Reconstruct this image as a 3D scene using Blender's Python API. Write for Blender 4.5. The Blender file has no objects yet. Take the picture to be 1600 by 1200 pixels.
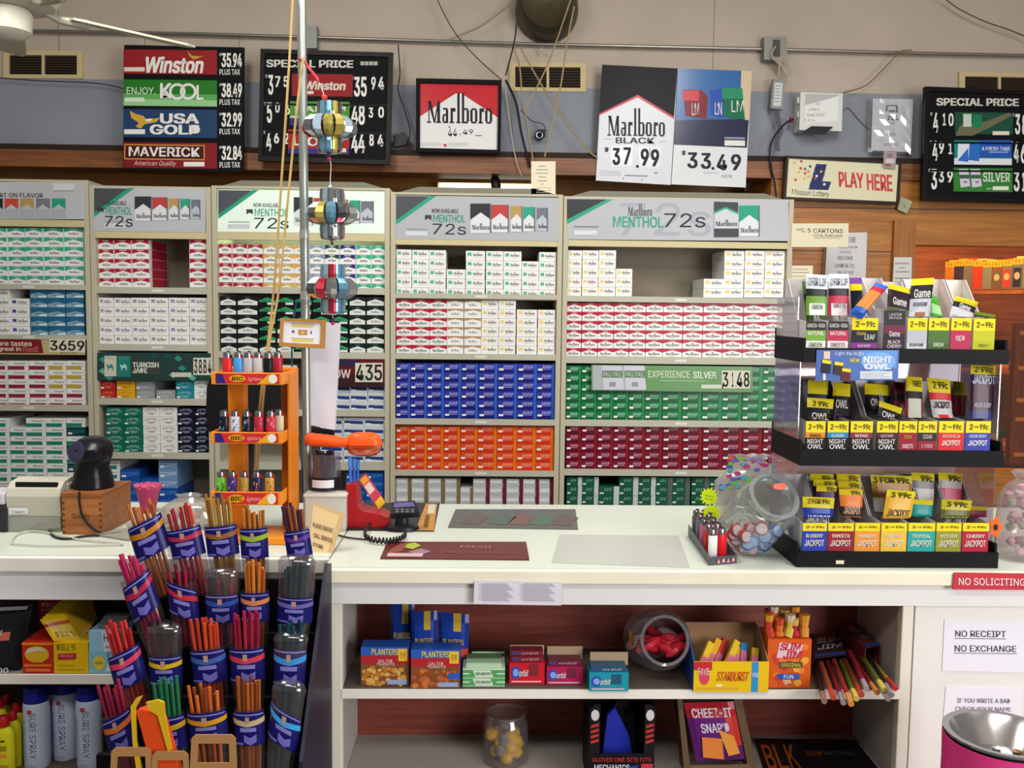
import bpy, math, random
from mathutils import Vector, Matrix
random.seed(7)
PI = math.pi
SC = bpy.context.scene
COL = SC.collection
# ---------------------------------------------------------------- camera
FPX = 1452.0
CAM = Vector((0.0, 0.0, 1.6))
PITCH, YAW, ROLL = math.radians(4.5), math.radians(1.5), 0.012
ROT = Matrix.Rotation(-YAW, 3, 'Z') @ Matrix.Rotation(PI / 2 - PITCH, 3, 'X') @ Matrix.Rotation(ROLL, 3, 'Z')
cd = bpy.data.cameras.new('camera')
cam = bpy.data.objects.new('camera', cd)
COL.objects.link(cam)
cam.matrix_world = Matrix.Translation(CAM) @ ROT.to_4x4()
cd.sensor_width = 36.0
cd.lens = 36.0 * FPX / 1600.0
cd.clip_start = 0.05
SC.camera = cam
# ---------------------------------------------------------------- world, lights, exposure
SC.view_settings.view_transform = 'Standard'
SC.view_settings.look = 'None'
SC.view_settings.exposure = 0.34
SC.view_settings.gamma = 1.0
SC.view_settings.use_curve_mapping = False
w = bpy.data.worlds.new('shop_air')
SC.world = w
w.use_nodes = True
w.node_tree.nodes['Background'].inputs[0].default_value = (1.0, 0.98, 0.95, 1)
w.node_tree.nodes['Background'].inputs[1].default_value = 0.17


def area(name, loc, target, sx, sy, power, col=(1, 1, 1)):
    d = bpy.data.lights.new(name, 'AREA')
    d.shape = 'RECTANGLE'
    d.size, d.size_y, d.energy, d.color = sx, sy, power, col
    o = bpy.data.objects.new(name, d)
    COL.objects.link(o)
    o.location = loc
    o.rotation_euler = (Vector(target) - Vector(loc)).to_track_quat('-Z', 'Y').to_euler()
    return o


area('ceiling_fluorescent_light', (-1.2, 2.6, 3.5), (-1.2, 3.6, 0.5), 0.5, 2.4, 78, (1.0, 0.98, 0.92))
area('ceiling_fluorescent_light', (1.3, 2.6, 3.5), (1.3, 3.6, 0.5), 0.5, 2.4, 78, (1.0, 0.98, 0.94))
area('ceiling_fluorescent_light', (0.0, -0.6, 3.5), (0.0, 1.2, 0.3), 2.6, 0.5, 40, (1.0, 0.98, 0.95))
area('shopfront_window_light', (3.0, -1.4, 1.7), (1.4, 2.6, 0.8), 2.0, 1.8, 125, (1.0, 0.97, 0.97))


# ---------------------------------------------------------------- pixel -> point
def ray(px, py):
    return ROT @ Vector(((px - 800.0) / FPX, -(py - 600.0) / FPX, -1.0))


class PL:
    """a tilted plane through p0 with normal n (pointing away from the shopper); PL - t is t metres nearer"""

    def __init__(s, p0, n):
        s.p, s.n = Vector(p0), Vector(n).normalized()

    def __add__(s, t): return PL(s.p + s.n * t, s.n)

    def __sub__(s, t): return PL(s.p - s.n * t, s.n)

    def hit(s, px, py):
        d = ray(px, py)
        return CAM + d * ((s.p - CAM).dot(s.n) / d.dot(s.n))


def lean(px, py, Y, back=0.0, turn=0.0):
    """plane standing at depth Y under pixel px,py, leaning back / turned by degrees"""
    b, t = math.radians(back), math.radians(turn)
    return PL(atY(px, py, Y), (math.sin(t) * math.cos(b), math.cos(t) * math.cos(b), -math.sin(b)))


def atY(px, py, Y):
    if isinstance(Y, PL):
        return Y.hit(px, py)
    d = ray(px, py)
    return CAM + d * ((Y - CAM.y) / d.y)


def atZ(px, py, Z):
    d = ray(px, py)
    return CAM + d * ((Z - CAM.z) / d.z)


def to_px(p):
    v = ROT.transposed() @ (Vector(p) - CAM)
    return (800.0 - FPX * v.x / v.z, 600.0 + FPX * v.y / v.z)


# ---------------------------------------------------------------- materials
def lin(h):
    h = h.lstrip('#')
    o = []
    for i in (0, 2, 4):
        c = int(h[i:i + 2], 16) / 255.0
        o.append(c / 12.92 if c <= 0.04045 else ((c + 0.055) / 1.055) ** 2.4)
    return (o[0], o[1], o[2], 1.0)


_M = {}


def M(h, rough=0.55, metal=0.0, emis=0.0, name=None, noise=0.0, scale=8.0):
    k = (h, rough, metal, emis, noise, scale)
    if k in _M:
        return _M[k]
    m = bpy.data.materials.new(name or 'paint_' + h.lstrip('#'))
    m.use_nodes = True
    nt = m.node_tree
    b = nt.nodes['Principled BSDF']
    c = lin(h)
    b.inputs['Base Color'].default_value = c
    b.inputs['Roughness'].default_value = rough
    b.inputs['Metallic'].default_value = metal
    b.inputs['Specular IOR Level'].default_value = (.2 if rough > .24 else .42) if max(c[:3]) > .012 else .14
    if emis:
        b.inputs['Emission Color'].default_value = c
        b.inputs['Emission Strength'].default_value = emis
    if noise:
        tc = nt.nodes.new('ShaderNodeTexCoord')
        n = nt.nodes.new('ShaderNodeTexNoise')
        n.inputs['Scale'].default_value = scale
        n.inputs['Detail'].default_value = 5
        nt.links.new(tc.outputs['Object'], n.inputs['Vector'])
        r = nt.nodes.new('ShaderNodeValToRGB')
        r.color_ramp.elements[0].position = 0.3
        r.color_ramp.elements[1].position = 0.7
        r.color_ramp.elements[0].color = tuple(x * (1 - noise) for x in c[:3]) + (1,)
        r.color_ramp.elements[1].color = tuple(min(1, x * (1 + noise * .5)) for x in c[:3]) + (1,)
        nt.links.new(n.outputs['Fac'], r.inputs['Fac'])
        nt.links.new(r.outputs['Color'], b.inputs['Base Color'])
    _M[k] = m
    return m


def WOOD(h, h2, axis='X', rough=0.5, scale=6.0, planks=0.0, name='wood'):
    """wood grain along an axis, optional plank joints every «planks» metres in Z"""
    k = ('wood', h, h2, axis, rough, scale, planks)
    if k in _M:
        return _M[k]
    m = bpy.data.materials.new(name)
    m.use_nodes = True
    nt = m.node_tree
    b = nt.nodes['Principled BSDF']
    b.inputs['Roughness'].default_value = rough
    g = nt.nodes.new('ShaderNodeNewGeometry')
    mp = nt.nodes.new('ShaderNodeMapping')
    s = {'X': (1.0, 9, 14), 'Z': (14, 9, 1.0)}[axis]
    mp.inputs['Scale'].default_value = s
    n = nt.nodes.new('ShaderNodeTexNoise')
    n.inputs['Scale'].default_value = scale
    n.inputs['Detail'].default_value = 6
    n.inputs['Distortion'].default_value = 0.6
    nt.links.new(g.outputs['Position'], mp.inputs['Vector'])
    nt.links.new(mp.outputs['Vector'], n.inputs['Vector'])
    r = nt.nodes.new('ShaderNodeValToRGB')
    r.color_ramp.elements[0].position = 0.3
    r.color_ramp.elements[1].position = 0.68
    r.color_ramp.elements[0].color = lin(h2)
    r.color_ramp.elements[1].color = lin(h)
    nt.links.new(n.outputs['Fac'], r.inputs['Fac'])
    out = r.outputs['Color']
    if planks:
        sx = nt.nodes.new('ShaderNodeSeparateXYZ')
        nt.links.new(g.outputs['Position'], sx.inputs[0])
        d = nt.nodes.new('ShaderNodeMath'); d.operation = 'DIVIDE'; d.inputs[1].default_value = planks
        nt.links.new(sx.outputs['Z'], d.inputs[0])
        fr = nt.nodes.new('ShaderNodeMath'); fr.operation = 'FRACT'
        nt.links.new(d.outputs[0], fr.inputs[0])
        lt = nt.nodes.new('ShaderNodeMath'); lt.operation = 'LESS_THAN'; lt.inputs[1].default_value = 0.03
        nt.links.new(fr.outputs[0], lt.inputs[0])
        mx = nt.nodes.new('ShaderNodeMix'); mx.data_type = 'RGBA'
        nt.links.new(lt.outputs[0], mx.inputs['Factor'])
        nt.links.new(out, mx.inputs['A'])
        mx.inputs['B'].default_value = lin('#4a2a10')
        out = mx.outputs['Result']
    nt.links.new(out, b.inputs['Base Color'])
    _M[k] = m
    return m


def CLEAR(tint='#ffffff', haze=0.08, gloss=0.10, rough=0.06, name='clear_plastic'):
    k = ('clear', tint, haze, gloss, rough)
    if k in _M:
        return _M[k]
    m = bpy.data.materials.new(name)
    m.use_nodes = True
    nt = m.node_tree
    nt.nodes.clear()
    out = nt.nodes.new('ShaderNodeOutputMaterial')
    t = nt.nodes.new('ShaderNodeBsdfTransparent'); t.inputs[0].default_value = lin(tint)
    d = nt.nodes.new('ShaderNodeBsdfDiffuse'); d.inputs[0].default_value = lin(tint)
    g = nt.nodes.new('ShaderNodeBsdfGlossy'); g.inputs['Roughness'].default_value = rough
    m1 = nt.nodes.new('ShaderNodeMixShader'); m1.inputs[0].default_value = haze
    m2 = nt.nodes.new('ShaderNodeMixShader')
    lw = nt.nodes.new('ShaderNodeLayerWeight'); lw.inputs[0].default_value = 0.35
    mm = nt.nodes.new('ShaderNodeMath'); mm.operation = 'MULTIPLY_ADD'
    mm.inputs[1].default_value = 0.32; mm.inputs[2].default_value = gloss * 0.5
    nt.links.new(lw.outputs['Facing'], mm.inputs[0])
    nt.links.new(mm.outputs[0], m2.inputs[0])
    nt.links.new(t.outputs[0], m1.inputs[1]); nt.links.new(d.outputs[0], m1.inputs[2])
    nt.links.new(m1.outputs[0], m2.inputs[1]); nt.links.new(g.outputs[0], m2.inputs[2])
    nt.links.new(m2.outputs[0], out.inputs[0])
    _M[k] = m
    return m


# ---------------------------------------------------------------- lettering
_G = {}
try:                                                                # the plain sans that ships with Blender
    SANS = bpy.data.fonts.load(bpy.utils.system_resource('DATAFILES') + '/fonts/Inter.woff2')
except Exception:
    SANS = None


def glyphs(s, bold=0.0):
    k = (s, bold)
    if k in _G:
        return _G[k]
    c = bpy.data.curves.new('lettering', 'FONT')
    c.body = s
    if SANS: c.font = SANS
    c.resolution_u = 2
    o = bpy.data.objects.new('lettering', c)
    COL.objects.link(o)
    dg = bpy.context.evaluated_depsgraph_get()
    me = o.evaluated_get(dg).to_mesh()
    vs = [(v.co.x, v.co.y) for v in me.vertices]
    fs = [tuple(p.vertices) for p in me.polygons]
    o.evaluated_get(dg).to_mesh_clear()
    bpy.data.objects.remove(o)
    bpy.data.curves.remove(c)
    if bold > .004:                                                 # heavier strokes: the letters laid over themselves
        v0, f0 = vs, fs
        vs, fs = [], []
        for q, (dx, dy) in enumerate(((-1, -.5), (1, -.5), (-1, .5), (1, .5))):
            n = len(vs)
            vs += [(x + dx * bold * 1.1, y + dy * bold * 1.1, q) for x, y in v0]
            fs += [tuple(n + i for i in f) for f in f0]
    _G[k] = _norm(vs, fs)
    return _G[k]


def _norm(vs, fs):
    x0 = min(v[0] for v in vs); x1 = max(v[0] for v in vs)
    y0 = min(v[1] for v in vs); y1 = max(v[1] for v in vs)
    dx, dy = max(x1 - x0, 1e-6), max(y1 - y0, 1e-6)
    return [((v[0] - x0) / dx, (v[1] - y0) / dy, v[2] if len(v) > 2 else 0) for v in vs], fs


def _slab():
    """tall condensed slab-serif wordmark with two tall stems"""
    vs, fs = [], []

    def P(*p):
        n = len(vs); vs.extend(p); fs.append(tuple(range(n, n + len(p))))

    def R(x0, x1, y0, y1):
        P((x0, y0), (x1, y0), (x1, y1), (x0, y1))
    x = 0.0
    R(x - .06, x + .26, 0, .05); R(x + .06, x + .14, .05, .72)
    P((x + .0, .72), (x + .06, .64), (x + .48, 0), (x + .58, .0), (x + .28, .72))
    P((x + .48, 0), (x + .58, 0), (x + .86, .72), (x + .76, .72))
    R(x + .74, x + .95, .05, .72); R(x + .66, x + 1.03, 0, .05)
    x = 1.13
    R(x + .27, x + .45, 0, .44); R(x + .04, x + .4, .44, .5); R(x, x + .14, .06, .24)
    R(x + .05, x + .3, .24, .3); R(x + .05, x + .3, 0, .06)
    x = 1.68
    R(x + .08, x + .26, .05, .5); R(x, x + .36, 0, .05); R(x + .26, x + .46, .38, .5)
    x = 2.2
    R(x + .08, x + .26, .05, 1); R(x, x + .34, 0, .05)
    x = 2.6
    R(x + .03, x + .21, 0, 1); R(x + .4, x + .58, .06, .44); R(x + .2, x + .5, .44, .5); R(x + .2, x + .5, 0, .06)
    for x in (3.28, 4.42):
        R(x, x + .18, .06, .44); R(x + .36, x + .54, .06, .44); R(x + .08, x + .46, .44, .5); R(x + .08, x + .46, 0, .06)
    x = 3.9
    R(x + .08, x + .26, .05, .5); R(x, x + .36, 0, .05); R(x + .26, x + .44, .38, .5)
    return _norm(vs, fs)


SLAB = _slab()


# ---------------------------------------------------------------- mesh builder
class MB:
    def __init__(s):
        s.v, s.f, s.mi, s.mats = [], [], [], []

    def m(s, mat):
        if isinstance(mat, str):
            mat = M(mat)
        if mat not in s.mats:
            s.mats.append(mat)
        return s.mats.index(mat)

    def add(s, vs, fs, mat):
        n = len(s.v); k = s.m(mat)
        s.v.extend(tuple(v) for v in vs)
        for f in fs:
            s.f.append(tuple(n + i for i in f)); s.mi.append(k)
        return s

    def poly(s, pts, mat):
        return s.add(pts, [tuple(range(len(pts)))], mat)

    def box(s, x0, x1, y0, y1, z0, z1, mat, X=None):
        vs = [Vector((x, y, z)) for z in (z0, z1) for y in (y0, y1) for x in (x0, x1)]
        if X is not None:
            vs = [X @ v for v in vs]
        return s.add(vs, [(0, 2, 3, 1), (4, 5, 7, 6), (0, 1, 5, 4), (2, 6, 7, 3), (0, 4, 6, 2), (1, 3, 7, 5)], mat)

    def slab(s, front, back, mat, side=None):
        """closed solid between two matching polygons (front listed clockwise as seen from the front)"""
        n = len(front)
        s.add(front, [tuple(range(n - 1, -1, -1))], mat)
        s.add(back, [tuple(range(n))], side or mat)
        for i in range(n):
            j = (i + 1) % n
            s.add([front[i], front[j], back[j], back[i]], [(0, 1, 2, 3)], side or mat)
        return s

    def tube(s, pts, r, mat, n=8, caps=True):
        pts = [Vector(p) for p in pts]
        rs = r if isinstance(r, (list, tuple)) else [r] * len(pts)
        rings, up = [], None
        for i, p in enumerate(pts):
            t = (pts[min(i + 1, len(pts) - 1)] - pts[max(i - 1, 0)]).normalized()
            if up is None:
                up = t.orthogonal().normalized()
            up = (up - t * up.dot(t))
            up = up.normalized() if up.length > 1e-6 else t.orthogonal().normalized()
            b = t.cross(up)
            rings.append([p + (up * math.cos(2 * PI * k / n) + b * math.sin(2 * PI * k / n)) * rs[i] for k in range(n)])
        vs = [v for rg in rings for v in rg]
        fs = []
        for i in range(len(pts) - 1):
            for k in range(n):
                a, b_ = i * n + k, i * n + (k + 1) % n
                fs.append((a, b_, b_ + n, a + n))
        if caps:
            fs.append(tuple(range(n - 1, -1, -1)))
            fs.append(tuple(range((len(pts) - 1) * n, len(pts) * n)))
        return s.add(vs, fs, mat)

    def lathe(s, prof, mat, X=None, n=20, caps=(True, True), sx=1.0, sy=1.0):
        """profile of (radius, z) turned round local z, then placed by the matrix X"""
        vs, fs = [], []
        for r, z in prof:
            for k in range(n):
                v = Vector((r * sx * math.cos(2 * PI * k / n), r * sy * math.sin(2 * PI * k / n), z))
                vs.append(X @ v if X is not None else v)
        for i in range(len(prof) - 1):
            for k in range(n):
                a, b = i * n + k, i * n + (k + 1) % n
                fs.append((a, b, b + n, a + n))
        if caps[0]: fs.append(tuple(range(n - 1, -1, -1)))
        if caps[1]: fs.append(tuple(range((len(prof) - 1) * n, len(prof) * n)))
        return s.add(vs, fs, mat)

    # --- things laid on an upright plane at depth Y, measured from the photograph
    def ppoly(s, px, Y, mat):
        return s.poly([atY(x, y, Y) for x, y in px], mat)

    def prect(s, x0, y0, x1, y1, Y, mat, sl=0.0):
        d = sl * (x1 - x0)
        return s.ppoly([(x0, y1), (x1, y1 + d), (x1, y0 + d), (x0, y0)], Y, mat)

    def pell(s, cx, cy, rx, ry, Y, mat, n=18):
        return s.pcirc(cx, cy, rx, ry, Y, mat, n)

    def pslab(s, px, Y, t, mat, side=None):
        """px outline clockwise from top left; front at Y, t metres thick going back"""
        f = [atY(x, y, Y) for x, y in px]
        off = Y.n * t if isinstance(Y, PL) else Vector((0, t, 0))
        return s.slab(f, [p + off for p in f], mat, side)

    def pbox(s, x0, y0, x1, y1, Y, t, mat, sl=0.0, side=None):
        d = sl * (x1 - x0)
        return s.pslab([(x0, y0), (x1, y0 + d), (x1, y1 + d), (x0, y1)], Y, t, mat, side)

    def ptext(s, t, x0, y0, x1, y1, Y, mat, sl=0.0, bold=0.0, shear=0.0):
        g = SLAB if t == 'SLAB' else glyphs(t, bold)
        vs = []
        for u, v, q in g[0]:
            x = x0 + u * (x1 - x0) + shear * v * (y1 - y0)
            vs.append(atY(x, y1 - v * (y1 - y0) + sl * (x - x0), Y - .0002 * q))
        return s.add(vs, g[1], mat)

    def pcirc(s, cx, cy, rx, ry, Y, mat, n=20):
        return s.ppoly([(cx + rx * math.cos(2 * PI * k / n), cy - ry * math.sin(2 * PI * k / n)) for k in range(n)], Y, mat)

    # --- prints on a face of a solid: o is the face's lower-left corner, ux / uy its full edges
    def face(s, o, ux, uy, pts, mat, lift=0.0006):
        nrm = ux.cross(uy).normalized() * lift
        return s.poly([o + ux * u + uy * v + nrm for u, v in pts], mat)

    def frect(s, o, ux, uy, u0, v0, u1, v1, mat, lift=0.0006):
        return s.face(o, ux, uy, [(u0, v0), (u1, v0), (u1, v1), (u0, v1)], mat, lift)

    def ftext(s, o, ux, uy, t, u0, v0, u1, v1, mat, lift=0.0012, bold=0.0, shear=0.0):
        g = SLAB if t == 'SLAB' else glyphs(t, bold)
        nrm = ux.cross(uy).normalized()
        return s.add([o + ux * (u0 + u * (u1 - u0) + shear * v * (u1 - u0)) + uy * (v0 + v * (v1 - v0)) + nrm * (lift + .0001 * q) for u, v, q in g[0]], g[1], mat)

    def mesh(s, name, org=Vector((0, 0, 0)), smooth=False):
        me = bpy.data.meshes.new(name)
        me.from_pydata([tuple(Vector(v) - org) for v in s.v], [], s.f)
        for mt in s.mats:
            me.materials.append(mt)
        me.polygons.foreach_set('material_index', s.mi)
        if smooth:
            me.polygons.foreach_set('use_smooth', [True] * len(s.f))
        me.update()
        if smooth:
            me.set_sharp_from_angle(angle=math.radians(40))
        return me

    def build(s, name, parent=None, smooth=False, bevel=0.0, org=None):
        """one mesh object; a part keeps its thing's origin, a top-level mesh gets its own at its base"""
        if parent is not None:
            p, o0 = parent, Vector((0, 0, 0))
            while p is not None:
                o0 += p.location; p = p.parent
        elif org is not None:
            o0 = Vector(org)
        else:
            xs = [v[0] for v in s.v]; ys = [v[1] for v in s.v]; zs = [v[2] for v in s.v]
            o0 = Vector(((min(xs) + max(xs)) / 2, (min(ys) + max(ys)) / 2, min(zs)))
        o = bpy.data.objects.new(name, s.mesh(name, o0, smooth))
        COL.objects.link(o)
        if parent is not None:
            o.parent = parent
        else:
            o.location = o0
        if bevel:
            b = o.modifiers.new('soft_edges', 'BEVEL')
            b.width = bevel; b.segments = 2; b.limit_method = 'ANGLE'; b.angle_limit = math.radians(50)
        return o


def tag(o, label, cat, group=None, kind=None):
    o['label'] = label; o['category'] = cat
    if group: o['group'] = group
    if kind: o['kind'] = kind
    return o


def thing(name, loc, label, cat, group=None):
    o = bpy.data.objects.new(name, None)
    COL.objects.link(o)
    o.location = loc
    return tag(o, label, cat, group)


def struct(o, label=None):
    o['kind'] = 'structure'
    if label: o['label'] = label
    return o


def settle(prof, X, z, n=30):
    """X moved up or down so that the turned profile's lowest point stands on height z"""
    lo = min((X @ Vector((r * math.cos(2 * PI * k / n), r * math.sin(2 * PI * k / n), h))).z for r, h in prof for k in range(n))
    return Matrix.Translation((0, 0, z - lo)) @ X


def curve_pts(pts, n=6):
    """smooth path through points (Catmull-Rom)"""
    P = [Vector(p) for p in pts]
    out = []
    for i in range(len(P) - 1):
        a, b, c, d = P[max(i - 1, 0)], P[i], P[i + 1], P[min(i + 2, len(P) - 1)]
        for k in range(n):
            t = k / n
            out.append(0.5 * ((2 * b) + (c - a) * t + (2 * a - 5 * b + 4 * c - d) * t * t + (3 * b - a - 3 * c + d) * t ** 3))
    out.append(P[-1])
    return out


def frame(o, ux, uz):
    """matrix with local x along ux, local z along uz, at o"""
    x = Vector(ux).normalized(); z = Vector(uz).normalized()
    y = z.cross(x).normalized(); x = y.cross(z)
    return Matrix(((x.x, y.x, z.x, o[0]), (x.y, y.y, z.y, o[1]), (x.z, y.z, z.z, o[2]), (0, 0, 0, 1)))


ORD = ['zeroth', 'first', 'second', 'third', 'fourth', 'fifth', 'sixth', 'seventh', 'eighth', 'ninth', 'tenth', 'eleventh', 'twelfth', 'thirteenth', 'fourteenth']
BLK, WHT, CRM = M('#15151a', .45), M('#e8e8e6', .5), M('#d8cfae', .5)
# ================================================================ the room
FL = MB(); FL.box(-5, 5, -4, 6.2, -0.05, 0, M('#6b6258', .6, noise=.2)); struct(FL.build('floor'))
CE = MB(); CE.box(-5, 5, -4, 6.2, 3.62, 3.7, M('#cfc8ba', .8)); struct(CE.build('ceiling'))
YW = 5.4                                                            # face of the upper wall
zb0, zb1 = atY(500, 268, 5.32).z, atY(500, 233, 5.32).z             # wooden beam
cream = M('#b5a89a', .8, noise=.10, scale=1.6)
W = MB(); W.box(-4.4, 4.4, YW, YW + .12, zb1, 3.62, cream)
for px in (1115, 92):                                               # drywall joints
    p = atY(px, 60, YW)
    W.box(p.x - .002, p.x + .002, YW - .001, YW, zb1, 3.62, M('#7d7263'))
struct(W.build('wall_back'))
zg1 = atY(700, 134, YW - .012).z
G = MB(); G.box(-4.4, 4.4, YW - .012, YW - .0005, zb1, zg1, M('#868b95', .7, noise=.08, scale=2.0))
struct(G.build('trim_1'))
B = MB(); B.box(-4.4, 4.4, 5.30, YW + .12, zb0, zb1 - .001, WOOD('#8f5628', '#5c3214', 'X', .5, 3))
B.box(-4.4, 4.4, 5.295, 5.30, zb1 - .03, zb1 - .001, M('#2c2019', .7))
struct(B.build('trim_2'))
# recess behind the cabinets, lined with wood panel
RW = MB(); RW.box(-4.4, 1.62, 5.95, 6.0, 0, zb0 + .3, WOOD('#a5732f', '#7d5420', 'X', .5, 2))
struct(RW.build('wall_recess'))
# pine plank wall to the right, with the opening to the cigar room
xo0 = atY(1430, 400, 5.32).x; zo1 = atY(1500, 384, 5.32).z; zo0 = .7
pine = WOOD('#b5762f', '#915618', 'X', .45, 2.5, planks=.245, name='pine_planks')
PW = MB()
PW.box(1.60, xo0, 5.32, 5.42, 0, zb0, pine); PW.box(xo0, 4.4, 5.32, 5.42, zo1, zb0, pine); PW.box(xo0, 4.4, 5.32, 5.42, 0, zo0, pine)
PW.box(1.60, 1.64, 5.42, 6.0, 0, zb0, pine)
struct(PW.build('wall_right_planks'))
TR = MB()
pt = WOOD('#a96a28', '#8a5117', 'Z', .45, 3, name='pine_trim')
a, b = atY(1396, 400, 5.29).x, atY(1430, 400, 5.29).x
TR.box(a, b, 5.29, 5.32, zo0, atY(1500, 345, 5.29).z, pt)
TR.box(b, 4.4, 5.29, 5.32, zo1, atY(1500, 345, 5.29).z, pine)
struct(TR.build('trim_3'))
GP = MB(); GP.box(xo0, 4.4, 5.36, 5.364, zo0, zo1, CLEAR('#fff4e8', .01, .0))
struct(GP.build('window_1'))
redw = WOOD('#8f4c1c', '#6f3413', 'X', .5, 3, name='cedar_lining')
CR = MB(); CR.box(1.64, 4.9, 6.6, 6.65, .4, 3.0, redw); CR.box(1.64, 1.66, 5.44, 6.6, .4, 3.0, redw); CR.box(1.64, 4.9, 5.44, 6.6, 2.72, 2.75, redw)
struct(CR.build('wall_cigar_room'))
pl = bpy.data.lights.new('cigar_room_lamp', 'AREA'); pl.size = .5; pl.energy = 30; pl.color = (1.0, .74, .42)
po = bpy.data.objects.new('cigar_room_lamp', pl); COL.objects.link(po); po.location = (3.0, 5.75, 2.66)


# ================================================================ carton faces (unit box: x 0..1, depth 0..1, z 0..1)
def carton(kind):
    k = kind.split(':'); t = k[0]
    mb = MB()
    E = -0.0022

    def pg(pts, c, e=1):
        mb.poly([(x, E * e, z) for x, z in pts], c)

    def rc(x0, x1, z0, z1, c, e=1):
        pg([(x0, z0), (x1, z0), (x1, z1), (x0, z1)], c, e)

    def wm(x0, x1, z0, z1, c, e=2):
        mb.add([(x0 + u * (x1 - x0), E * e, z0 + v * (z1 - z0)) for u, v, _ in SLAB[0]], SLAB[1], c)

    def tx(s, x0, x1, z0, z1, c, e=2, arch=0.0):
        g = glyphs(s)
        mb.add([(x0 + u * (x1 - x0), E * e, z0 + v * (z1 - z0) + arch * (1 - (2 * u - 1) ** 2)) for u, v, _ in g[0]], g[1], c)
    gl = .32                                                        # cellophane wrap: fairly glossy
    wh = M('#e6e6e2', gl); dk = M('#4d4a4c', .5)
    base = wh
    if t == 'roof':                                                 # coloured top, white peaked field
        c = M(k[1], gl); lab = M('#c9c5c2', .5)
        side = M(k[2], gl) if len(k) > 2 else c
        rc(.03, .97, .5, .99, c)
        pg([(.03, .48), (.97, .48), (.97, .52), (.5, .76), (.03, .52)], wh, 1.6)
        rc(.3, .7, .85, .93, lab, 1.6)
        wm(.27, .75, .28, .58, dk)
    elif t == 'peak':                                               # red star band between touching cartons
        c = M(k[1], gl)
        pg([(.0, .99), (.0, .56), (.5, .82), (1.0, .56), (1.0, .99)], c)
        rc(.3, .7, .9, .97, M('#cf9a9c', .5), 2)
        wm(.16, .84, .28, .66, dk)
        rc(.3, .62, .12, .17, M('#c9c9c9'), 2)
    elif t == 'flag':                                               # white with a small ribbon and wordmark
        c = M(k[1], .4)
        pg([(.1, .8), (.1, .4), (.2, .5), (.3, .4), (.3, .8)], c)
        wm(.38, .86, .45, .82, dk)
        rc(.38, .8, .3, .33, M('#bcbcbc'), 2)
    elif t == 'plaque':                                             # black with a white peaked plaque
        base = M(k[1], gl)
        pg([(.05, .06), (.95, .06), (.95, .46), (.5, .74), (.05, .46)], M('#d6dbd4', gl))
        wm(.28, .72, .3, .54, dk); rc(.36, .64, .84, .92, M('#55555a'), 2)
    elif t == 'vee':                                                # black with a green roof and white tag
        base = M('#14161a', gl)
        pg([(.04, .4), (.96, .4), (.96, .56), (.5, .9), (.04, .56)], M('#2e9a60', gl))
        wm(.2, .7, .46, .74, M('#1f3a2c')); rc(.5, .93, .12, .34, M('#d8d8d4'), 2)
    elif t == 'tealroof':
        base = M('#1f5f86', gl)
        pg([(.02, .03), (.98, .03), (.98, .4), (.5, .62), (.02, .4)], M('#7fa3b5', gl))
        rc(.5, .94, .1, .3, M('#d2dfe4'), 2); wm(.28, .68, .3, .5, M('#3c6076')); tx('MENTHOL', .25, .75, .76, .88, M('#3f84a8'))
    elif t == 'band':                                               # white with a left-set colour block
        c = M(k[1], gl)
        rc(.0, .8, .04, .42, c); rc(.0, 1, .44, .455, M('#8f9a94'), 1)
        tx('Newport', .3, .88, .56, .82, M('#3a3840')); rc(.84, .95, .3, .33, M('#c7c7c7'), 2)
    elif t == 'camel':
        base = M(k[1], gl); c = M(k[2], .5)
        tx('CAMEL', .14, .86, .5, .74, c, arch=.14)
        for q in range(3):
            rc(.26 + .05 * q, .74 - .05 * q, .40 - .09 * q, .43 - .09 * q, c, 2)
        if k[1] != '#e2e4e0': rc(.04, .24, .16, .34, M('#dfe3df'), 3)
    elif t == 'mall':                                               # solid colour, thin scribble, white tag, darker edge strip
        base = M(k[1], .28); c2 = M(k[2], .28)
        rc(.84, 1.0, .0, 1.0, c2, 1)
        rc(.03, .84, .03, .34, M(k[3], .3), 1)
        s = M(k[4], .5)
        for q in range(4):
            pg([(.28 + .13 * q, .5), (.32 + .13 * q, .48), (.38 + .13 * q, .84), (.34 + .13 * q, .86)], s, 2)
            pg([(.36 + .13 * q, .6), (.39 + .13 * q, .58), (.43 + .13 * q, .74), (.40 + .13 * q, .76)], s, 2)
        rc(.3, .76, .4, .44, s, 2)
        rc(.06, .3, .26, .48, M('#e8e4e0'), 3)
    elif t == 'strip':                                              # pale panel with a coloured edge strip
        base = M('#c9cdcf', gl)
        rc(.76, 1.0, 0, 1, M(k[1], gl)); rc(.04, .72, .1, .5, M('#aeb4b8'), 1)
        rc(.08, .66, .6, .78, M('#dfe2e2'), 1)
        rc(.74, .8, .2, .5, M('#8a8d90'), 2)
    elif t == 'greenstrip':
        base = M('#1c5840', gl); rc(.74, 1.0, 0, 1, M(k[1], gl))
        s = M('#8fb39f')
        for q in range(3):
            pg([(.26 + .13 * q, .5), (.3 + .13 * q, .48), (.36 + .13 * q, .8), (.32 + .13 * q, .82)], s, 2)
        rc(.05, .24, .16, .34, M('#d5d8d4'), 3)
    elif t == 'navybar':
        base = M('#cfd4d8', gl)
        pg([(.06, .3), (.94, .24), (.94, .6), (.06, .66)], M('#28407a', gl)); rc(.1, .34, .2, .34, M('#e9edf0'), 2)
        rc(.1, .9, .76, .8, M('#a3abb2'), 2)
    elif t == 'plain':
        base = M(k[1], gl); c = M(k[2], .45)
        rc(.05, .95, .6, .66, c, 2); rc(.08, .3, .2, .42, M('#dfe6ec'), 2); pg([(.3, .3), (.9, .5), (.9, .56), (.3, .36)], c, 2)
    elif t == 'tan':
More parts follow.
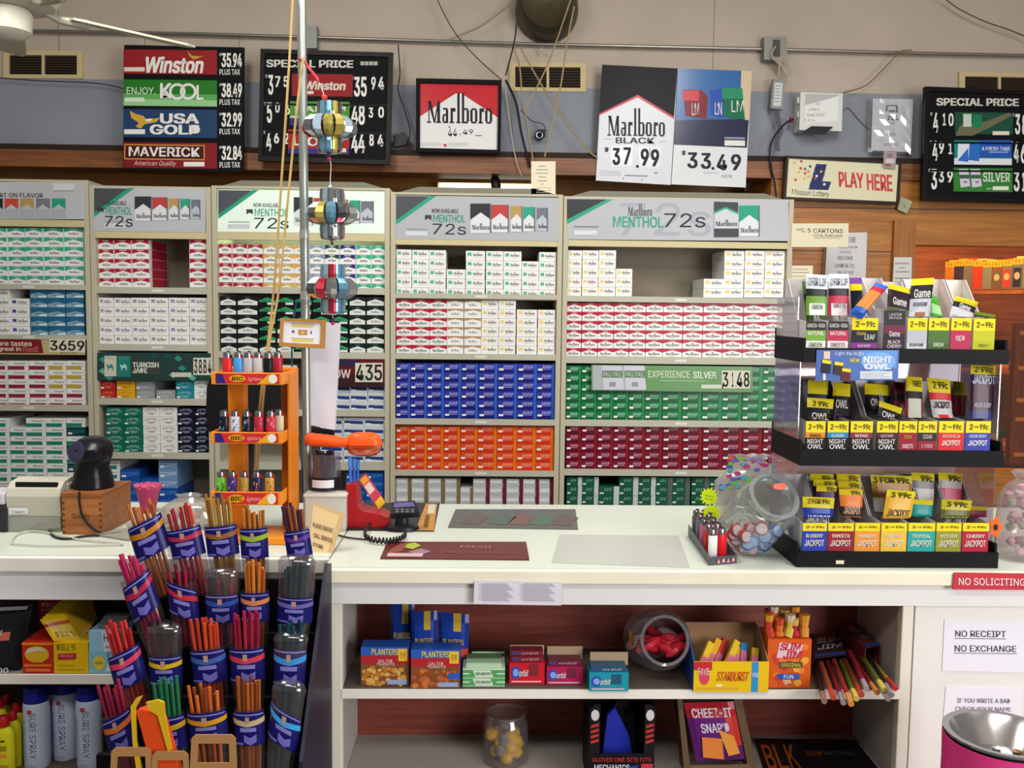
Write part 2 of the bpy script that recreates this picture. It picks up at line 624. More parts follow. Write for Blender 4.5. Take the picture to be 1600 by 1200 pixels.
        c = M(k[1], gl)
        rc(.03, .97, .66, .99, c); pg([(.03, .62), (.97, .62), (.97, .7), (.5, .88), (.03, .7)], wh, 1.6)
        wm(.26, .74, .36, .62, M('#7d7672'))
    body = MB()
    body.box(0.012, .988, 0, 1, .008, .985, base)
    if t in ('roof', 'peak'):                                       # the long side of the carton shows its colour
        for x in (.012, .988):
            e = -.002 if x < .5 else .002
            body.poly([(x + e, .14, .02), (x + e, .98, .02), (x + e, .98, .97), (x + e, .14, .97)], M(side if False else k[1], gl))
    body.add(mb.v, [], wh)
    n = len(body.v) - len(mb.v)
    for f, i in zip(mb.f, mb.mi):
        body.f.append(tuple(n + q for q in f)); body.mi.append(body.m(mb.mats[i]))
    return body


DESC = {
    'R': ('roof:#a81f33', 'white carton with red band'), 'P': ('peak:#b3203a', 'red-topped white carton'),
    'G': ('roof:#2fa583', 'white carton with green band'), 'Y': ('roof:#c9a24e', 'white carton with gold band'),
    'S': ('roof:#8291ad', 'white carton with slate band'), 'D': ('roof:#1c4a3b', 'white carton with dark green band'),
    'N': ('roof:#2f2d80', 'white carton with navy band'),
    'fg': ('flag:#4fae8d', 'white carton with green ribbon'), 'fb': ('flag:#3b4f95', 'white carton with blue ribbon'),
    'fw': ('flag:#8d97ad', 'plain white carton with grey ribbon'), 'fy': ('flag:#e2c877', 'white carton with gold ribbon'),
    'K': ('plaque:#1d191d', 'black carton with white plaque'), 'KG': ('plaque:#16241f', 'black-green carton with white plaque'),
    'V': ('vee:', 'black carton with green peak'), 'T': ('tealroof:', 'teal-blue carton'),
    'nr': ('band:#8c2340', 'white carton with maroon block'), 'ny': ('band:#b99a3f', 'white carton with mustard block'),
    'ng': ('band:#1f7f68', 'white carton with green block'),
    'cg': ('camel:#136a56:#bfd8cd', 'dark green carton'), 'cw': ('camel:#e2e4e0:#5b5b5b', 'white carton with arched grey lettering'),
    'cn': ('camel:#16182e:#b7bccb', 'midnight navy carton'), 'cr': ('camel:#b3242a:#dba055', 'red carton'),
    'cy': ('camel:#dfa51f:#a06f12', 'yellow carton'), 'cs': ('camel:#8f9398:#c9ccd0', 'silver grey carton'), 'ct': ('camel:#1c8391:#a5d6da', 'teal carton'),
    'mb': ('mall:#31399a:#2f5cc0:#1c1c70:#a39fd0', 'royal blue carton'), 'mo': ('mall:#d64c26:#e0701a:#cc3318:#ec9a80', 'orange carton'),
    'mg': ('mall:#186e42:#178443:#0e5731:#93c4a6', 'emerald green carton'), 'mm': ('mall:#74182f:#8a1824:#5c0d22:#c08fa0', 'maroon carton'),
    'sb': ('strip:#7c6a4a', 'pale carton with brown edge'), 'sm': ('strip:#6b2036', 'pale carton with maroon edge'),
    'gs': ('greenstrip:#bfc5c4', 'green carton with white edge'), 'gd': ('greenstrip:#5d6162', 'green carton with grey edge'),
    'nb': ('navybar:', 'white carton with navy bar'), 'bl': ('plain:#1c4f9f:#5b8fd6', 'bright blue carton'),
    'lb': ('plain:#6f93bd:#c8d8e8', 'pale blue carton'), 'tn': ('tan:#a9855c', 'white carton with tan band'),
    'nt': ('plain:#123c40:#2a8a84', 'dark teal carton'),
}
SPAN = {k: (atY(a, 500, 4.85).x + .028, atY(b, 500, 4.85).x - .028) for k, a, b in (('leftmost cabinet', -70, 143), ('narrow cabinet', 144, 332), ('backlit cabinet', 333, 609), ('blue-and-orange cabinet', 610, 877), ('widest cabinet', 878, 1234))}
CART = []                                                           # every carton of the photograph


def row(cab, shelf, cols, ytop, ybase, pitch, Y=4.872, slope=0.0, lean=True, start=1):
    """cols: (x0, x1, rows from the shelf up, kinds top-down as a string list or a key); pitch in pixels"""
    for ci, (x0, x1, n, kind) in enumerate(cols):
        xc = (x0 + x1) / 2
        yb = ybase + slope * (xc - cols[0][0])
        base = atY(xc, yb, Y).z
        a, b = atY(x0, yb - pitch * n / 2, Y).x, atY(x1, yb - pitch * n / 2, Y).x
        sp = SPAN[cab]; a = max(a, sp[0]); b = min(b, sp[1])
        h = (atY(xc, yb - pitch * 5, Y).z - base) / 5.0
        yj = random.uniform(-.004, .006)
        for r in range(n):                                          # r = 0 on the shelf
            kk = kind if isinstance(kind, str) else kind[n - 1 - r]
            if kk is None: continue
            jy = yj + random.uniform(-.002, .002)
            CART.append(dict(kind=kk, x=a + random.uniform(-.0008, .0008), y=Y + jy, z=base + h * r, w=b - a, h=h, d=.27,
                             area=(x1 - x0) * pitch, cab=cab, shelf=shelf, col=ci + start, fromtop=n - r, n=n))


NARROW, LIT, MIDC, WIDE, LEFTC = 'narrow cabinet', 'backlit cabinet', 'blue-and-orange cabinet', 'widest cabinet', 'leftmost cabinet'
# leftmost cabinet
row(LEFTC, 'top shelf', [(-16, 12, 6, 'G'), (12, 40, 6, 'G'), (40, 68, 6, 'G'), (68, 100, 6, 'G'), (100, 131, 6, 'G')], 356, 446, 15)
row(LEFTC, 'second shelf', [(-12, 17, 5, 'fb'), (17, 47, 4, 'fb'), (48, 75, 5, 'T'), (75, 103, 5, 'T'), (103, 132, 5, 'T')], 451, 524.5, 14.6)
row(LEFTC, 'third shelf', [(-15, 14, 5, 'nr'), (14, 46, 5, 'nr'), (46, 77, 5, 'nr'), (77, 104, 5, ['ny', 'ny', 'ny', 'nr', 'nr']), (104, 134, 5, ['ny', 'ny', 'ny', 'nr', 'nr'])], 563, 636, 14.5)
row(LEFTC, 'fourth shelf', [(-15, 16, 11, 'ng'), (17, 43, 10, 'ng'), (43, 74, 11, 'ng'), (74, 105, 11, 'ng'), (105, 135, 11, ['ng', 'nt'] * 5 + ['ng'])], 655, 808, 14)
# narrow cabinet
row(NARROW, 'top shelf', [(151, 178, 5, 'R'), (178, 205.5, 5, 'R'), (206, 234, 5, 'R'), (296, 326, 5, 'R')], 374.5, 449.5, 15.0)
row(NARROW, 'second shelf', [(151, 178, 5, 'fw'), (178, 206, 5, 'fw'), (206, 234, 5, 'fw'), (234, 264, 5, 'fw'), (264, 296, 5, 'fw'), (296, 327, 5, 'fw')], 464, 539, 14.8)
row(NARROW, 'third shelf', [(153, 181, 2, 'cr'), (182, 211, 2, 'cy'), (212, 242, 2, 'cs'), (244, 274, 1, 'cs'), (275, 303, 2, 'ct'), (303, 328, 2, 'cw')], 595, 624, 14.5)
row(NARROW, 'fourth shelf', [(166, 194.5, 5, 'cg'), (194.5, 223, 5, 'cg'), (223, 250, 5, 'cw'), (250, 277.5, 5, 'cw'), (278, 305, 5, 'cn'), (305, 330, 5, 'cn')], 636, 708, 14.3)
row(NARROW, 'bottom shelf', [(160, 188, 6, 'ng'), (189, 220, 5, 'bl'), (220, 248, 4, 'bl'), (248, 278, 6, ['lb', 'lb', 'lb', 'bl', 'bl', 'bl'])], 728, 806, 14.5, Y=4.895)
# backlit cabinet
row(LIT, 'top shelf', [(340, 363, 5, 'R'), (363, 387, 5, 'R'), (387, 411, 5, 'R'), (411.5, 435.5, 5, 'Y'), (436, 460, 5, 'Y'), (460, 484, 5, 'Y'), (484, 507, 5, 'S'), (507, 531, 5, 'D'), (531, 556, 5, 'N'), (556, 580, 5, 'G'), (580, 603, 5, 'G')], 381, 456, 15, slope=.01)
row(LIT, 'second shelf', [(342, 370, 6, 'K'), (370, 404, 6, 'K'), (404, 432, 6, ['V'] * 5 + ['KG']), (432, 460, 6, ['V', 'V', 'V', 'KG', 'KG', 'KG']), (460, 488, 6, 'V'), (488, 516, 6, 'V'), (516, 545, 6, 'V'), (545, 572, 6, 'KG'), (572, 603, 6, 'KG')], 463, 551, 14.7, slope=.004)
row(LIT, 'third shelf', [(436, 464, 5, 'nb'), (492, 519, 5, 'nb'), (519, 547, 5, 'nb'), (547, 574.5, 5, 'nb'), (574.5, 601, 5, 'nb')], 600, 642, 14.3)
row(LIT, 'fourth shelf', [(500, 536, 5, 'nb'), (536, 569, 5, 'nb'), (569, 601, 5, 'nb')], 655, 722, 14)
row(LIT, 'bottom shelf', [(540, 571, 5, 'bl'), (571, 600, 5, 'bl')], 736, 806, 14)
# five-row cabinet
row(MIDC, 'top shelf', [(617.5, 643.5, 5, 'fg'), (643.5, 670, 5, 'fg'), (670, 697, 5, 'fg'), (697.5, 727, 3, 'fg'), (727.5, 758, 5, 'fg'), (759, 786.5, 5, 'fg'), (786.5, 815, 5, 'fg'), (815, 842, 4, 'fg'), (842, 871.5, 5, 'fg')], 389, 463.5, 14.8, slope=.018)
row(MIDC, 'second shelf', [(617, 644, 6, 'P'), (644, 671, 6, 'P'), (671, 698, 6, 'P'), (698, 724.5, 6, 'tn'), (725, 752, 6, 'tn'), (752, 779, 6, 'fy'), (779, 806, 6, 'fy'), (807, 839.5, 5, 'fy'), (840, 870, 5, 'fy')], 468, 553, 14.2, slope=.008)
row(MIDC, 'third shelf', [(616, 641, 6, 'mb'), (641, 667, 6, 'mb'), (667, 694, 6, 'mb'), (694, 720.5, 6, 'mb'), (720.5, 747, 6, 'mb'), (747.5, 777, 6, 'mb'), (777.5, 808, 6, 'mb'), (808, 838.5, 6, 'mb'), (838.5, 868.5, 6, 'mb')], 568, 653, 14.3, slope=.006)
row(MIDC, 'fourth shelf', [(616, 641, 5, 'mo'), (641, 667, 5, 'mo'), (667, 693, 5, 'mo'), (693, 719, 5, 'mo'), (719, 745.5, 5, 'mo'), (745.5, 776, 5, 'mo'), (776, 807, 5, 'mo'), (807, 837, 5, 'mo'), (837, 867, 5, 'mo')], 665, 734, 14.0, slope=.006)
row(MIDC, 'bottom shelf', [(617, 643, 4, 'sb'), (643, 669, 4, 'sb'), (669, 695, 4, 'sb'), (695, 719, 4, 'sb'), (719, 739, 3, 'sb'), (739, 765, 4, 'sm'), (765, 791, 4, 'sm'), (791, 817, 4, 'sm'), (817, 842, 4, 'sm'), (842, 867, 4, 'sm')], 747, 804, 14.2, slope=.006)
# widest cabinet
row(WIDE, 'top shelf', [(885, 909, 5, 'fy'), (909.5, 935, 5, 'fy'), (935, 962, 5, 'fy'), (962, 988, 3, 'fy')], 391, 463, 14.4)
row(WIDE, 'top shelf', [(1099, 1131, 2, 'fy'), (1131, 1162.5, 5, 'fy'), (1163, 1194, 5, 'fy'), (1194.5, 1226, 5, 'fy')], 393, 465, 14.7, start=5)
E5 = [885, 909, 934, 959, 983.5, 1009, 1036, 1067, 1098, 1129.5, 1161, 1192, 1223]
row(WIDE, 'second shelf', [(E5[i], E5[i + 1] - .3, 6, 'P') for i in range(12)], 473, 558, 14.2, slope=.006)
row(WIDE, 'third shelf', [(E5[i] - 1, E5[i + 1] - 1.3, 6, 'mg') for i in range(12)], 570, 656, 14.2, slope=.006)
row(WIDE, 'fourth shelf', [(E5[i] - 1, E5[i + 1] - 1.3, 5, 'mm') for i in range(12)], 665, 733, 13.9, slope=.006)
row(WIDE, 'bottom shelf', [(885, 909, 4, 'gs'), (909, 935, 4, 'gs'), (935, 967, 3, 'gs'), (967, 997, 4, 'gs'), (997, 1024, 4, 'gs'), (1024, 1050, 4, 'gd'), (1050, 1078, 4, 'gd'), (1080, 1108, 4, 'gd'), (1108, 1136, 4, 'gd')], 745, 802, 14.2, slope=.004)
_mesh = {}
# the 300 that show largest are objects of their own; the others are one object
UNSEEN = [(LIT, 'second shelf', 6), (LIT, 'second shelf', 5)]
CART.sort(key=lambda c: -c['area'] + (50 if c['cab'] == WIDE and c['shelf'] == 'third shelf' and 2 < c['col'] < 11 and c['fromtop'] < 4 else 0)
          + (500 if c['shelf'] == 'bottom shelf' or (c['cab'] == LEFTC and (c['col'] == 1 or c['shelf'] == 'fourth shelf')) else 0) + (300 if c['cab'] == LIT and c['shelf'] in ('third shelf', 'fourth shelf') else 0))
rest = MB()
for i, c in enumerate(CART):
    key = DESC[c['kind']][0]
    if i < 300:
        if key not in _mesh:
            _mesh[key] = carton(key).mesh('carton')
        o = bpy.data.objects.new('cigarette_carton', _mesh[key])
        COL.objects.link(o)
        o.location = (c['x'], c['y'], c['z']); o.scale = (c['w'], c['d'], c['h'])
        pos = 'on top of' if c['fromtop'] == 1 else ORD[c['fromtop']] + ' down in'
        tag(o, f"{DESC[c['kind']][1]}, {pos} {ORD[c['col']]} stack, {c['shelf']} of {c['cab']}", 'carton', f"cartons on the {c['shelf']} of the {c['cab']}")
    else:
        if ('mb', key) not in _mesh:
            _mesh[('mb', key)] = carton(key)
        t = _mesh[('mb', key)]
        n = len(rest.v)
        rest.v.extend((c['x'] + x * c['w'], c['y'] + y * c['d'], c['z'] + z * c['h']) for x, y, z in t.v)
        mp = [rest.m(q) for q in t.mats]
        for f, k in zip(t.f, t.mi):
            rest.f.append(tuple(n + q for q in f)); rest.mi.append(mp[k])
ro = rest.build('cigarette_cartons')
tag(ro, 'all the smaller-looking stacked cigarette cartons filling the cabinet shelves', 'cartons', kind='stuff')


# ================================================================ cabinets
YC = 4.85
beige = M('#b9b29a', .5); beige2 = M('#c6ba90', .5); inside = M('#8f8574', .6); shel = M('#b5b3a2', .45)


def cabinet(xl, xr, ytop, head, lips, label, signf, lit=False, canopy=True):
    xc = (xl + xr) / 2
    X0, X1 = atY(xl, 500, YC).x, atY(xr, 500, YC).x
    zt = atY(xc, ytop, YC).z
    t = thing('cigarette_cabinet', ((X0 + X1) / 2, YC + .2, 0), label, 'cabinet', 'steel display cabinets behind the counter')
    pw = .026
    for a in (X0, X1 - pw):
        s = MB(); s.box(a, a + pw, YC - .004, YC + .42, 0, zt, beige); s.build('side_panel', t, bevel=.002)
    s = MB(); s.box(X0 + pw, X1 - pw, YC + .34, YC + .36, 0, zt, inside); s.build('back_panel', t)
    s = MB(); s.box(X0 + pw, X1 - pw, YC, YC + .4, zt - .012, zt, beige); s.build('top_panel', t)
    zh0, zh1 = atY(xc, head[1], YC).z, atY(xc, head[2], YC).z
    s = MB(); s.box(X0 + pw, X1 - pw, YC - .004, YC + .02, zh1, zh0, beige2); s.build('header_rail', t, bevel=.002)
    for (l0, l1, base) in lips:
        a, b = atY(xc, l0, YC).z, atY(xc, l1, YC).z
        f = atY(xc, base, YC + .022).z
        zz = [c['z'] for c in CART if c['fromtop'] == c['n'] and X0 < c['x'] < X1 and abs(c['z'] - f) < .04]
        f = min(zz) if zz else f
        s = MB()
        s.box(X0 + pw, X1 - pw, YC - .002, YC + .012, b, a, shel)
        s.box(X0 + pw, X1 - pw, YC + .012, YC + .34, f - .006, f - .001, shel)
        p = atY(xc + 8, (l0 + l1) / 2, YC - .003)
        s.box(p.x - .03, p.x + .03, YC - .003, YC - .002, p.z - .007, p.z + .006, M('#d6d6d0', .4))
        s.build('shelf', t)
    if canopy:
        s = MB(); h = .035
        f = [(X0 + .02, zt), (X0 + .14, zt + h), (X1 - .14, zt + h), (X1 - .02, zt)]
        s.slab([Vector((x, YC + .05, z)) for x, z in f], [Vector((x, YC + .36, z)) for x, z in f], M('#7c7a6b', .6))
        s.build('canopy', t)
    g = MB(); signf(g); g.build('header_sign', t)
    return t


YS = YC - .006
silver = M('#aeb2bc', .35); dgy = M('#3c3e44', .4); tealm = M('#2b9a7c', .4); wht2 = M('#d3d6d8', .4)


def packs(g, xs, y0, y1, sl=.0, last=True):
    for (x0, x1, dy, c) in xs:
        Y = YS - .003; k = y1 - y0 - 2 * dy; ya = y0 + dy + sl * (x0 - xs[0][0]); yb = ya + k
        g.prect(x0, ya, x1, yb, Y, wht2 if c != '#6d7180' else M('#b4b8c2', .4), sl)
        xm = (x0 + x1) / 2
        g.ppoly([(x0, ya + k * .55), (x0, ya), (x1, ya), (x1, ya + k * .55), (xm, ya + k * .3)][::-1], Y - .001, c)
        g.prect(x1 - 1.5, ya, x1, yb, Y - .002, M('#5a5c63'), sl)
        g.ptext('SLAB', x0 + 2, ya + k * .66, x1 - 2, ya + k * .88, Y - .002, M('#4c4a55'), sl)


def sign72(x0, x1, ya, yb, base, sl, bx, lit=0.0, tl=0):
    bg = M(base, .3, emis=lit)

    def f(g):
        g.pbox(x0, ya, x1, yb, YS, .012, bg, sl, M('#8c8c86'))
        Y = YS - .001
        g.ppoly([(x0 + 1, ya + 1), (x0 + 1, ya + 44), (x0 + 58, ya + 1 + sl * 58)], Y, M('#4a4d52', .4, emis=lit * .3))
        g.ppoly([(x0 + 1, ya + 39), (x0 + 1, ya + 46), (x0 + 64, ya + 1), (x0 + 54, ya + 1)], Y - .0004, tealm)
        tx, w = bx
        Y -= .001
        g.ptext('NOW AVAILABLE', tx + 2, ya + 21, tx + w * .80, ya + 27.5, Y, dgy, sl, .01)
        g.ppoly([(tx - 9, ya + 39), (tx - 9, ya + 31), (tx + 1, ya + 31), (tx + 1, ya + 39), (tx - 4, ya + 36)], Y, dgy)
        g.ptext('MENTHOL', tx + 4, ya + 30, tx + w, ya + 42, Y, tealm, sl, .01)
        g.ptext('72s', tx + 2, ya + 44, tx + w + 1, ya + 61, Y, M('#2e3036'), sl, .0, .06)
        g.prect(x0 + 17, yb - 16, x0 + 50, yb - 14.5, Y, M('#8f949c'), sl)
        g.prect(x0 + 16, yb - 12, x0 + 50, yb - 5, Y, M('#c9ccd2'), sl)
    return f


def s1(g):
    g.pbox(-70, 284, 133, 342, YS, .012, M('#b9babd', .3), .003, M('#8c8c86'))
    Y = YS - .001
    g.ptext('BIG ON FLAVOR OR SHORT ON FLAVOR', -112, 301, 67, 308, Y, dgy, .004, .012)
    for x, c in ((-17, '#26262a'), (7, '#c2473a'), (31.5, '#b09255'), (56.5, '#72757f'), (81, '#2b9a7c')):
        g.ppoly([(x, 327), (x, 310), (x + 21.5, 310.2), (x + 21.5, 327.2), (x + 10.7, 319)][::-1], Y, c)
        g.prect(x - 1, 327, x + 22, 342 - 1, Y + .0004, M('#a9abb2', .4))
    g.prect(83, 287, 116, 297, Y, M('#cfd0d2', .4)); g.prect(83, 298, 116, 299, Y, M('#8f949c'))


def s2(g):
    sign72(146, 321, 293, 361, '#b6b8bd', .012, (161, 45))(g)
    packs(g, [(210.5, 237, 0, '#2e3338'), (238, 262, 1, '#b5403a'), (264, 280, 2.5, '#b09255'), (282, 297, 3, '#2b9a7c'), (299, 313, 4, '#6d7180')], 307, 345, .01)


def s3(g):
    sign72(340, 601, 296, 362, '#c9d8cb', .012, (394, 56), lit=.28)(g)
    packs(g, [(459, 489, 0, '#2e3338'), (490, 514, 1, '#b5403a'), (516, 544, 3, '#b09255'), (546, 563, 4, '#2b9a7c'), (564, 584, 5, '#6d7180')], 308, 352, .012)


def s4(g):
    sign72(618, 873, 305, 373, '#adafb4', .016, (673, 54))(g)
    packs(g, [(735, 767, 0, '#2e3338'), (768, 795, 1.5, '#b5403a'), (798, 816.5, 3, '#b09255'), (818, 836, 4, '#2b9a7c'), (839, 856, 5, '#6d7180')], 318, 364, .016)


def strip_sign(quad, Yq, draw, label, cname='price_strip'):
    g = MB(); draw(g, Yq); tag(g.build(cname), label, 'sign', 'price strips on the cabinets')


def digits(g, x0, y0, x1, y1, d, Y, sl=0.0):
    g.prect(x0, y0, x1, y1, Y - .001, M('#d0ccba', .5), sl)
    n = len(d); w = (x1 - x0) / n
    g.pcirc(x0 + w * (n - 2), y1 - 4 + sl * w * 2, .9, .9, Y - .002, M('#201f1c'), 8)
    for i, c in enumerate(d):
        g.ptext(c, x0 + w * i + (w * .4 if c == '1' else 1.2), y0 + 2.5 + sl * w * i, x0 + w * (i + 1) - (w * .35 if c == '1' else 1), y1 - 2.5 + sl * w * i, Y - .002, M('#201f1c'), 0, .015)


def s5(g):
    sl = .008
    g.pbox(886, 310, 1232, 374, YS, .012, M('#b0b2b7', .3), sl, M('#8c8c86'))
    Y = YS - .001
    g.ppoly([(886, 311), (886, 346), (952, 311.5)], Y, M('#33363b', .4))
    g.ppoly([(886, 343), (886, 350), (958, 311.5), (948, 311.5)], Y - .0004, tealm)
    g.ptext('72s', 966, 316, 1110, 368, Y, M('#9fa3ad', .4), sl, .0, .06)
    Y -= .001
    g.ptext('SLAB', 981, 318, 1019, 337, Y, M('#55565d'), sl)
    g.ptext('MENTHOL', 958, 338, 1036, 355, Y, tealm, sl, .012)
    g.ptext('72s', 1037, 333, 1102, 355, Y, M('#2e3036'), sl, .0, .06)
    g.prect(897, 353, 935, 355, Y, M('#7d828a'), sl); g.prect(897, 360, 933, 367, Y, M('#cfd1d5'), sl)
    packs(g, [(1155, 1187, 3, '#2b9a7c')], 318, 372, 0)
    Y -= .004
    g.prect(1116, 315, 1154, 368, Y, M('#c3c6cc', .4), .0); g.prect(1116, 357, 1154, 370, Y - .001, dgy)
    g.ppoly([(1116, 332), (1116, 315), (1153.5, 316), (1153.5, 333), (1134, 324)][::-1], Y - .001, M('#3a3d42', .4))
    g.ppoly([(1116, 334), (1116, 331), (1134, 323), (1153.5, 332), (1153.5, 335), (1134, 326)][::-1], Y - .0012, tealm)
    g.ptext('SLAB', 1118, 343, 1152, 353, Y - .002, M('#3c3c46'))


cabinet(-70, 143, 280, (283, 343, 354), [(444, 452, 446), (523, 530, 524.5), (632, 642, 636), (812, 822, 808)], 'leftmost beige cabinet of green-banded cartons behind the receipt printer', s1, canopy=False)
cabinet(144, 332, 291, (293, 362, 373), [(449, 459, 449.5), (538, 548, 539), (622.5, 633, 624), (707, 717, 708), (808, 818, 806)], 'narrow beige cabinet holding red, white, dark green and navy cartons', s2, canopy=False)
LITCAB = cabinet(333, 609, 292, (297, 363, 376), [(449, 459, 456), (550, 560, 551), (640, 650, 642), (722, 734, 722), (808, 818, 806)], 'beige cabinet with glowing header sign behind the steel pole', s3)
cabinet(610, 877, 302, (304, 374, 384), [(459, 467, 464), (553, 562, 553.5), (655, 664, 654), (735, 744, 735), (806, 816, 804)], 'beige cabinet holding blocks of blue and orange cartons', s4)
cabinet(878, 1234, 309, (311, 377, 387), [(464, 473, 464.5), (558, 569, 559), (657, 667, 658), (734, 744, 735), (804, 814, 802)], 'widest beige cabinet holding red, green and maroon carton rows', s5)
# lamp inside the backlit cabinet
p = atY(470, 366, 4.99)
t = LITCAB
s = MB(); s.tube([(p.x - .36, 5.0, p.z), (p.x + .38, 5.0, p.z)], .013, M('#d8f5d8', .4, emis=14.0), 10); s.build('lamp_tube', t, smooth=True)
s = MB(); s.box(p.x - .40, p.x + .42, 4.99, 5.01, p.z + .015, p.z + .05, M('#c9c9b8')); s.build('lamp_housing', t)

def q1(g, Y):
    g.pbox(924, 570, 1176, 610, Y, .004, M('#5f8f58', .3), .012)
    g.prect(926, 571, 1008, 609, Y - .0006, M('#a9aeb0', .3), .01)
    for x in (940, 975):
        g.ppoly([(x, 571), (x + 31, 571.5), (x + 35, 609), (x + 3, 609)][::-1], Y - .001 - x * 1e-6, M('#c2c4ce', .3)); g.prect(x + 1, 579, x + 33, 590, Y - .0024, M('#5f7d5e', .35), .01)
        g.ptext('PALL MALL', x + 3, 581, x + 31, 588, Y - .003, M('#c9d0c2'), .01, -.01); g.prect(x + 12, 597, x + 22, 604, Y - .003, M('#8d8f9a'))
    g.ptext('EXPERIENCE', 1013, 579, 1078, 590, Y - .001, M('#c9d2b8'), .012, .012); g.ptext('SILVER', 1083, 580.5, 1119, 591, Y - .001, M('#dde0d2'), .012, .018)
    g.prect(1030, 594, 1100, 595.2, Y - .001, M('#9fbb98'), .012); g.prect(1096, 601, 1130, 607, Y - .001, M('#c9d0c0'))
    digits(g, 1128, 579, 1172, 607, '3148', Y); 


strip_sign(None, YC - .008, q1, 'green Experience Silver price strip across the emerald green cartons')


def q2(g, Y):
    Y -= .002
    g.pbox(152, 551, 329, 594, Y, .004, M('#27403c', .3), .006)
    for k, (x, y) in enumerate(((160, 562), (172, 556), (160, 580), (170, 590), (262, 556), (270, 586), (284, 575), (240, 556), (300, 590), (278, 560))): g.ppoly([(x - 6, y), (x, y - 5), (x + 7, y + 1), (x + 1, y + 5)][::-1], Y - .0006 - .0001 * k, M(('#2f8a7c', '#14504a', '#5aa89a')[k % 3], .3))
    g.prect(163, 556, 182, 588, Y - .002, M('#c4c4b0')); g.prect(183, 556, 204, 589, Y - .002, M('#1f7a6c'))
    for x, c in ((172, '#2f7f86'), (193, '#a9d0c6')):
        g.ptext('CAMEL', x - 7, 558, x + 7, 561, Y - .003, M('#8a8a78'), 0)
        g.ppoly([(x - 6, 571), (x - 4, 569), (x - 1, 572), (x + 1, 568), (x + 3, 570), (x + 5, 572), (x + 5, 579), (x + 4, 579), (x + 3, 575), (x - 2, 575), (x - 2, 579), (x - 3, 579), (x - 4, 574)][::-1], Y - .003, M(c))
    g.prect(206, 564, 250, 585, Y - .0018, M('#3a403c'))
    g.ptext('TURKISH', 207, 566, 248, 574, Y - .0025, M('#d0d4c4'), .005, .03); g.ptext('JADE', 207, 575, 230, 583, Y - .0025, M('#d0d4c4'), .005, .03); g.prect(268, 582, 299, 589, Y - .002, M('#c4c4b0'))
    digits(g, 302, 559, 331, 586, '3884', Y)


strip_sign(None, YC - .008, q2, 'dark Turkish Jade price strip above the short stacks of the narrow cabinet')


def q3(g, Y):
    g.pbox(-70, 530, 133, 553, Y, .004, M('#b7a878', .4), .008); g.ppoly([(-70, 530), (64, 531), (68, 552), (-70, 551)][::-1], Y - .0006, M('#7a1c20', .35))
    g.ptext('Pleasure tastes', -34, 532.5, 50, 540, Y - .001, M('#d8c8b8'), .01, .02); g.ptext('great in', -3, 541.5, 33, 550, Y - .001, M('#d8c8b8'), .01, .02); g.ptext('Red!', 36, 541, 60, 550, Y - .001, M('#b8605c'), .01, .02)
    digits(g, 77, 529.5, 133, 550, '3659', Y, .01); g.ptext('PLUS TAX', 95, 549.6, 120, 552.5, Y - .002, M('#4a463a'))


strip_sign(None, YC - .008, q3, 'dark red Pleasure price strip under the teal-blue cartons, far left')


def q4(g, Y):
    g.pbox(470, 560, 601, 604, Y, .004, M('#5a1c22', .3), .01); g.ppoly([(470, 590), (520, 580), (600, 596), (600, 605), (470, 604)][::-1], Y - .0006, M('#3a2024', .3)); g.ppoly([(500, 562), (560, 564), (556, 572), (510, 570)][::-1], Y - .0006, M('#2a2a4a', .3))
    g.ptext('NOW', 510, 577, 548, 591, Y - .001, M('#c9b8b0'), .0, .02); digits(g, 555, 567, 598, 597, '435', Y)


strip_sign(None, YC - .008, q4, 'wine red NOW price strip half hidden behind the hanging white panel')
# ================================================================ signs and fittings on the upper wall
SIGNW = M('#dcdcd6', .45)
blackp = M('#09090c', .65)


def base_of(px, py, Y):
    return atY(px, py, Y)


# --- four-line price sign
Y0 = 5.2
t = thing('price_sign', base_of(287, 267, Y0), 'black hanging price sign with four brand lines and prices, left of the slatted one', 'sign', 'hanging price boards')
t['label'] = 'four-line black price sign, red top line and dark red bottom line'
g = MB(); g.pslab([(194, 70), (381, 74), (380, 268), (192, 266)], Y0, .02, blackp); g.build('board', t)
SL = .016


def strip(y0, y1, base, deco, price, k):
    g = MB(); g.pbox(193, y0, 339, y1, Y0 - .004, .004, M(base, .45), SL * .7); deco(g); g.build('brand_panel', t)
    g = MB(); g.pbox(341, y0 + 2.5, 379, y1 + 1, Y0 - .003, .003, M('#0d0d11', .65), SL * .7)
    ya = y0 + 6
    g.ptext('$', 342.5, ya, 346, ya + 5, Y0 - .004, SIGNW, 0, .01)
    g.ptext(price[:2], 346, ya, 361, ya + 22, Y0 - .004, SIGNW, 0, .03)
    g.ptext('.', 361.5, ya + 19, 363.5, ya + 22, Y0 - .004, SIGNW, 0, .03)
    g.ptext(price[2:], 364, ya, 378, ya + 22, Y0 - .004, SIGNW, 0, .03)
    g.ptext('PLUS TAX', 343, ya + 25, 375, ya + 34, Y0 - .004, SIGNW, 0, .012)
    g.build('price_panel', t)


Y = Y0 - .005
gold = M('#b8963a', .4)


def d1(g):
    g.ptext('Winston', 224, 88, 316, 114, Y, SIGNW, .008, .028, .16)
    g.prect(194, 105, 226, 111.5, Y, M('#d7cbbd'))
    g.ppoly([(293, 80), (300, 87), (311, 88), (319, 87), (310, 91), (302, 93), (296, 88)][::-1], Y, gold)


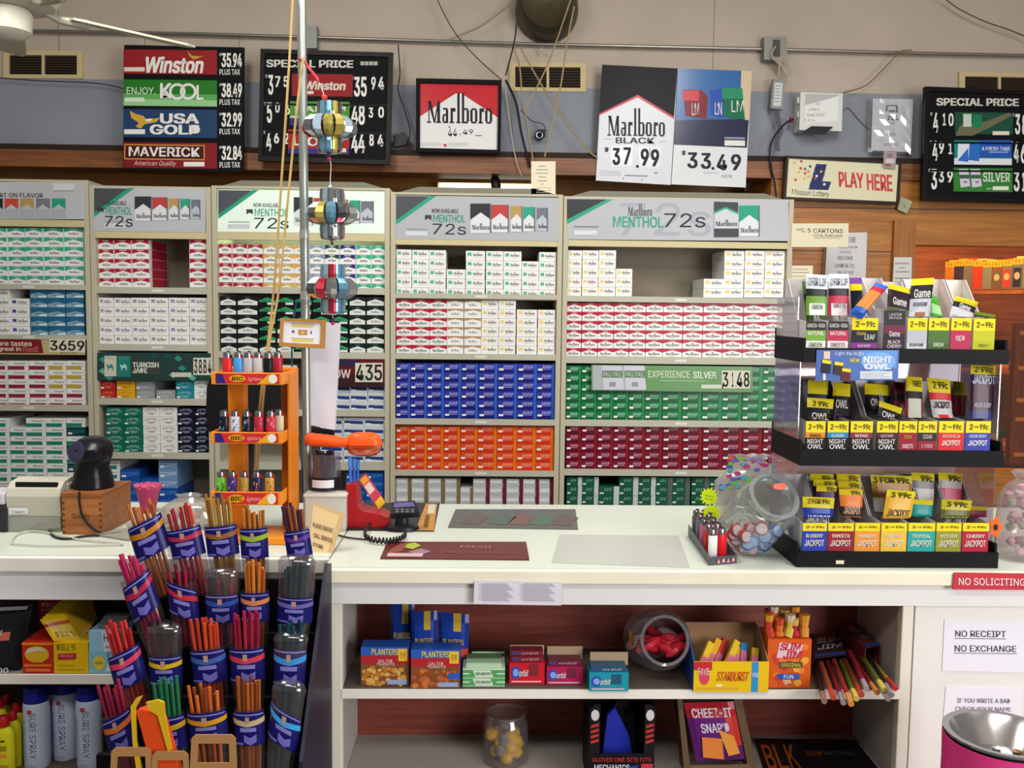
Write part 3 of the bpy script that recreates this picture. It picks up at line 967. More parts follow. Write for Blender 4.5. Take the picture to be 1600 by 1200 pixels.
def d2(g):
    g.ppoly([(193, 165), (339, 166.5), (339, 157), (193, 154)], Y + .0004, M('#8fc088', .3)); g.ppoly([(193, 154), (339, 157), (339, 148), (193, 146)], Y + .0004, M('#57a155', .3))
    g.ptext('ENJOY.', 198, 136, 243, 147, Y - .0005, SIGNW, .01, -.005)
    g.ptext('K', 250, 130, 268, 154, Y - .0005, SIGNW, 0, .02); g.ptext('L', 307, 133, 318, 156, Y - .0005, SIGNW, 0, .02)
    for cx in (277, 294):
        n = 24
        for k in range(n):
            a0, a1 = 2 * PI * k / n, 2 * PI * (k + 1) / n
            q = [(cx + r * math.cos(a), 143 - r * 1.0 * math.sin(a)) for r, a in ((9, a0), (13, a0), (13, a1), (9, a1))]
            g.ppoly(q, Y - .0006, SIGNW)
    g.prect(195, 152.5, 225.5, 159, Y - .0005, M('#c9dcc4'))


def d3(g):
    g.ptext('USA', 250, 177, 311, 193, Y, SIGNW, .006, .03); g.ptext('GOLD', 234, 194.5, 315, 210, Y, SIGNW, .006, .03)
    g.ppoly([(203, 173), (212, 178), (224, 181), (229, 187), (250, 184), (244, 191), (226, 194), (220, 201), (212, 198), (217, 192), (205, 184)][::-1], Y, M('#c79d35', .35))
    g.ppoly([(227, 186), (238, 185), (236, 189), (228, 190)][::-1], Y - .0004, SIGNW)
    g.prect(194, 202, 226.5, 209.5, Y, SIGNW)


def d4(g):
    g.prect(194, 225, 320, 249, Y, M('#bd8440', .35), .012); g.prect(196, 227, 318, 247, Y - .0004, M('#4a1518', .3), .012)
    g.ptext('MAVERICK', 201, 229, 312, 244, Y - .001, SIGNW, .012, .018)
    g.ptext('American Quality', 209, 251, 274, 260, Y, M('#d9b9b4', .4), .012, 0, .2)
    g.prect(287, 253, 319.5, 260, Y, SIGNW)


strip(77, 115, '#8f1a20', d1, '3594', 0)
strip(124, 163, '#22701f', d2, '3849', 1)
strip(170, 214, '#1d3a62', d3, '3299', 2)
strip(222, 262, '#7a161e', d4, '3284', 3)
for x in (226, 374):
    g = MB(); g.tube([atY(x, 54 + .007 * (x - 310), 5.35), atY(x, 73, Y0 + .01)], .0012, M('#3a3630')); g.build('hanging_wire', t)


# --- special price boards
def priceboard(name, quad, Yb, label, title, tb, rows, extra=None):
    c = base_of((quad[2][0] + quad[3][0]) / 2, (quad[2][1] + quad[3][1]) / 2, Yb)
    t = thing(name, c, label, 'sign', 'special price boards')
    g = MB(); g.pslab(quad, Yb, .03, blackp); g.build('panel', t)
    f = MB(); q = quad
    w = 7
    inn = [(q[0][0] + w, q[0][1] + w), (q[1][0] - w, q[1][1] + w), (q[2][0] - w, q[2][1] - w), (q[3][0] + w, q[3][1] - w)]
    for i in range(4):
        j = (i + 1) % 4
        f.pslab([q[i], q[j], inn[j], inn[i]], Yb - .014, .014, M('#120d0e', .4))
    f.build('frame', t)
    g = MB(); g.ptext(title, tb[0], tb[1], tb[2], tb[3], Yb - .002, M('#c9c6bc', .45), .008, .03)
    for (y) in ((tb[3] + 56, tb[3] + 100)):
        g.pbox(q[0][0] + w, y, q[1][0] - w, y + 3, Yb - .006, .006, M('#0d0b0d', .5), .012)
    for k in range(4): g.prect(tb[2] + 11 + 7 * k, tb[1] + 3, tb[2] + 17 + 7 * k, tb[1] + 9, Yb - .002, M('#a9a69c'), .01)
    g.build('heading', t)
    for r in rows:
        ins, draw, digs = r
        g = MB(); g.pbox(*ins[0], Yb - .004, .003, M(ins[1], ins[2] if len(ins) > 2 else .6), .012); draw(g, Yb - .005); g.build('insert_card', t)
        for q_, (s, x0, y0, x1, y1) in enumerate(digs):
            g = MB(); g.pbox(x0 - 1.5, y0 - 2, x1 + 1.5, y1 + 2, Yb - .002, .001, M('#0d0d11', .65), 0)
            if q_ in (0, 3): g.ptext('$', x0 - 4.5, y0 - 1, x0 - .8, y0 + 5, Yb - .0035, SIGNW)
            g.ptext(s, x0, y0, x1, y1, Yb - .003, SIGNW, 0, .025); g.build('price_card', t)
    return t


def i1(g, Y):
    g.ptext('Winston', 474, 126, 539, 140, Y, M('#d8c7bb'), .02, .03, .16); g.prect(473, 142, 490, 147, Y, M('#d8c7bb'))


def i2(g, Y):
    g.prect(453, 184, 546, 196, Y, M('#26346f', .6)); g.ppoly([(453, 181), (546, 184), (546, 187), (500, 186), (453, 184)][::-1], Y - .0004, M('#bcd0a5'))
    g.ptext('SALEM', 460, 166, 540, 175, Y, M('#cfd8bd'), .006, .02)


def i3(g, Y):
    g.prect(450, 232, 546, 240, Y, M('#2a2f78', .6)); g.ptext('L', 459, 213, 467, 227, Y, SIGNW, 0, .03); g.pcirc(488, 221, 9, 7, Y, SIGNW); g.pcirc(489, 221, 5, 5, Y - .0005, M('#9a2420'))
    g.prect(500, 232, 541, 238, Y - .0006, M('#d6d0bc'))


priceboard('price_board', [(407, 76), (614, 82), (609, 257), (403, 251)], 5.2, 'black three-row price board half hidden by the steel pole and hanging ornaments',
           'SPECIAL PRICE', (416, 93, 552, 105), [
    (((456, 115, 551, 150), '#8d1c22'), i1, [('3', 419, 117, 427, 148), ('7', 430, 119, 438, 136), ('5', 443, 119, 450, 136), ('35', 553, 120, 573, 151), ('9', 580, 120, 587, 140), ('4', 591, 120, 600, 140)]),
    (((453, 158, 546, 195), '#4a8a2c'), i2, [('5', 417, 160, 425, 192), ('0', 430, 160, 437, 176), ('6', 446, 163, 453, 179), ('48', 549, 163, 570, 195), ('3', 576, 168, 583, 184), ('0', 591, 167, 600, 184)]),
    (((450, 202, 546, 240), '#9b2523'), i3, [('4', 416, 205, 424, 236), ('6', 428, 207, 436, 224), ('2', 444, 208, 451, 225), ('44', 549, 208, 570, 239), ('8', 577, 209, 584, 228), ('4', 590, 209, 599, 229)])])


def j1(g, Y):
    g.prect(1505, 178, 1518, 198, Y, M('#bcc9bd', .3)); g.prect(1520, 179, 1534, 200, Y, M('#1d7a56', .3)); g.prect(1551, 205, 1577, 211, Y, M('#d8d3c2'))
    g.ppoly([(1493, 212), (1500, 196), (1540, 190), (1576, 176), (1582, 180), (1545, 200), (1520, 212)][::-1], Y + .0003, M('#8a8a6a', .12, metal=.6))  # slanting pale band: glare on the green card, put into its colour


def j2(g, Y):
    g.prect(1531, 219, 1581, 246, Y, M('#2655ab', .3)); g.prect(1491, 247, 1581, 257, Y, M('#d7dbe0', .35), .01)
    g.ppoly([(1497, 222), (1515, 224), (1513, 253), (1496, 251)][::-1], Y - .0005, M('#d5dde2', .3)); g.ppoly([(1515, 226), (1531, 224), (1530, 252), (1513, 250)][::-1], Y - .0006, M('#2a6bc0', .3))
    g.ppoly([(1496, 251), (1513, 231), (1513, 253)][::-1], Y - .0008, M('#2a6bc0', .3))
    g.ptext('A FRESH TAKE', 1534, 229, 1578, 235, Y - .001, M('#dfe6f2'), .012, .01); g.prect(1545, 237, 1575, 238.5, Y - .001, M('#9db4de'))


def j3(g, Y):
    for x in (1498, 1516):
        g.ppoly([(x, 264), (x + 15, 264), (x + 18, 291), (x + 3, 293)][::-1], Y, M('#c9c4d4', .35)); g.ppoly([(x + 1, 273), (x + 16, 273), (x + 17, 279), (x + 1.6, 279)][::-1], Y - .0005, M('#3d5a49'))
        g.prect(x + 8, 283, x + 13, 286, Y - .0005, M('#7a6a8a'))
    g.ptext('SILVER', 1536, 269, 1578, 284, Y, M('#d7e0cf'), .012, .015); g.prect(1551, 291, 1576, 297, Y, M('#d9dccd')); g.prect(1541, 294, 1549, 295.5, Y, M('#a9c79f'))


priceboard('price_board', [(1446, 135), (1640, 142), (1640, 319), (1441, 313)], 5.2, 'black three-row price board hanging at the right edge, silver card in its bottom row',
           'SPECIAL PRICE', (1463, 153, 1592, 165), [
    (((1492, 175, 1583, 209), '#1c4a3a', .12), j1, [('4', 1458, 176, 1466, 207), ('1', 1473, 177, 1478, 196), ('0', 1482, 177, 1490, 197), ('3', 1586, 178, 1594, 210), ('8', 1597, 179, 1606, 211)]),
    (((1491, 219, 1581, 255), '#1b7f80'), j2, [('4', 1457, 220, 1465, 251), ('9', 1467, 221, 1475, 240), ('1', 1482, 222, 1488, 241), ('4', 1584, 222, 1592, 254), ('6', 1595, 223, 1604, 255)]),
    (((1490, 262, 1582, 299), '#2f7a2f'), j3, [('3', 1455, 264, 1464, 296), ('3', 1467, 266, 1475, 285), ('9', 1480, 266, 1489, 285), ('3', 1584, 267, 1593, 299), ('1', 1597, 268, 1602, 299)])])

# --- framed red roof poster
t = thing('framed_poster', base_of(717, 241, 5.24), 'square black-framed poster with red peaked roof above tall dark lettering', 'poster')
q = [(650, 122), (784, 125), (782, 240), (650, 237)]
inn = [(656, 129), (779, 132), (777, 234), (656, 231)]
f = MB()
for i in range(4):
    j = (i + 1) % 4
    f.pslab([q[i], q[j], inn[j], inn[i]], 5.22, .03, blackp)
f.build('frame', t)
g = MB(); Y = 5.236
g.pslab(inn, Y, .006, M('#d9d9d8', .25))
g.ppoly([(656, 129), (779, 132), (778.5, 184), (721, 146), (712, 146), (656, 182)][::-1], Y - .0006, M('#bb1c26', .25))
g.ptext('SLAB', 667, 144.5, 769, 192, Y - .0012, M('#1b1720'), .012)
g.ptext('$', 700, 197, 704, 200, Y - .0012, blackp); g.ptext('44', 700, 201, 714, 213, Y - .0012, blackp); g.ptext('.', 718, 209, 720, 211, Y - .0012, blackp); g.ptext('49', 723, 202, 739, 210, Y - .0012, blackp)
g.prect(742, 211, 753, 212.5, Y - .0012, M('#777777'))
for k, (x0, x1) in enumerate(((658, 690), (701, 731))):
    for r in range(3): g.prect(x0, 223 + r * 2, x1, 223.8 + r * 2, Y - .0012, M('#b4b4b4'))
g.prect(693, 225, 698, 229, Y - .0012, M('#b8434a'))
g.build('print', t)

# --- two tall price placards
t = thing('price_placard', base_of(990, 288, 5.287), 'tall placard with black top and white peaked roof priced 37.99', 'sign', 'tall price placards')
g = MB(); Y = 5.287
g.pslab([(941, 101), (1059, 107), (1048, 289), (931, 282)], Y, .006, M('#d3d6dc', .25), M('#a9a9a9'))
g.ppoly([(941, 101), (1059, 107), (1053, 184), (996.5, 150), (936, 179)][::-1], Y - .0006, M('#0b0d13', .4))
g.ppoly([(936, 180.5), (936.2, 177.5), (996.5, 148), (1053.6, 182.5), (1053, 186), (996.5, 152)][::-1], Y - .001, M('#c03a4c', .3))
g.ptext('SLAB', 949, 168.5, 1039, 212, Y - .0012, M('#33333c'), .012)
g.ptext('BLACK', 962, 214.5, 1023, 224, Y - .0012, M('#4a4a52'), .01, .02)
g.prect(943, 217, 955, 217.7, Y - .0012, M('#999999')); g.prect(1030, 221, 1040, 221.7, Y - .0012, M('#999999'))
g.ptext('$', 944, 230, 952, 238, Y - .0012, M('#26262c'), 0, .02)
for s, x0, x1, y in (('3', 957, 969, 231), ('7', 974, 986, 230), ('9', 1001, 1014, 232), ('9', 1017, 1030, 233)):
    g.prect(x0 - 2, y - 2, x1 + 2, y + 29, Y - .0009, M('#dcdee4', .15)); g.ptext(s, x0, y, x1, y + 27, Y - .0014, M('#26262c'), 0, .03)
g.pcirc(996, 260, 2.4, 2.4, Y - .0014, M('#26262c'))
for k in range(3): g.prect(937, 267 + 3 * k, 970, 267.8 + 3 * k, Y - .0012, M('#a5a7ad'), .02)
g.prect(976, 273, 1012, 275, Y - .0012, M('#8c8c92'), .03); g.prect(1022, 269, 1028, 271, Y - .0012, M('#8c8c92'))
for x in (974, 1003): g.pcirc(x, 279 + (x - 974) * .06, 1, 1, Y - .0012, M('#3a3a3a'))
g.build('placard_sheet', t)
t = thing('price_placard', base_of(1107, 293, 5.287), 'tall placard with blue photo of three packs priced 33.49', 'sign', 'tall price placards')
g = MB()
g.pslab([(1060.5, 107), (1175, 111), (1165, 293), (1049, 288)], Y, .006, M('#d9dbde', .25), M('#a9a9a9'))
g.ppoly([(1060, 107), (1158, 110.5), (1156, 186), (1055, 188)][::-1], Y - .0006, M('#2a63a3', .2))
g.ppoly([(1055, 188), (1156, 186), (1170, 188), (1167, 231), (1052, 226)][::-1], Y - .0006, M('#1a2242', .2))
g.ppoly([(1157, 110.5), (1175, 111), (1171, 188), (1156, 187)][::-1], Y - .0006, M('#cdb99a', .3))
for pts, c in (([(1067, 140), (1095, 140), (1106, 150), (1104, 186), (1071, 181)], '#7b2430'), ([(1066, 141), (1093, 141), (1092, 158), (1068, 157)], '#c8434b'),
               ([(1109, 141), (1130, 138), (1130, 184), (1111, 180)], '#2850a8'), ([(1128, 137), (1160, 138), (1164, 187), (1131, 183)], '#17694c'), ([(1128, 137), (1160, 138), (1161, 154), (1128, 154)], '#2a8a63')):
    g.ppoly(pts[::-1], Y - .001 - .0001 * len(c) - (.0002 if c in ('#c8434b', '#2a8a63') else 0), M(c, .25))
for s, x0, x1, y0, y1 in (('LM', 1081, 1092, 161, 180), ('LN', 1117, 1128, 160, 179), ('LM', 1143, 1162, 157, 175)):
    g.ptext(s, x0, y0, x1, y1, Y - .0024, SIGNW, 0, -.01)
    g.ptext('&', (x0 + x1) / 2 - 2, y0 + 2, (x0 + x1) / 2 + 1, y0 + 6, Y - .0026, SIGNW)
g.prect(1132, 214, 1164, 217, Y - .0012, M('#8d93a8'), .02); g.prect(1132, 219, 1164, 227.5, Y - .0012, SIGNW, .02)
g.ptext('$', 1065, 235, 1072, 243, Y - .0012, M('#26262c'), 0, .02)
for s, x0, x1, y in (('3', 1074, 1090, 238), ('3', 1095, 1111, 239), ('4', 1120, 1136, 241), ('9', 1142, 1158, 241)):
    g.prect(x0 - 2, y - 2, x1 + 2, y + 27, Y - .0009, M('#dcdee4', .15)); g.ptext(s, x0, y, x1, y + 25, Y - .0014, M('#26262c'), 0, .025)
g.pcirc(1114, 263, 2.4, 2.4, Y - .0014, M('#26262c'))
g.ptext('PLUS TAX', 1128, 273, 1144, 278, Y - .0012, M('#555555')); g.prect(1099, 269.5, 1123, 270.5, Y - .0012, M('#9a9aa0'))
g.build('placard_sheet', t)

# --- lottery sign
t = thing('lottery_sign', base_of(1316, 316, 5.25), 'cream dark-framed lottery sign with navy letter and red PLAY HERE', 'sign')
q = [(1229, 243), (1409, 253), (1405, 319), (1225, 311)]
inn = [(1232.5, 247), (1405, 256.5), (1401, 315), (1228.5, 307.5)]
f = MB()
for i in range(4):
    j = (i + 1) % 4
    f.pslab([q[i], q[j], inn[j], inn[i]], 5.24, .05, M('#2b211d', .35))
f.build('frame', t)
g = MB(); Y = 5.25
g.pslab(inn, Y, .01, M('#d9d4b2', .22))
nv = M('#222a5e', .4)
g.ppoly([(1275, 256), (1292, 257), (1285, 283), (1299, 284), (1294, 297), (1263, 296)][::-1], Y - .0008, nv)
for k in range(26):
    a = random.random()
    e = [(1275 - 12 * a, 256 + 40 * a), (1292 - 7 * a, 257 + 26 * a)][k % 2]
    g.prect(e[0] - .8, e[1], e[0] + .8, e[1] + 1.6, Y - .0012, M('#a9aecb'))
for x, y, c in ((1241, 254, 'd2b33c'), (1252, 252, 'b8433e'), (1251, 263, 'b8433e'), (1258, 264, '3a6b52'), (1266, 260, '2b2f63'), (1248, 269, 'd2b33c'), (1258, 271, 'b8433e'), (1263, 276, 'd2b33c'), (1243, 281, 'b8433e'), (1257, 279, 'd2b33c'), (1283, 268, 'd9a53a'), (1274, 279, 'b8433e'), (1288, 288, 'dcdcdc'), (1276, 275, 'dcdcdc'), (1263, 268, 'c8734a')):
    g.prect(x - 1.8, y - 1.8, x + 1.8, y + 1.8, Y - .0014, M('#' + c))
g.ptext('Missouri Lottery', 1237, 295, 1295, 306, Y - .001, M('#2b2a33'), .07, -.004, .1)
g.ptext('PLAY', 1311, 268, 1350, 292, Y - .001, M('#c8484a'), .06, .03, -.05); g.ptext('HERE', 1355, 271, 1395, 297, Y - .001, M('#c8484a'), .06, .03, -.05)
g.build('face', t)

# --- small paper notices
def paper(name, quad, Y, label, cat, col='#d9d2bd', lines=(), texts=(), grp=None, th=.0015):
    g = MB(); g.pslab(quad, Y, th, M(col, .5))
    for (x0, y0, x1, y1, c) in lines: g.prect(x0, y0, x1, y1, Y - .0008, M(c), .01)
    for (s, x0, y0, x1, y1, c) in texts: g.ptext(s, x0, y0, x1, y1, Y - .0009, M(c), .012, .005)
    o = g.build(name); return tag(o, label, cat, grp)


gy = '#8d8878'
paper('price_notice', [(830, 252), (868, 252), (868, 307), (830, 306)], 4.9, 'cream notice card standing on the beige cabinets under dangling cables', 'notice', '#ddd3b9',
      [(841 - w, y, 841 + w + 12, y + 1.2, gy) for w, y in ((0, 259), (3, 264.5), (4, 270), (0, 276), (1, 282), (-4, 287))] + [(838, y, 862, y + .8, '#aaa595') for y in (293, 297, 300, 303)], grp=None)
paper('notice_card', [(1235, 415), (1270, 415), (1270, 447), (1235, 447)], 4.86, 'small cream card beside widest cabinet below the carton limit sign', 'notice', '#ddd3b9', [(1239, 420, 1262, 421.2, gy), (1238, 425, 1264, 426.2, gy), (1238, 431, 1263, 432, gy)])
paper('carton_limit_sign', [(1237, 349), (1326, 349), (1325, 386), (1236, 386)], 4.84, 'cream sign reading LIMIT 5 CARTONS beside the widest cabinet', 'sign', '#d8d0b2', [(1272, 371, 1313, 372, '#9a9078')],
      [('LIMIT', 1244, 357, 1257, 360, '#3a352e'), ('OF', 1252, 361, 1258, 363, '#3a352e'), ('5 CARTONS', 1262, 357, 1317, 363.5, '#2b2723'), ('TOTAL PURCHASE', 1270, 366, 1317, 369.5, '#5b5548')])
paper('age_notice', [(1293, 364), (1355, 363), (1352, 450), (1288, 450)], 5.27, 'white age notice in a clear sleeve pinned on the pine planks', 'notice', '#efecec', [],
      [('NO ONE', 1322, 370, 1337, 379, '#55627a'), ('ALLOWED', 1310, 384, 1340, 388, '#8d8a90'), ('ANYTIME', 1312, 392, 1330, 396, '#8d8a90'), ('NO ONE', 1309, 400, 1333, 406, '#5b5860'), ('UNDER 21', 1305, 412, 1335, 418, '#5b5860'), ('YRS. OF AGE', 1307, 423, 1334, 428, '#7d7a82')])
g = MB(); g.ppoly([(1290, 362), (1357, 361), (1353, 450), (1282, 450)][::-1], 5.262, CLEAR('#ffffff', .03, .35, .03)); s_ = tag(g.build('plastic_sleeve'), 'clear plastic sleeve shining over the age notice', 'sleeve')
paper('customer_notice', [(1397, 402), (1425, 402), (1424, 440), (1395, 440)], 5.28, 'narrow white notice on the pine window trim', 'notice', '#d3d3cf', [(1398, 434, 1421, 435.5, '#777777')],
      [('ANONYMOUS', 1398, 410, 1421, 413, '#6b6b6b'), ('MUST', 1405, 417, 1415, 419.5, '#6b6b6b'), ('ACCOMPANY', 1399, 423, 1421, 426, '#6b6b6b')])
t = thing('restroom_notice', base_of(1396, 240, 5.3), 'white notice in a wrinkled clear sleeve with a sketch, on the grey band', 'notice')
g = MB(); Y = 5.315
g.pslab([(1364, 154), (1427, 155), (1423, 238), (1361, 235)], Y, .001, M('#cfd0d8', .5))
dk = M('#5a5d68')
for x0, y0, x1, y1 in ((1385, 164, 1402, 166), (1384, 166, 1387, 174), (1400, 166, 1403, 176), (1389, 172, 1399, 175), (1386, 181, 1402, 183), (1387, 184, 1390, 188), (1392, 185, 1404, 188)): g.prect(x0, y0, x1, y1, Y - .0008, dk)
g.ptext('NO', 1393, 191, 1398, 194, Y - .0008, dk); g.ptext('PUBLIC', 1386, 208, 1400, 212, Y - .0008, dk); g.ptext('RESTROOM', 1382, 224, 1405, 228, Y - .0008, dk)
g.build('sheet', t)
g = MB()
nx, ny = 9, 10
vs = []
for j in range(ny + 1):
    for i in range(nx + 1):
        u, v = i / nx, j / ny
        p = atY(1358 + 75 * u - 2 * v, 151 + 3 * u + (86 + 2 * u) * v, Y - .006)
        vs.append(p + Vector((0, random.uniform(-.0035, .0035), 0)))
g.add(vs, [(j * (nx + 1) + i, (j + 1) * (nx + 1) + i, (j + 1) * (nx + 1) + i + 1, j * (nx + 1) + i + 1) for j in range(ny) for i in range(nx)], CLEAR('#ffffff', .04, .4, .08))
g.build('clear_sleeve', t)
paper('photo_strip', [(1381, 236), (1401, 238), (1399, 264), (1380, 262)], 5.235, 'small pinkish photo strip hanging over the lottery sign frame', 'photo', '#a58e92', [(1384, 248, 1397, 255, '#c9bfc4'), (1383, 256, 1392, 260, '#8d5a4a'), (1386, 240, 1395, 246, '#83737d')])
paper('dollar_bill', [(1408, 307), (1426, 315), (1417, 334), (1402, 327)], 5.29, 'green dollar bill pinned slanting below the lottery sign', 'banknote', '#a3a784', [], [('1', 1412, 319, 1415, 324, '#5d6b4c')])

# --- vents
def vent(x0, y0, x1, y1, label, sl=0.005):
    t = thing('wall_vent', base_of((x0 + x1) / 2, y1, YW - .02), label, 'vent', 'wall vents')
    Y = YW - .02
    b = 9; xm = (x0 + x1) / 2
    f = MB()
    cf = M('#c3b184', .5)
    for (a0, b0, a1, b1) in ((x0, y0, x1, y0 + 7), (x0, y1 - 6, x1, y1), (x0, y0 + 7, x0 + b, y1 - 6), (x1 - b, y0 + 7, x1, y1 - 6), (xm - 2, y0 + 7, xm + 2, y1 - 6)):
        f.pbox(a0, b0 + sl * (a0 - x0), a1, b1 + sl * (a0 - x0), Y, .02, cf, sl)
    f.build('frame', t)
    k = MB(); k.pbox(x0 + 3, y0 + 3, x1 - 3, y1 - 3, Y + .016, .002, M('#1d1712', .8), sl); k.build('duct', t)
    s = MB()
    n = 7
    for i in range(n):
        y = y0 + 8.5 + (y1 - y0 - 15) * i / n
        s.pbox(x0 + b, y + sl * b, x1 - b, y + 1.4 + sl * b, Y + .006, .006, M('#3d3023', .6), sl)
    s.build('louvre', t)


vent(5, 79, 129, 122, 'cream wall vent behind the ceiling fan')
vent(796, 97, 916, 142, 'cream wall vent behind the crossed tan cables', .012)
vent(1499, 112, 1625, 150, 'dusty brass-toned wall vent above the right price board', .02)

# --- conduit, boxes
zs = .0095
g = MB(); g.tube([atY(x, y, 5.36) for x, y in ((-60, 46), (310, 53), (480, 58), (640, 63), (800, 68), (1000, 72.5), (1210, 77), (1420, 83), (1660, 88))], zs, M('#9a968f', .3, .8), 10)
tag(g.build('conduit', smooth=True), 'long steel electrical conduit running along the upper wall', 'conduit')
t = thing('junction_box', base_of(488, 75, 5.33), 'grey conduit junction box beside the steel pole', 'junction box', 'junction boxes')
g = MB(); g.pbox(478, 39, 495, 75, 5.32, .06, M('#7f847f', .45, .5)); g.build('box', t, bevel=.004)
g = MB(); g.pbox(480, 42, 493, 70, 5.317, .003, M('#70756f', .4, .6)); g.build('cover_plate', t)
t = thing('junction_box', base_of(1211, 93, 5.33), 'square grey outlet box with a plugged coiled cord', 'junction box', 'junction boxes')
g = MB(); g.pbox(1194, 57, 1230, 93, 5.32, .06, M('#85857c', .45, .5)); g.build('box', t, bevel=.004)
g = MB(); g.pbox(1208, 62, 1219, 88, 5.316, .004, M('#4a463f', .5)); g.build('outlet', t)
g = MB()
for k in range(5):
    pts = []
    for i in range(25):
        a = 2 * PI * i / 24
        u, v = (10 + k * 1.5) * math.cos(a), (4 + k * .5) * math.sin(a)
        th = .75 + .12 * k
        pts.append(atY(1220 + k * 2 + u * math.cos(th) - v * math.sin(th), 99 + k + u * math.sin(th) + v * math.cos(th), 5.30 - .004 * k))
    g.tube(pts, .0035, M('#aaa08f', .5), 6)
g.tube(curve_pts([atY(x, y, 5.29) for x, y in ((1212, 72), (1206, 84), (1211, 95), (1219, 92), (1217, 110), (1216, 124))]), .004, M('#aaa08f', .5), 6)
tag(g.build('coiled_cable', smooth=True), 'coiled beige power cord hanging from the square outlet box', 'cord')
t = thing('power_adapter', base_of(1216, 171, 5.3), 'grey power adapter brick with white label hanging by its cord', 'adapter')
g = MB(); g.pslab([(1208, 123), (1227, 125), (1223, 171), (1204, 169)], 5.30, .03, M('#868b89', .45)); g.build('case', t, bevel=.006)
g = MB(); g.pslab([(1211, 129), (1223, 130), (1220, 166), (1208, 165)], 5.298, .002, M('#c6cac8', .5))
for k in range(6): g.prect(1212 - .4 * k, 133 + 5 * k, 1220 - .4 * k, 134.4 + 5 * k, 5.2975, M('#7f8482'))
g.build('rating_label', t)
g = MB()
for o in (0, 3, 6):
    g.tube(curve_pts([atY(x + o, y, 5.31 - .003 * o) for x, y in ((1210, 170), (1213, 190), (1217, 205), (1211, 220), (1212, 236))]), .004, M('#55565a', .5), 6)
g.tube(curve_pts([atY(x, y, 5.28) for x, y in ((1240, 186), (1228, 192), (1212, 210), (1203, 232), (1205, 262), (1211, 290), (1214, 325))]), .006, M('#26262a', .4), 7)
tag(g.build('cable_bundle', smooth=True), 'dark cables drooping below the power adapter and router', 'cables')
t = thing('wall_router', base_of(1284, 205, 5.3), 'white wall-mounted router box with handwritten note', 'router')
g = MB(); g.pslab([(1251, 144), (1317, 146), (1315, 205), (1249, 203)], 5.27, .10, M('#cfd0cc', .4)); g.build('housing', t, bevel=.005)
g = MB(); Y = 5.268
g.pslab([(1258, 165), (1310, 150), (1309, 189), (1258, 193)], Y, .002, M('#dedfdd', .4))
g.ppoly([(1258, 146.5), (1310, 148), (1310, 150), (1258, 164)][::-1], Y, M('#aeb0ae'))
for s, x0, y0, x1, y1 in (('1501', 1274, 160, 1282, 164), ('Lottery', 1263, 169, 1280, 174), ('lock 5662', 1261, 177, 1288, 182), ('2 18 14', 1257, 186, 1273, 190)):
    g.ptext(s, x0, y0, x1, y1, Y - .001, M('#6b6d70'), -.03, 0, .1)
g.build('note', t)
g = MB(); g.pslab([(1268, 197), (1302, 198), (1290, 209), (1253, 207)], 5.255, .012, M('#212126', .5)); g.build('bracket', t)
g = MB()
for x, y, c in ((1249, 157, '#d0d0d0'), (1249, 179, '#d0d0d0'), (1238, 187, '#a33a36')): g.pbox(x - 3, y - 5, x + 2.5, y + 4, 5.29, .02, M(c))
g.build('plug', t)

# --- crossing cables
def cable(px, Y, r, c, label, cat='cable', n=6, name='cable', grp=None):
    g = MB(); Ys = Y if isinstance(Y, (list, tuple)) else [Y] * len(px)
    g.tube(curve_pts([atY(x, y, q) for (x, y), q in zip(px, Ys)]), r, M(c, .5), n)
    return tag(g.build(name, smooth=True), label, cat, grp)


tan = '#a08c66'
GC = 'cables dangling over the centre vent'
cable([(895, -10), (872, 57), (854, 105), (826, 162), (819, 176)], 5.16, .0042, tan, 'tan cable crossing the round metal duct, ending above the lens', grp=GC)
cable([(897, 10), (886, 68), (876, 135), (866, 180), (851, 245)], 5.13, .0045, tan, 'tan cable falling from the duct edge to the cream notice', grp=GC)
cable([(803, 74), (812, 105), (816, 150), (824, 192), (830, 232), (833, 252)], 5.27, .0042, tan, 'tan cable hanging from red tape past the vent', grp=GC)
cable([(812, 72), (830, 105), (854, 146), (886, 195), (918, 234), (934, 247)], 5.275, .0045, tan, 'tan cable running slantwise behind the black-topped placard', grp=GC)
cable([(787, 125), (793, 165), (799, 210), (806, 248), (815, 275)], 5.27, .0035, '#b3a892', 'thin pale cable beside the framed red poster', grp=GC)
cable([(813, -10), (808, 30), (803, 68), (790, 118)], 5.18, .0045, '#332c26', 'black cable taped to the conduit above the poster corner', grp=GC)
cable([(790, 125), (806, 160), (814, 205), (824, 245), (829, 262)], 5.28, .007, '#1f1c20', 'thick black cable bundle falling behind the cream notice', grp=GC)
cable([(814, 172), (830, 188), (848, 194), (853, 205)], 5.31, .003, '#4e4538', 'thin brown lead of the small lens camera', grp=GC)
cable([(680, -8), (697, 28), (718, 61), (750, 95), (784, 125)], 5.3, .003, '#4a3f33', 'brown wire sagging from the ceiling to the red poster', grp=GC)
cable([(806, 0), (775, 24), (745, 44), (700, 63)], 5.31, .0042, '#8d8064', 'tan cable slanting up from the conduit left of the duct', grp=GC)
cable([(1474, -4), (1500, 15), (1540, 34), (1575, 46), (1610, 60)], 5.3, .0035, '#5b4636', 'brown wire crossing the wall at upper right')
cable([(1425, 78), (1406, 82), (1380, 108), (1352, 134), (1318, 145)], 5.32, .0035, '#75603f', 'tan wire from the conduit to the white router')
cable([(-10, 121), (60, 126), (150, 130), (195, 139)], 5.33, .003, '#35302b', 'thin black wire along the top of the grey band')
cable([(1318, 173), (1326, 169), (1340, 185), (1358, 203)], 5.38, .002, '#4d4f55', 'thin wire on the grey band right of the router')
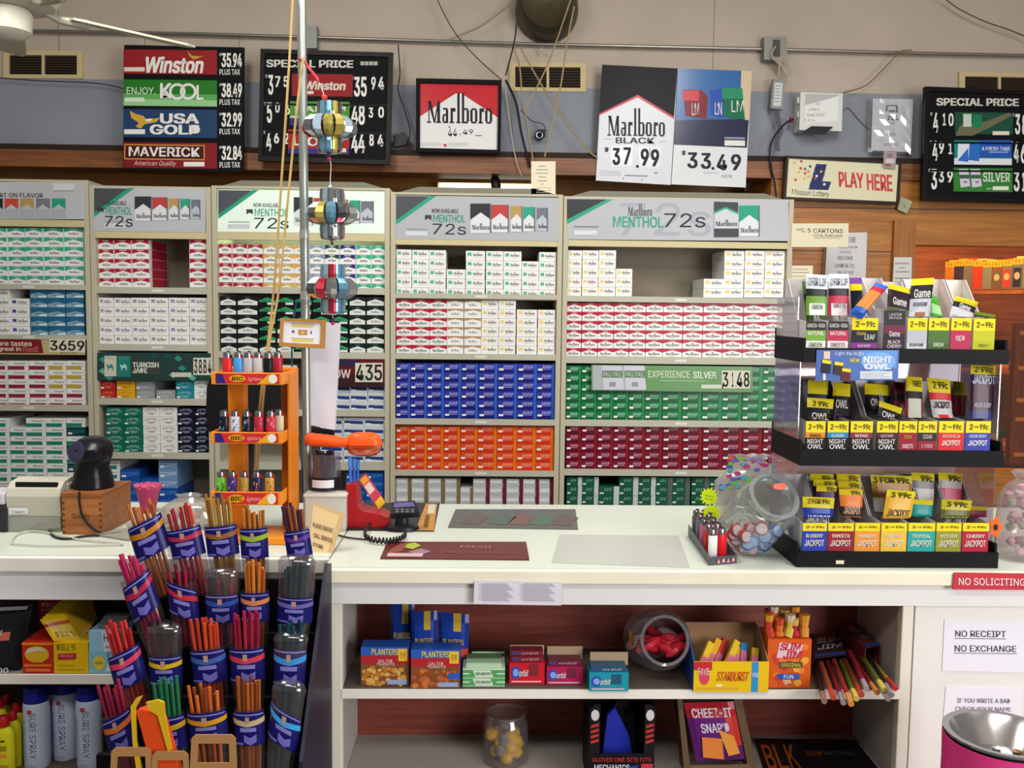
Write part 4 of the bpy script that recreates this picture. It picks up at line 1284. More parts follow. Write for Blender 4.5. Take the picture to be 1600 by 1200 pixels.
cable([(622, 70), (625, 115), (622, 140), (632, 172), (641, 205), (636, 223)], 5.3, .0035, '#2a2624', 'black adapter lead hanging right of the left price board')
g = MB(); g.pslab([(614, 212), (632, 206), (638, 214), (634, 226), (616, 230)], 5.27, .04, M('#1c1a1d', .4)); tag(g.build('wall_adapter', bevel=.006), 'black plug-in adapter resting on the wooden beam', 'adapter')
# lens camera
t = thing('lens_camera', base_of(845, 222, 5.34), 'small black round-lens camera mounted on the grey band', 'camera')
p = atY(843, 211, 5.33)
X = frame(p, (1, 0, 0), (0, -1, -.05))
g = MB(); g.lathe([(.026, -.05), (.028, 0), (.020, .004)], M('#2c2d30', .35), X, 18); g.build('body', t, smooth=True)
g = MB(); g.lathe([(.0, .0045), (.011, .0055)], M('#0a0a0c', .1), X, 16); g.lathe([(.015, .0045), (.019, .0052)], M('#8d8f92', .3, .8), X, 16, (False, False)); g.build('lens', t)
g = MB(); g.box(p.x - .012, p.x + .035, 5.34, 5.385, p.z, p.z + .035, M('#3c3d40', .5)); g.build('bracket', t, bevel=.004)
# round duct
t = thing('round_duct', base_of(857, 10, 5.22), 'dark round metal duct end hanging at the top', 'duct')
p = atY(857, 2, 5.22)
X = frame(p, (1, 0, 0), (.0, -1, 0))
g = MB(); g.lathe([(.178, -.178), (.178, -.15), (.168, -.06), (.150, .0), (.142, .012), (.135, .010)], M('#4a4538', .4, .6), X, 40, (True, False)); g.build('shell', t, smooth=True)
g = MB(); g.lathe([(.136, .009), (.10, -.01), (.0, -.02)], M('#463f2c', .5, .4), X, 36, (False, False)); g.build('end_cap', t, smooth=True)
# clear hook on conduit
p = atY(846, 78, 5.34)
g = MB(); g.lathe([(.0, -.018), (.009, -.008), (.006, .004), (.002, .014)], M('#d8d8e0', .08, .3), Matrix.Translation(p), 8); tag(g.build('glass_drop', smooth=True), 'tiny clear crystal drop hanging from the conduit under the duct', 'ornament')
# recess lamp and black spotlight
t = thing('recess_lamp', atY(760, 297, 5.8), 'bright tube lamp in the recess under the wooden beam', 'lamp')
g = MB(); g.tube([atY(688, 292, 5.8), atY(832, 296, 5.8)], .018, M('#fff6e0', .4, emis=11.0), 10); g.build('tube', t, smooth=True)
g = MB(); a, b = atY(684, 292, 5.8), atY(836, 292, 5.8); g.box(a.x, b.x, 5.82, 5.949, a.z - .02, a.z + .03, M('#b9a982')); g.build('housing', t)
p0, p1 = atY(773, 265, 5.42), atY(775, 297, 5.38)
t = thing('spotlight', p0, 'small black spotlight hanging under the wooden beam in front of the tube lamp', 'spotlight')
g = MB(); g.lathe([(.026, -.014), (.026, .012)], M('#1c1512', .5), Matrix.Translation(p0), 14); g.tube([p0, p0 + Vector((0, 0, -.04))], .008, M('#1c1512', .5)); g.build('mount', t)
g = MB(); X = frame(p0 + Vector((0, 0, -.03)), (1, 0, 0), (.12, -.1, -1)); g.lathe([(.014, 0), (.026, .03), (.03, .07), (.018, .105)], M('#231916', .45), X, 16); g.build('head', t, smooth=True)
# ceiling fan (at rest)
hub = atY(12, 36, 3.3)
t = thing('ceiling_fan', hub, 'white ceiling fan with its blade reaching right, top left', 'ceiling fan')
wf = M('#cfcabb', .3)
g = MB(); X = Matrix.Translation(hub)
g.lathe([(.0, -.052), (.05, -.05), (.075, -.03), (.08, .03), (.07, .045)], wf, X, 28); g.build('light_housing', t, smooth=True)
g = MB(); g.lathe([(.06, .045), (.15, .06), (.17, .09), (.15, .14), (.05, .17), (.02, .2)], M('#bdb8a8', .35), X, 32)
g.build('motor', t, smooth=True)
g = MB(); g.tube([hub + Vector((0, 0, .19)), hub + Vector((0, 0, 3.62 - hub.z))], .014, wf); g.build('downrod', t)
for k in range(5):
    a = math.radians(-27 + 72 * k)
    ux = Vector((math.cos(a), math.sin(a), 0)); uy = Vector((-ux.y, ux.x, 0))
    z = Vector((0, 0, 1))
    u2 = (uy * math.cos(.2) + z * math.sin(.2)).normalized()
    c = hub + z * .06
    g = MB()
    fr = [c + ux * r + u2 * w for r, w in ((.2, -.055), (.62, -.07), (.66, -.05), (.67, 0), (.66, .05), (.62, .07), (.2, .055))]
    g.slab([q + z * .004 for q in fr], [q - z * .004 for q in fr], M('#c0b8a4', .45)); b = g.build('blade', t)
    g = MB(); g.tube([c + ux * .1 + z * .01, c + ux * .17 - z * .012, c + ux * .27 - z * .008], [.012, .014, .02], M('#b3ae9f', .3, .3), 8); g.build('blade_bracket', b)
# ================================================================ counters
ZC, YF, YB = .98, 2.205, 2.945
top_m = M('#bfc5b9', .28, noise=.05, scale=3.0)
edge_m = M('#e2dcc6', .5, noise=.06, scale=10)
white_m = M('#dcdcda', .5, noise=.03, scale=4)
XL = atY(508, 950, YF).x
XR = 2.3
t = thing('shop_counter', (.9, 2.6, 0), 'white checkout counter with open candy shelves under its worktop', 'counter')
g = MB(); g.box(XL, XR, YF, YB, ZC - .03, ZC, top_m); g.build('worktop', t)
g = MB(); g.box(XL, XR, YF - .018, YF - .0005, .945, ZC - .001, edge_m); g.build('edge_trim', t, bevel=.003)
za = .89
x0i, x1i, x2i = atY(534, 1000, YF).x, atY(1409, 1000, YF).x, atY(1427, 1000, YF).x
g = MB(); g.box(XL, XR, YF, YF + .02, za, .9445, white_m); g.build('apron', t)
for (a, b) in ((XL, x0i), (x1i, x2i)):
    g = MB(); g.box(a, b, YF + .002, YF + .03, 0, za - .0005, M('#d6d2c4', .5)); g.build('post', t, bevel=.003)
g = MB(); g.box(x2i + .006, XR, YF + .008, YF + .03, 0, za - .0005, M('#d9d8d2', .5, noise=.03)); g.build('front_panel', t)
YK = 2.49
brick = WOOD('#8a4030', '#6b2c22', 'X', .55, 5, name='red_brown_board')
g = MB(); g.box(x0i - .02, x2i, YK, YK + .02, .05, za + .05, brick); g.build('back_panel', t)
for (a, b) in ((x0i - .022, x0i - .002), (x1i + .004, x1i + .024)):
    g = MB(); g.box(a, b, YF + .031, YK - .001, .05, .9445, M('#b3aea6', .6)); g.build('inner_side', t)
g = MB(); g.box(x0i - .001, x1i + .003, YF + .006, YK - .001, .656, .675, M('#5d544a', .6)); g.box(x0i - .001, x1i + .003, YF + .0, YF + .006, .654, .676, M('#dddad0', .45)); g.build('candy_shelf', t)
g = MB(); g.box(x0i - .001, x1i + .003, YF + .031, YK - .001, .41, .43, M('#a8a29a', .6)); g.build('lower_shelf', t)
g = MB(); g.box(XL + .01, XR, YK + .05, YB - .02, .0, .6, M('#8b877e', .6)); g.build('rear_panel', t)
# left counter
YL = 2.30
t = thing('shop_counter', (-1.3, 2.6, 0), 'white left counter under the receipt printer, joining the checkout counter', 'counter')
XLL = -2.6; XLR = XL - .004
g = MB(); g.box(XLL, XLR, YL, YB, ZC - .03, ZC, top_m); g.build('worktop', t)
zl = atY(100, 893, YL - .01).z
g = MB(); g.box(XLL, XLR, YL - .018, YL - .0005, zl, ZC - .001, M('#ddd8d0', .5, noise=.06)); g.build('edge_trim', t, bevel=.003)
zl2 = atY(100, 937, YL).z
g = MB(); g.box(XLL, XLR, YL, YL + .02, zl2, zl, white_m); g.build('apron', t)
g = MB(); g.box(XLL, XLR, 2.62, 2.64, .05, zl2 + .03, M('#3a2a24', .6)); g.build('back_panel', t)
zs1, zs0 = atY(80, 1055, YL + .004).z, atY(80, 1069, YL + .004).z
ZLS = zs1
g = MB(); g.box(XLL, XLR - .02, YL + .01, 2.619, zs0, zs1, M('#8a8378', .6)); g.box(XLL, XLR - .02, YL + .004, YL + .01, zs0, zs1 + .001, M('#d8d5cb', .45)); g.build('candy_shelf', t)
ZLB = .40
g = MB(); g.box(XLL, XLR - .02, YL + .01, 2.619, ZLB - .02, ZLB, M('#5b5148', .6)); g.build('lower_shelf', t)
for (a, b) in ((XLL, XLL + .03), (XLR - .03, XLR)):
    g = MB(); g.box(a, b, YL + .012, YB - .01, 0, ZC - .031, white_m); g.build('side_panel', t)


class Box:
    """an upright carton whose front face is measured from the photograph and which stands on height zb"""

    def __init__(s, x0, y0, x1, y1, zb, d, mat, side=None, lim=None, Y=None, mb=None):
        xc = (x0 + x1) / 2
        s.Y = Y if Y is not None else atZ(xc, y1, zb).y
        ym = (y0 + y1) / 2
        s.X0, s.X1 = atY(x0, ym, s.Y).x, atY(x1, ym, s.Y).x
        if lim: s.X0, s.X1 = max(s.X0, lim[0]), min(s.X1, lim[1])
        s.z0, s.z1 = zb, atY(xc, y0, s.Y).z
        s.d = d
        s.mb = mb or MB()
        s.mb.box(s.X0, s.X1, s.Y, s.Y + d, s.z0, s.z1, mat)
        s.o = Vector((s.X0, s.Y, s.z0)); s.ux = Vector((s.X1 - s.X0, 0, 0)); s.uz = Vector((0, 0, s.z1 - s.z0))
        s.base = Vector(((s.X0 + s.X1) / 2, s.Y + d / 2, s.z0))

    def r(s, u0, v0, u1, v1, c, l=.0006): s.mb.frect(s.o, s.ux, s.uz, u0, v0, u1, v1, M(c) if isinstance(c, str) else c, l); return s

    def p(s, pts, c, l=.0006): s.mb.face(s.o, s.ux, s.uz, pts, M(c) if isinstance(c, str) else c, l); return s

    def t(s, txt, u0, v0, u1, v1, c, l=.0012, bold=.01, shear=0): s.mb.ftext(s.o, s.ux, s.uz, txt, u0, v0, u1, v1, M(c) if isinstance(c, str) else c, l, bold, shear); return s

    def e(s, cx, cy, rx, ry, c, l=.0008, n=16): return s.p([(cx + rx * math.cos(2 * PI * k / n), cy + ry * math.sin(2 * PI * k / n)) for k in range(n)], c, l)


def open_box(g, b, wall, zfront, zback, th=.003):
    """four thin walls and a floor in world axes: b = (X0, X1, Y0, Y1, z0)"""
    X0, X1, Y0, Y1, z0 = b
    g.box(X0, X1, Y0, Y1, z0, z0 + th, wall)
    g.box(X0, X1, Y0, Y0 + th, z0 + th, zfront, wall)
    g.box(X0, X1, Y1 - th, Y1, z0 + th, zback, wall)
    for x in (X0, X1 - th):
        f = [(Y0 + th, z0 + th), (Y0 + th, zfront), (Y1 - th, zback), (Y1 - th, z0 + th)]
        g.slab([Vector((x, y, z)) for y, z in f], [Vector((x + th, y, z)) for y, z in f], wall)


def zslab(name, quad, z, h, mat, deco=None, **k):
    """a flat mat lying on height z, outline from the photograph (clockwise from back left)"""
    g = MB()
    lo = [atZ(x, y, z) for x, y in quad]; up = [p + Vector((0, 0, h)) for p in lo]
    g.slab(up[::-1], lo[::-1], mat)
    if deco:
        o = up[3]; ux = up[2] - up[3]; uy = up[0] - up[3]
        deco(g, o, ux, uy)
    return g


def pouch(name, quad, pl, label, cat, base, prints=None, puff=.006, zmin=-9, **_):
    """a filled sachet: rounded front and back between crimped ends; quad clockwise from top left in pixels on plane pl"""
    g = MB()
    n = 8
    mat = M(base, .25) if isinstance(base, str) else base
    q = [Vector((a, b, 0)) for a, b in quad]
    nrm = pl.n if isinstance(pl, PL) else Vector((0, 1, 0))
    F, Bk = [], []
    for j in range(n + 1):
        v = j / n
        for i in range(n + 1):
            u = i / n
            p = q[0] * (1 - u) * (1 - v) + q[1] * u * (1 - v) + q[2] * u * v + q[3] * (1 - u) * v
            w = atY(p.x, p.y, pl)
            h = puff * (max(0, 1 - abs(2 * u - 1) ** 3) ** .6) * (max(0, 1 - abs(2 * v - 1) ** 4) ** .5)
            w.z = max(w.z, zmin)
            for L_, s_ in ((F, -1), (Bk, 1)):
                q_ = w + nrm * h * s_; q_.z = max(q_.z, zmin); L_.append(q_)
    N = n + 1
    fs = [(j * N + i, (j + 1) * N + i, (j + 1) * N + i + 1, j * N + i + 1) for j in range(n) for i in range(n)]
    cells = {}
    for (u0, v0, u1, v1, c) in (prints or []):
        for k, f in enumerate(fs):
            i, j = k % n, k // n
            if u0 <= (i + .5) / n <= u1 and v0 <= (j + .5) / n <= v1:
                cells[k] = c
    for k, f in enumerate(fs):
        g.add([F[i] for i in f], [(0, 1, 2, 3)], M(cells[k], .25) if k in cells else mat)
    g.add(Bk, [f[::-1] for f in fs], mat)
    g.front = lambda u, v, l=.001: (lambda p: atY(p.x, p.y, pl) - nrm * (puff + l))(q[0] * (1 - u) * (1 - v) + q[1] * u * (1 - v) + q[2] * u * v + q[3] * (1 - u) * v)
    return g


def pouch_text(g, s, u0, v0, u1, v1, c, bold=.015):
    o = g.front(u0, v1); ux = g.front(u1, v1) - o; uy = g.front(u0, v0) - o
    gl = SLAB if s == 'SLAB' else glyphs(s, bold)
    nn = ux.cross(uy).normalized() * .0002
    g.add([o + ux * a + uy * b + nn * q for a, b, q in gl[0]], gl[1], M(c))


# ---------------------------------------------------------------- paper on the counter front
paper('price_list', [(741, 907), (878, 909), (877, 946), (740, 944)], YF - .021, 'white printed price list taped under the counter edge', 'notice', '#cfcdd6',
      [(750 + 64 * (k % 2) + (3 if k % 4 < 2 else -2), 911.5 + 1.9 * (k // 2), 750 + 64 * (k % 2) + 42 + (7 * k) % 12, 912.3 + 1.9 * (k // 2), '#8a8894') for k in range(30)])
paper('no_soliciting_sign', [(1491, 895), (1640, 897), (1640, 922), (1489, 921)], YF - .024, 'red sign reading NO SOLICITING on the counter edge', 'sign', '#b8303c', [],
      [('NO SOLICITING', 1498, 903, 1602, 914, '#e8d9d8')], th=.004)
paper('receipt_notice', [(1476, 968), (1640, 970), (1640, 1052), (1472, 1048)], YF + .006, 'white taped notice reading NO RECEIPT NO EXCHANGE', 'notice', '#dcdce4',
      [(1492, 997, 1572, 998, '#5a5862'), (1491, 1020, 1589, 1021, '#5a5862')], [('NO RECEIPT', 1493, 985, 1572, 995, '#4a4852'), ('NO EXCHANGE', 1492, 1008, 1588, 1018, '#4a4852')])
paper('check_notice', [(1478, 1073), (1597, 1074), (1596, 1150), (1472, 1148)], YF + .006, 'white taped notice about bad checks above the steel bowl', 'notice', '#dcdce4', [],
      [('IF YOU WRITE A BAD', 1496, 1091, 1579, 1098, '#77757f'), ('CHECK YOUR NAME', 1493, 1104, 1580, 1111, '#77757f')])

# ---------------------------------------------------------------- mats on the counter
def deco(g, o, ux, uy):
    g.face(o, ux, uy, [(.80, 0), (1, 0), (1, 1), (.86, 1)], M('#b07c2c', .35)); g.frect(o, ux, uy, .9, .6, .98, .95, M('#b9b6a8'), .0009)
    g.frect(o, ux, uy, .88, .1, .93, .55, M('#6a4a1c'), .0009)


g = zslab('counter_mat', [(556, 787), (687, 787), (678, 831), (533, 829)], ZC, .003, M('#26221f', .4), deco)
tag(g.build('counter_mat'), 'black counter mat with mustard end under the card reader', 'counter mat', 'promotional counter mats')


def deco(g, o, ux, uy):
    for k, (a, c) in enumerate(((.08, '#5a4f4a'), (.3, '#4a5a50'), (.45, '#6a4f44'), (.62, '#49604f'), (.8, '#574a48'))):
        g.face(o, ux, uy, [(a, .2), (a + .14, .12), (a + .22, .6), (a + .08, .8)], M(c, .4), .0008)


g = zslab('counter_mat', [(712, 797), (899, 797), (903, 828), (700, 825)], ZC, .003, M('#565350', .35), deco)
tag(g.build('counter_mat'), 'dull grey patterned counter mat farthest back on the worktop', 'counter mat', 'promotional counter mats')


def deco(g, o, ux, uy):
    g.face(o, ux, uy, [(.04, .25), (.13, .4), (.16, .95), (.1, .85), (.05, .55)], M('#7d4536', .4), .0008)
    g.face(o, ux, uy, [(.14, .62), (.2, .52), (.25, .75), (.2, .95), (.15, .85)], M('#97a53c', .4), .0010)
    g.face(o, ux, uy, [(.17, .35), (.28, .22), (.33, .4), (.25, .58)], M('#8f6a78', .4), .0009)
    g.frect(o, ux, uy, .04, .08, .28, .28, M('#b99a9a', .4), .0012)
    g.ftext(o, ux, uy, 'FRESH', .53, .62, .74, .78, M('#a9706c'), .0012); g.ftext(o, ux, uy, 'TRADITIONAL AMERICAN', .4, .3, .92, .42, M('#8d4a48'), .0012)


g = zslab('counter_mat', [(605, 848), (822, 848), (827, 876), (594, 874)], ZC, .003, M('#571d1e', .35), deco)
tag(g.build('counter_mat'), 'dark maroon counter mat with leaf picture near the counter edge', 'counter mat', 'promotional counter mats')
g = zslab('counter_mat', [(875, 836), (1060, 838), (1078, 888), (862, 880)], ZC, .002, M('#a9aca4', .18))
tag(g.build('counter_mat'), 'cloudy grey plastic counter mat at the front edge', 'counter mat', 'promotional counter mats')

# ---------------------------------------------------------------- receipt printer
t = thing('receipt_printer', atZ(55, 830, ZC) + Vector((0, .1, 0)), 'beige rounded receipt printer on the left counter', 'printer')
b = Box(10, 762, 94, 832, ZC, .16, M('#aeaa9a', .45))
tz = b.z1
pr = MB()
X0, X1, Y0 = b.X0, b.X1, b.Y
zl_ = ZC + (tz - ZC) * .36
prof = [(Y0 + .004, zl_), (Y0, tz - .025), (Y0 + .008, tz - .004), (Y0 + .03, tz + .012), (Y0 + .075, tz + .017), (Y0 + .14, tz + .004), (Y0 + .165, tz - .04), (Y0 + .165, zl_)]
pr.slab([Vector((X0, y, z)) for y, z in prof][::-1], [Vector((X1, y, z)) for y, z in prof][::-1], M('#b0ac9c', .45)); pr.build('case', t, bevel=.006)
pr = MB(); pr.box(X1 + .0005, X1 + .010, Y0 + .03, Y0 + .165, ZC, tz + .006, M('#8f8b80', .5)); pr.build('side_cover', t, bevel=.008)
pr = MB(); pr.box(X0 + .02, X1 - .012, Y0 + .012, Y0 + .02, tz - .001, tz + .012, M('#17171a', .5)); pr.build('paper_slot', t)
pr = MB(); pr.box(X0 + .003, X1 - .003, Y0 + .02, Y0 + .15, ZC, zl_ - .001, M('#77746a', .5)); pr.build('base', t)
pr = MB(); pr.box(X0 + .001, X1 - .001, Y0 + .002, Y0 + .006, ZC + .002, zl_ - .001, CLEAR('#f2f2ea', .12, .2)); pr.build('front_window', t)
pr = MB(); pr.lathe([(.022, -.05), (.022, .05)], M('#c7bd97', .6), frame(Vector(((X0 + X1) / 2 - .01, Y0 + .012 + .03, ZC + .024)), (0, 1, 0), (1, 0, 0)), 18)
pr.build('paper_roll', t, smooth=True)
pr = MB(); o = Vector((X0 + .008, Y0 - .0005, zl_ + .006)); pr.frect(o, Vector((.05, .0015, 0)), Vector((0, 0, .018)), 0, 0, 1, 1, M('#c9cbd0'), .001)
pr.ftext(o, Vector((.05, .0015, 0)), Vector((0, 0, .018)), 'TORREX', .12, .15, .85, .5, M('#4a4d58'), .002); pr.build('badge', t)

# wooden cigar box + black scanner
t = thing('wooden_box', atZ(130, 836, ZC) + Vector((0, .1, 0)), 'small dovetailed wooden box under the black scanner', 'box')
a, c = atZ(98, 835, ZC), atZ(160, 836, ZC)
back = atZ(190, 818, ZC)
hz = atY(130, 776, a.y).z - ZC
wb = WOOD('#a86a34', '#8a4f22', 'X', .5, 6)
g = MB()
ux = (c - a); uy = Vector((.005, .19, 0)); up = Vector((0, 0, hz))
f = [a, a + up, c + up, c]
g.slab(f, [q + uy for q in f], wb)
for k in range(6):
    for s_ in (0, .93):
        g.frect(a, ux, up, s_, .02 + k * .155, s_ + .07, .09 + k * .155, M('#6d3c18'), .0006)
g.ftext(a, ux, up, 'Quality', .24, .4, .7, .56, M('#4b2a12'), .0008)
g.build('body', t)
g = MB(); g.slab([q + Vector((-.002, -.002, hz)) for q in (a, c + Vector((.004, 0, 0)), c + uy + Vector((.004, .004, 0)), a + uy)][::-1], [q + Vector((-.002, -.002, hz + .009)) for q in (a, c + Vector((.004, 0, 0)), c + uy + Vector((.004, .004, 0)), a + uy)][::-1], WOOD('#96592a', '#74421b', 'X', .5, 6)); g.build('lid', t)
ztop = ZC + hz + .0075
sc = atY(146, 770, a.y + .09); sc.z = ztop
t = thing('barcode_scanner', sc, 'glossy black domed barcode scanner standing on the wooden box', 'scanner')
bm = M('#17171c', .22)
g = MB(); g.lathe([(.052, 0), (.056, .006), (.052, .03), (.044, .06), (.05, .09)], bm, Matrix.Translation(sc), 28); g.build('stand', t, smooth=True)
g = MB(); X = frame(sc + Vector((0, .004, .083)), (1, 0, 0), (0, -.25, 1))
g.lathe([(.03, -.02), (.05, .0), (.056, .022), (.05, .044), (.032, .056), (.0, .06)], bm, X, 28); g.build('head', t, smooth=True)
g = MB(); g.lathe([(.0, .0), (.02, .004), (.03, .0)], M('#2f2d45', .08), frame(sc + Vector((-.024, -.049, .108)), (1, 0, 0), (-.4, -1, .25)), 18, (False, False)); g.build('window', t, smooth=True)
cable([(124, 768), (124, 785), (129, 806), (142, 823), (160, 834)], [a.y - .006] * 5, .003, '#1b1b1e', 'thin black scanner cable hanging down the front of the wooden box')
cz = lambda pts, dz=.004: curve_pts([atZ(x, y, ZC + dz) for x, y in pts])
g = MB(); g.tube(cz([(76, 826), (84, 838), (105, 842), (130, 838), (160, 836), (190, 832)]), .003, M('#1e1d1f', .4), 7); tag(g.build('cable', smooth=True), 'black cable lying across the left counter before the printer', 'cable')
g = MB(); g.tube(cz([(18, 849), (28, 834), (60, 830), (120, 842), (192, 850), (120, 852), (60, 852), (18, 849)], .005), .0022, M('#b9b8a9', .2), 6); tag(g.build('wire_hoop', smooth=True), 'pale bent wire hoop lying on the left counter', 'wire')
g = zslab('tray', [(150, 838), (240, 818), (245, 832), (200, 846)], ZC, .006, M('#8f8f86', .35)); tag(g.build('metal_tray'), 'thin grey tray on the counter right of the wooden box', 'tray')
t = thing('display_terminal', atZ(2, 832, ZC), 'dark boxy terminal at the far left of the counter', 'terminal')
g = MB(); b = Box(-40, 790, 11, 832, ZC, .12, M('#2a292d', .4), mb=g); g.build('body', t, bevel=.006)
g = MB(); g.box(b.X0 + .004, b.X1 - .006, b.Y + .002, b.Y + .09, b.z1 + .0005, b.z1 + .035, M('#b6b4b8', .5)); g.build('top_cover', t, bevel=.006)

# pink trinket and clear bags behind the incense stand
p = atZ(232, 800, ZC)
g = MB(); zz = atY(232, 752, p.y).z - ZC
for k in range(9):
    aa = 2 * PI * k / 9
    g.tube(curve_pts([p + Vector((.012 * math.cos(aa), .012 * math.sin(aa), 0)), p + Vector((.02 * math.cos(aa), .02 * math.sin(aa), zz * .5)), p + Vector((.036 * math.cos(aa + .5), .03 * math.sin(aa + .5), zz * .9))]), [.009] * 13, M('#c24d74', .35), 6)
g.lathe([(.02, 0), (.03, zz * .5), (.036, zz * .8), (.0, zz)], M('#b23f68', .35), Matrix.Translation(p), 14)
tag(g.build('pink_brush'), 'bright pink bristled trinket on the counter behind the incense stand', 'trinket')


def bag(name, cx, yb, w, h, zb, Y, label, cat, mat, bits=(), seed=1, dep=.5):
    rnd = random.Random(seed)
    c = atY(cx, yb, Y); c.z = zb
    sc_ = (Y) / FPX
    W_, H_ = w * sc_ / 2, h * sc_
    t = thing(name, c, label, cat)
    g = MB(); n = 18; prof = [(.75, 0), (1, .18), (.98, .4), (.9, .65), (.6, .84), (.34, .92), (.5, 1.0)]
    vs = []
    for r, z in prof:
        for k in range(n):
            a_ = 2 * PI * k / n
            q = r * rnd.uniform(.86, 1.08)
            vs.append(c + Vector((W_ * q * math.cos(a_), W_ * dep * q * math.sin(a_), H_ * z + (rnd.uniform(0, .05) * H_ if z else 0))))
    fs = [(i * n + k, i * n + (k + 1) % n, (i + 1) * n + (k + 1) % n, (i + 1) * n + k) for i in range(len(prof) - 1) for k in range(n)]
    g.add(vs, fs, mat); g.build('film', t, smooth=True)
    return t, c, W_, H_


t, c, W_, H_ = bag('plastic_bag', 296, 800, 86, 52, ZC, 2.6, 'crumpled clear plastic bag behind the incense stand', 'bag', CLEAR('#e6e4dc', .25, .3, .12), seed=3)
g = MB()
for k in range(7): g.lathe([(0, -.012), (.016, -.008), (.018, .006), (0, .013)], M(('#b9b4a2', '#c98a94', '#a9a493')[k % 3], .5), Matrix.Translation(c + Vector(((-.05 + .016 * k), .01 * (k % 2), .02 + .014 * (k % 3)))), 10)
g.build('contents', t)['kind'] = 'stuff'

# office chair behind the counter
t = thing('office_chair', (atY(385, 640, 3.45).x, 3.5, 0), 'black office chair seen behind the orange lighter rack', 'chair')
g = MB(); pl = lean(385, 690, 3.42, 8)
bk = []
for k in range(24):
    a_ = 2 * PI * k / 24
    sx, sy = abs(math.cos(a_)) ** .5 * math.copysign(1, math.cos(a_)), abs(math.sin(a_)) ** .5 * math.copysign(1, math.sin(a_))
    bk.append((386 + 64 * sx, 634 - 56 * sy))
g.pslab(bk[::-1], pl, .05, M('#0c0c0e', .5)); g.build('backrest', t, bevel=.012)
q = atY(385, 690, 3.45)
g = MB(); g.box(q.x - .02, q.x + .02, 3.47, 3.5, .5, q.z + .02, M('#2a2a2c', .4)); g.build('support', t)
g = MB(); g.box(q.x - .24, q.x + .24, 3.10, 3.50, .44, .52, M('#1b1a1d', .6)); g.build('seat', t, bevel=.02)
g = MB(); g.tube([(q.x, 3.3, .08), (q.x, 3.3, .44)], .025, M('#2a2a2c', .4)); g.build('gas_lift', t)
for k in range(5):
    a_ = 2 * PI * k / 5
    g = MB(); e = Vector((q.x + .27 * math.cos(a_), 3.3 + .27 * math.sin(a_), .05)); g.tube([(q.x, 3.3, .09), e], [.022, .016], M('#222224', .5)); g.lathe([(.0, -.012), (.025, -.01), (.025, .01), (0, .012)], M('#111113'), frame(e - Vector((0, 0, .022)), (1, 0, 0), (0, 1, 0)), 12); g.build('leg', t)

# ---------------------------------------------------------------- steel pole with its card, board and cords
Yp = 2.66
pb, ptp = atY(481, 790, Yp), atY(471, -10, Yp)
pb.z = ZC
ptp = pb + (ptp - pb) * ((3.6 - ZC) / (ptp.z - ZC))
steel = M('#a9b0a8', .3, .75)
t = thing('steel_pole', pb, 'galvanised steel pole rising from the counter to the ceiling', 'pole')
d = (ptp - pb).normalized()
g = MB(); g.tube([pb, ptp], .0125, steel, 14); g.build('tube', t, smooth=True)
for y in (366, 462):
    k = pb + d * ((atY(475, y, Yp).z - ZC) / d.z)
    g = MB(); g.tube([k - d * .012, k + d * .012], .0138, M('#c9cfc9', .25, .7), 14); g.build('coupling', t, smooth=True)
g = MB(); g.lathe([(.024, 0), (.024, .005), (.016, .008)], M('#8f948e', .4, .7), Matrix.Translation(pb), 20); g.build('flange', t)
cable([(464, 470), (459, 500), (456, 560), (462, 640), (470, 700), (473, 770)], 2.655, .0028, '#2f4a66', 'thin blue-grey cord hanging beside the steel pole')
for k, pts in enumerate(([(458, -6), (450, 130), (440, 280), (428, 450), (418, 540), (405, 640), (398, 735)], [(474, 90), (464, 170), (452, 290), (436, 450), (421, 535), (410, 640), (402, 735)])):
    cable(pts, 2.60 + .03 * (1 - k), .0036, '#b99a62', ('tan pull cord left of the steel pole, running from the top edge', 'tan pull cord that starts behind the steel pole and ends at the lighters')[k], 'cord', name='pull_cord')
t = thing('pole_card', atY(472, 545, 2.63), 'framed white card with yellow bars hung on the steel pole', 'card')
pl = PL(atY(472, 520, 2.635), (0, 1, 0))
q = [(438, 497), (509, 500), (507, 545), (436, 541)]; inn = [(443, 502), (502, 505), (500, 538), (441, 535)]
g = MB()
for i in range(4):
    j = (i + 1) % 4
    g.pslab([q[i], q[j], inn[j], inn[i]], pl - .004, .010, M('#a97c43', .5))
g.build('frame', t)
g = MB(); g.pslab(inn, pl, .004, M('#dcdde4', .4))
for y, c in ((505, '#c9bf6a'), (528, '#c9bf6a')):
    g.prect(456, y + .8, 489, y + 5.5, pl - .0006, M(c), .04); g.prect(454, y - .4, 491, y + .4, pl - .0007, M('#8b8f9c'), .04)
g.prect(466, 515, 480, 523, pl - .0006, M('#b08645'), .04); g.pcirc(473, 519.5, 3, 2.5, pl - .001, M('#d3a86a'), 12)
g.prect(456, 516, 460, 520, pl - .0006, M('#5a5f6e')); g.prect(485, 517, 487, 522, pl - .0006, M('#5a5f6e')); g.build('card', t)
t = thing('white_board', atY(505, 675, 2.7), 'tall white panel with black foot hanging beside the steel pole', 'panel')
g = MB(); g.pslab([(482, 503), (531, 505), (523, 672), (484, 664)], 2.70, .02, M('#cfcdd6', .45)); g.build('panel', t, bevel=.003)
g = MB(); g.pslab([(487, 668), (522, 673), (521, 684), (488, 682)], 2.702, .016, M('#19181b', .5)); g.build('foot', t)


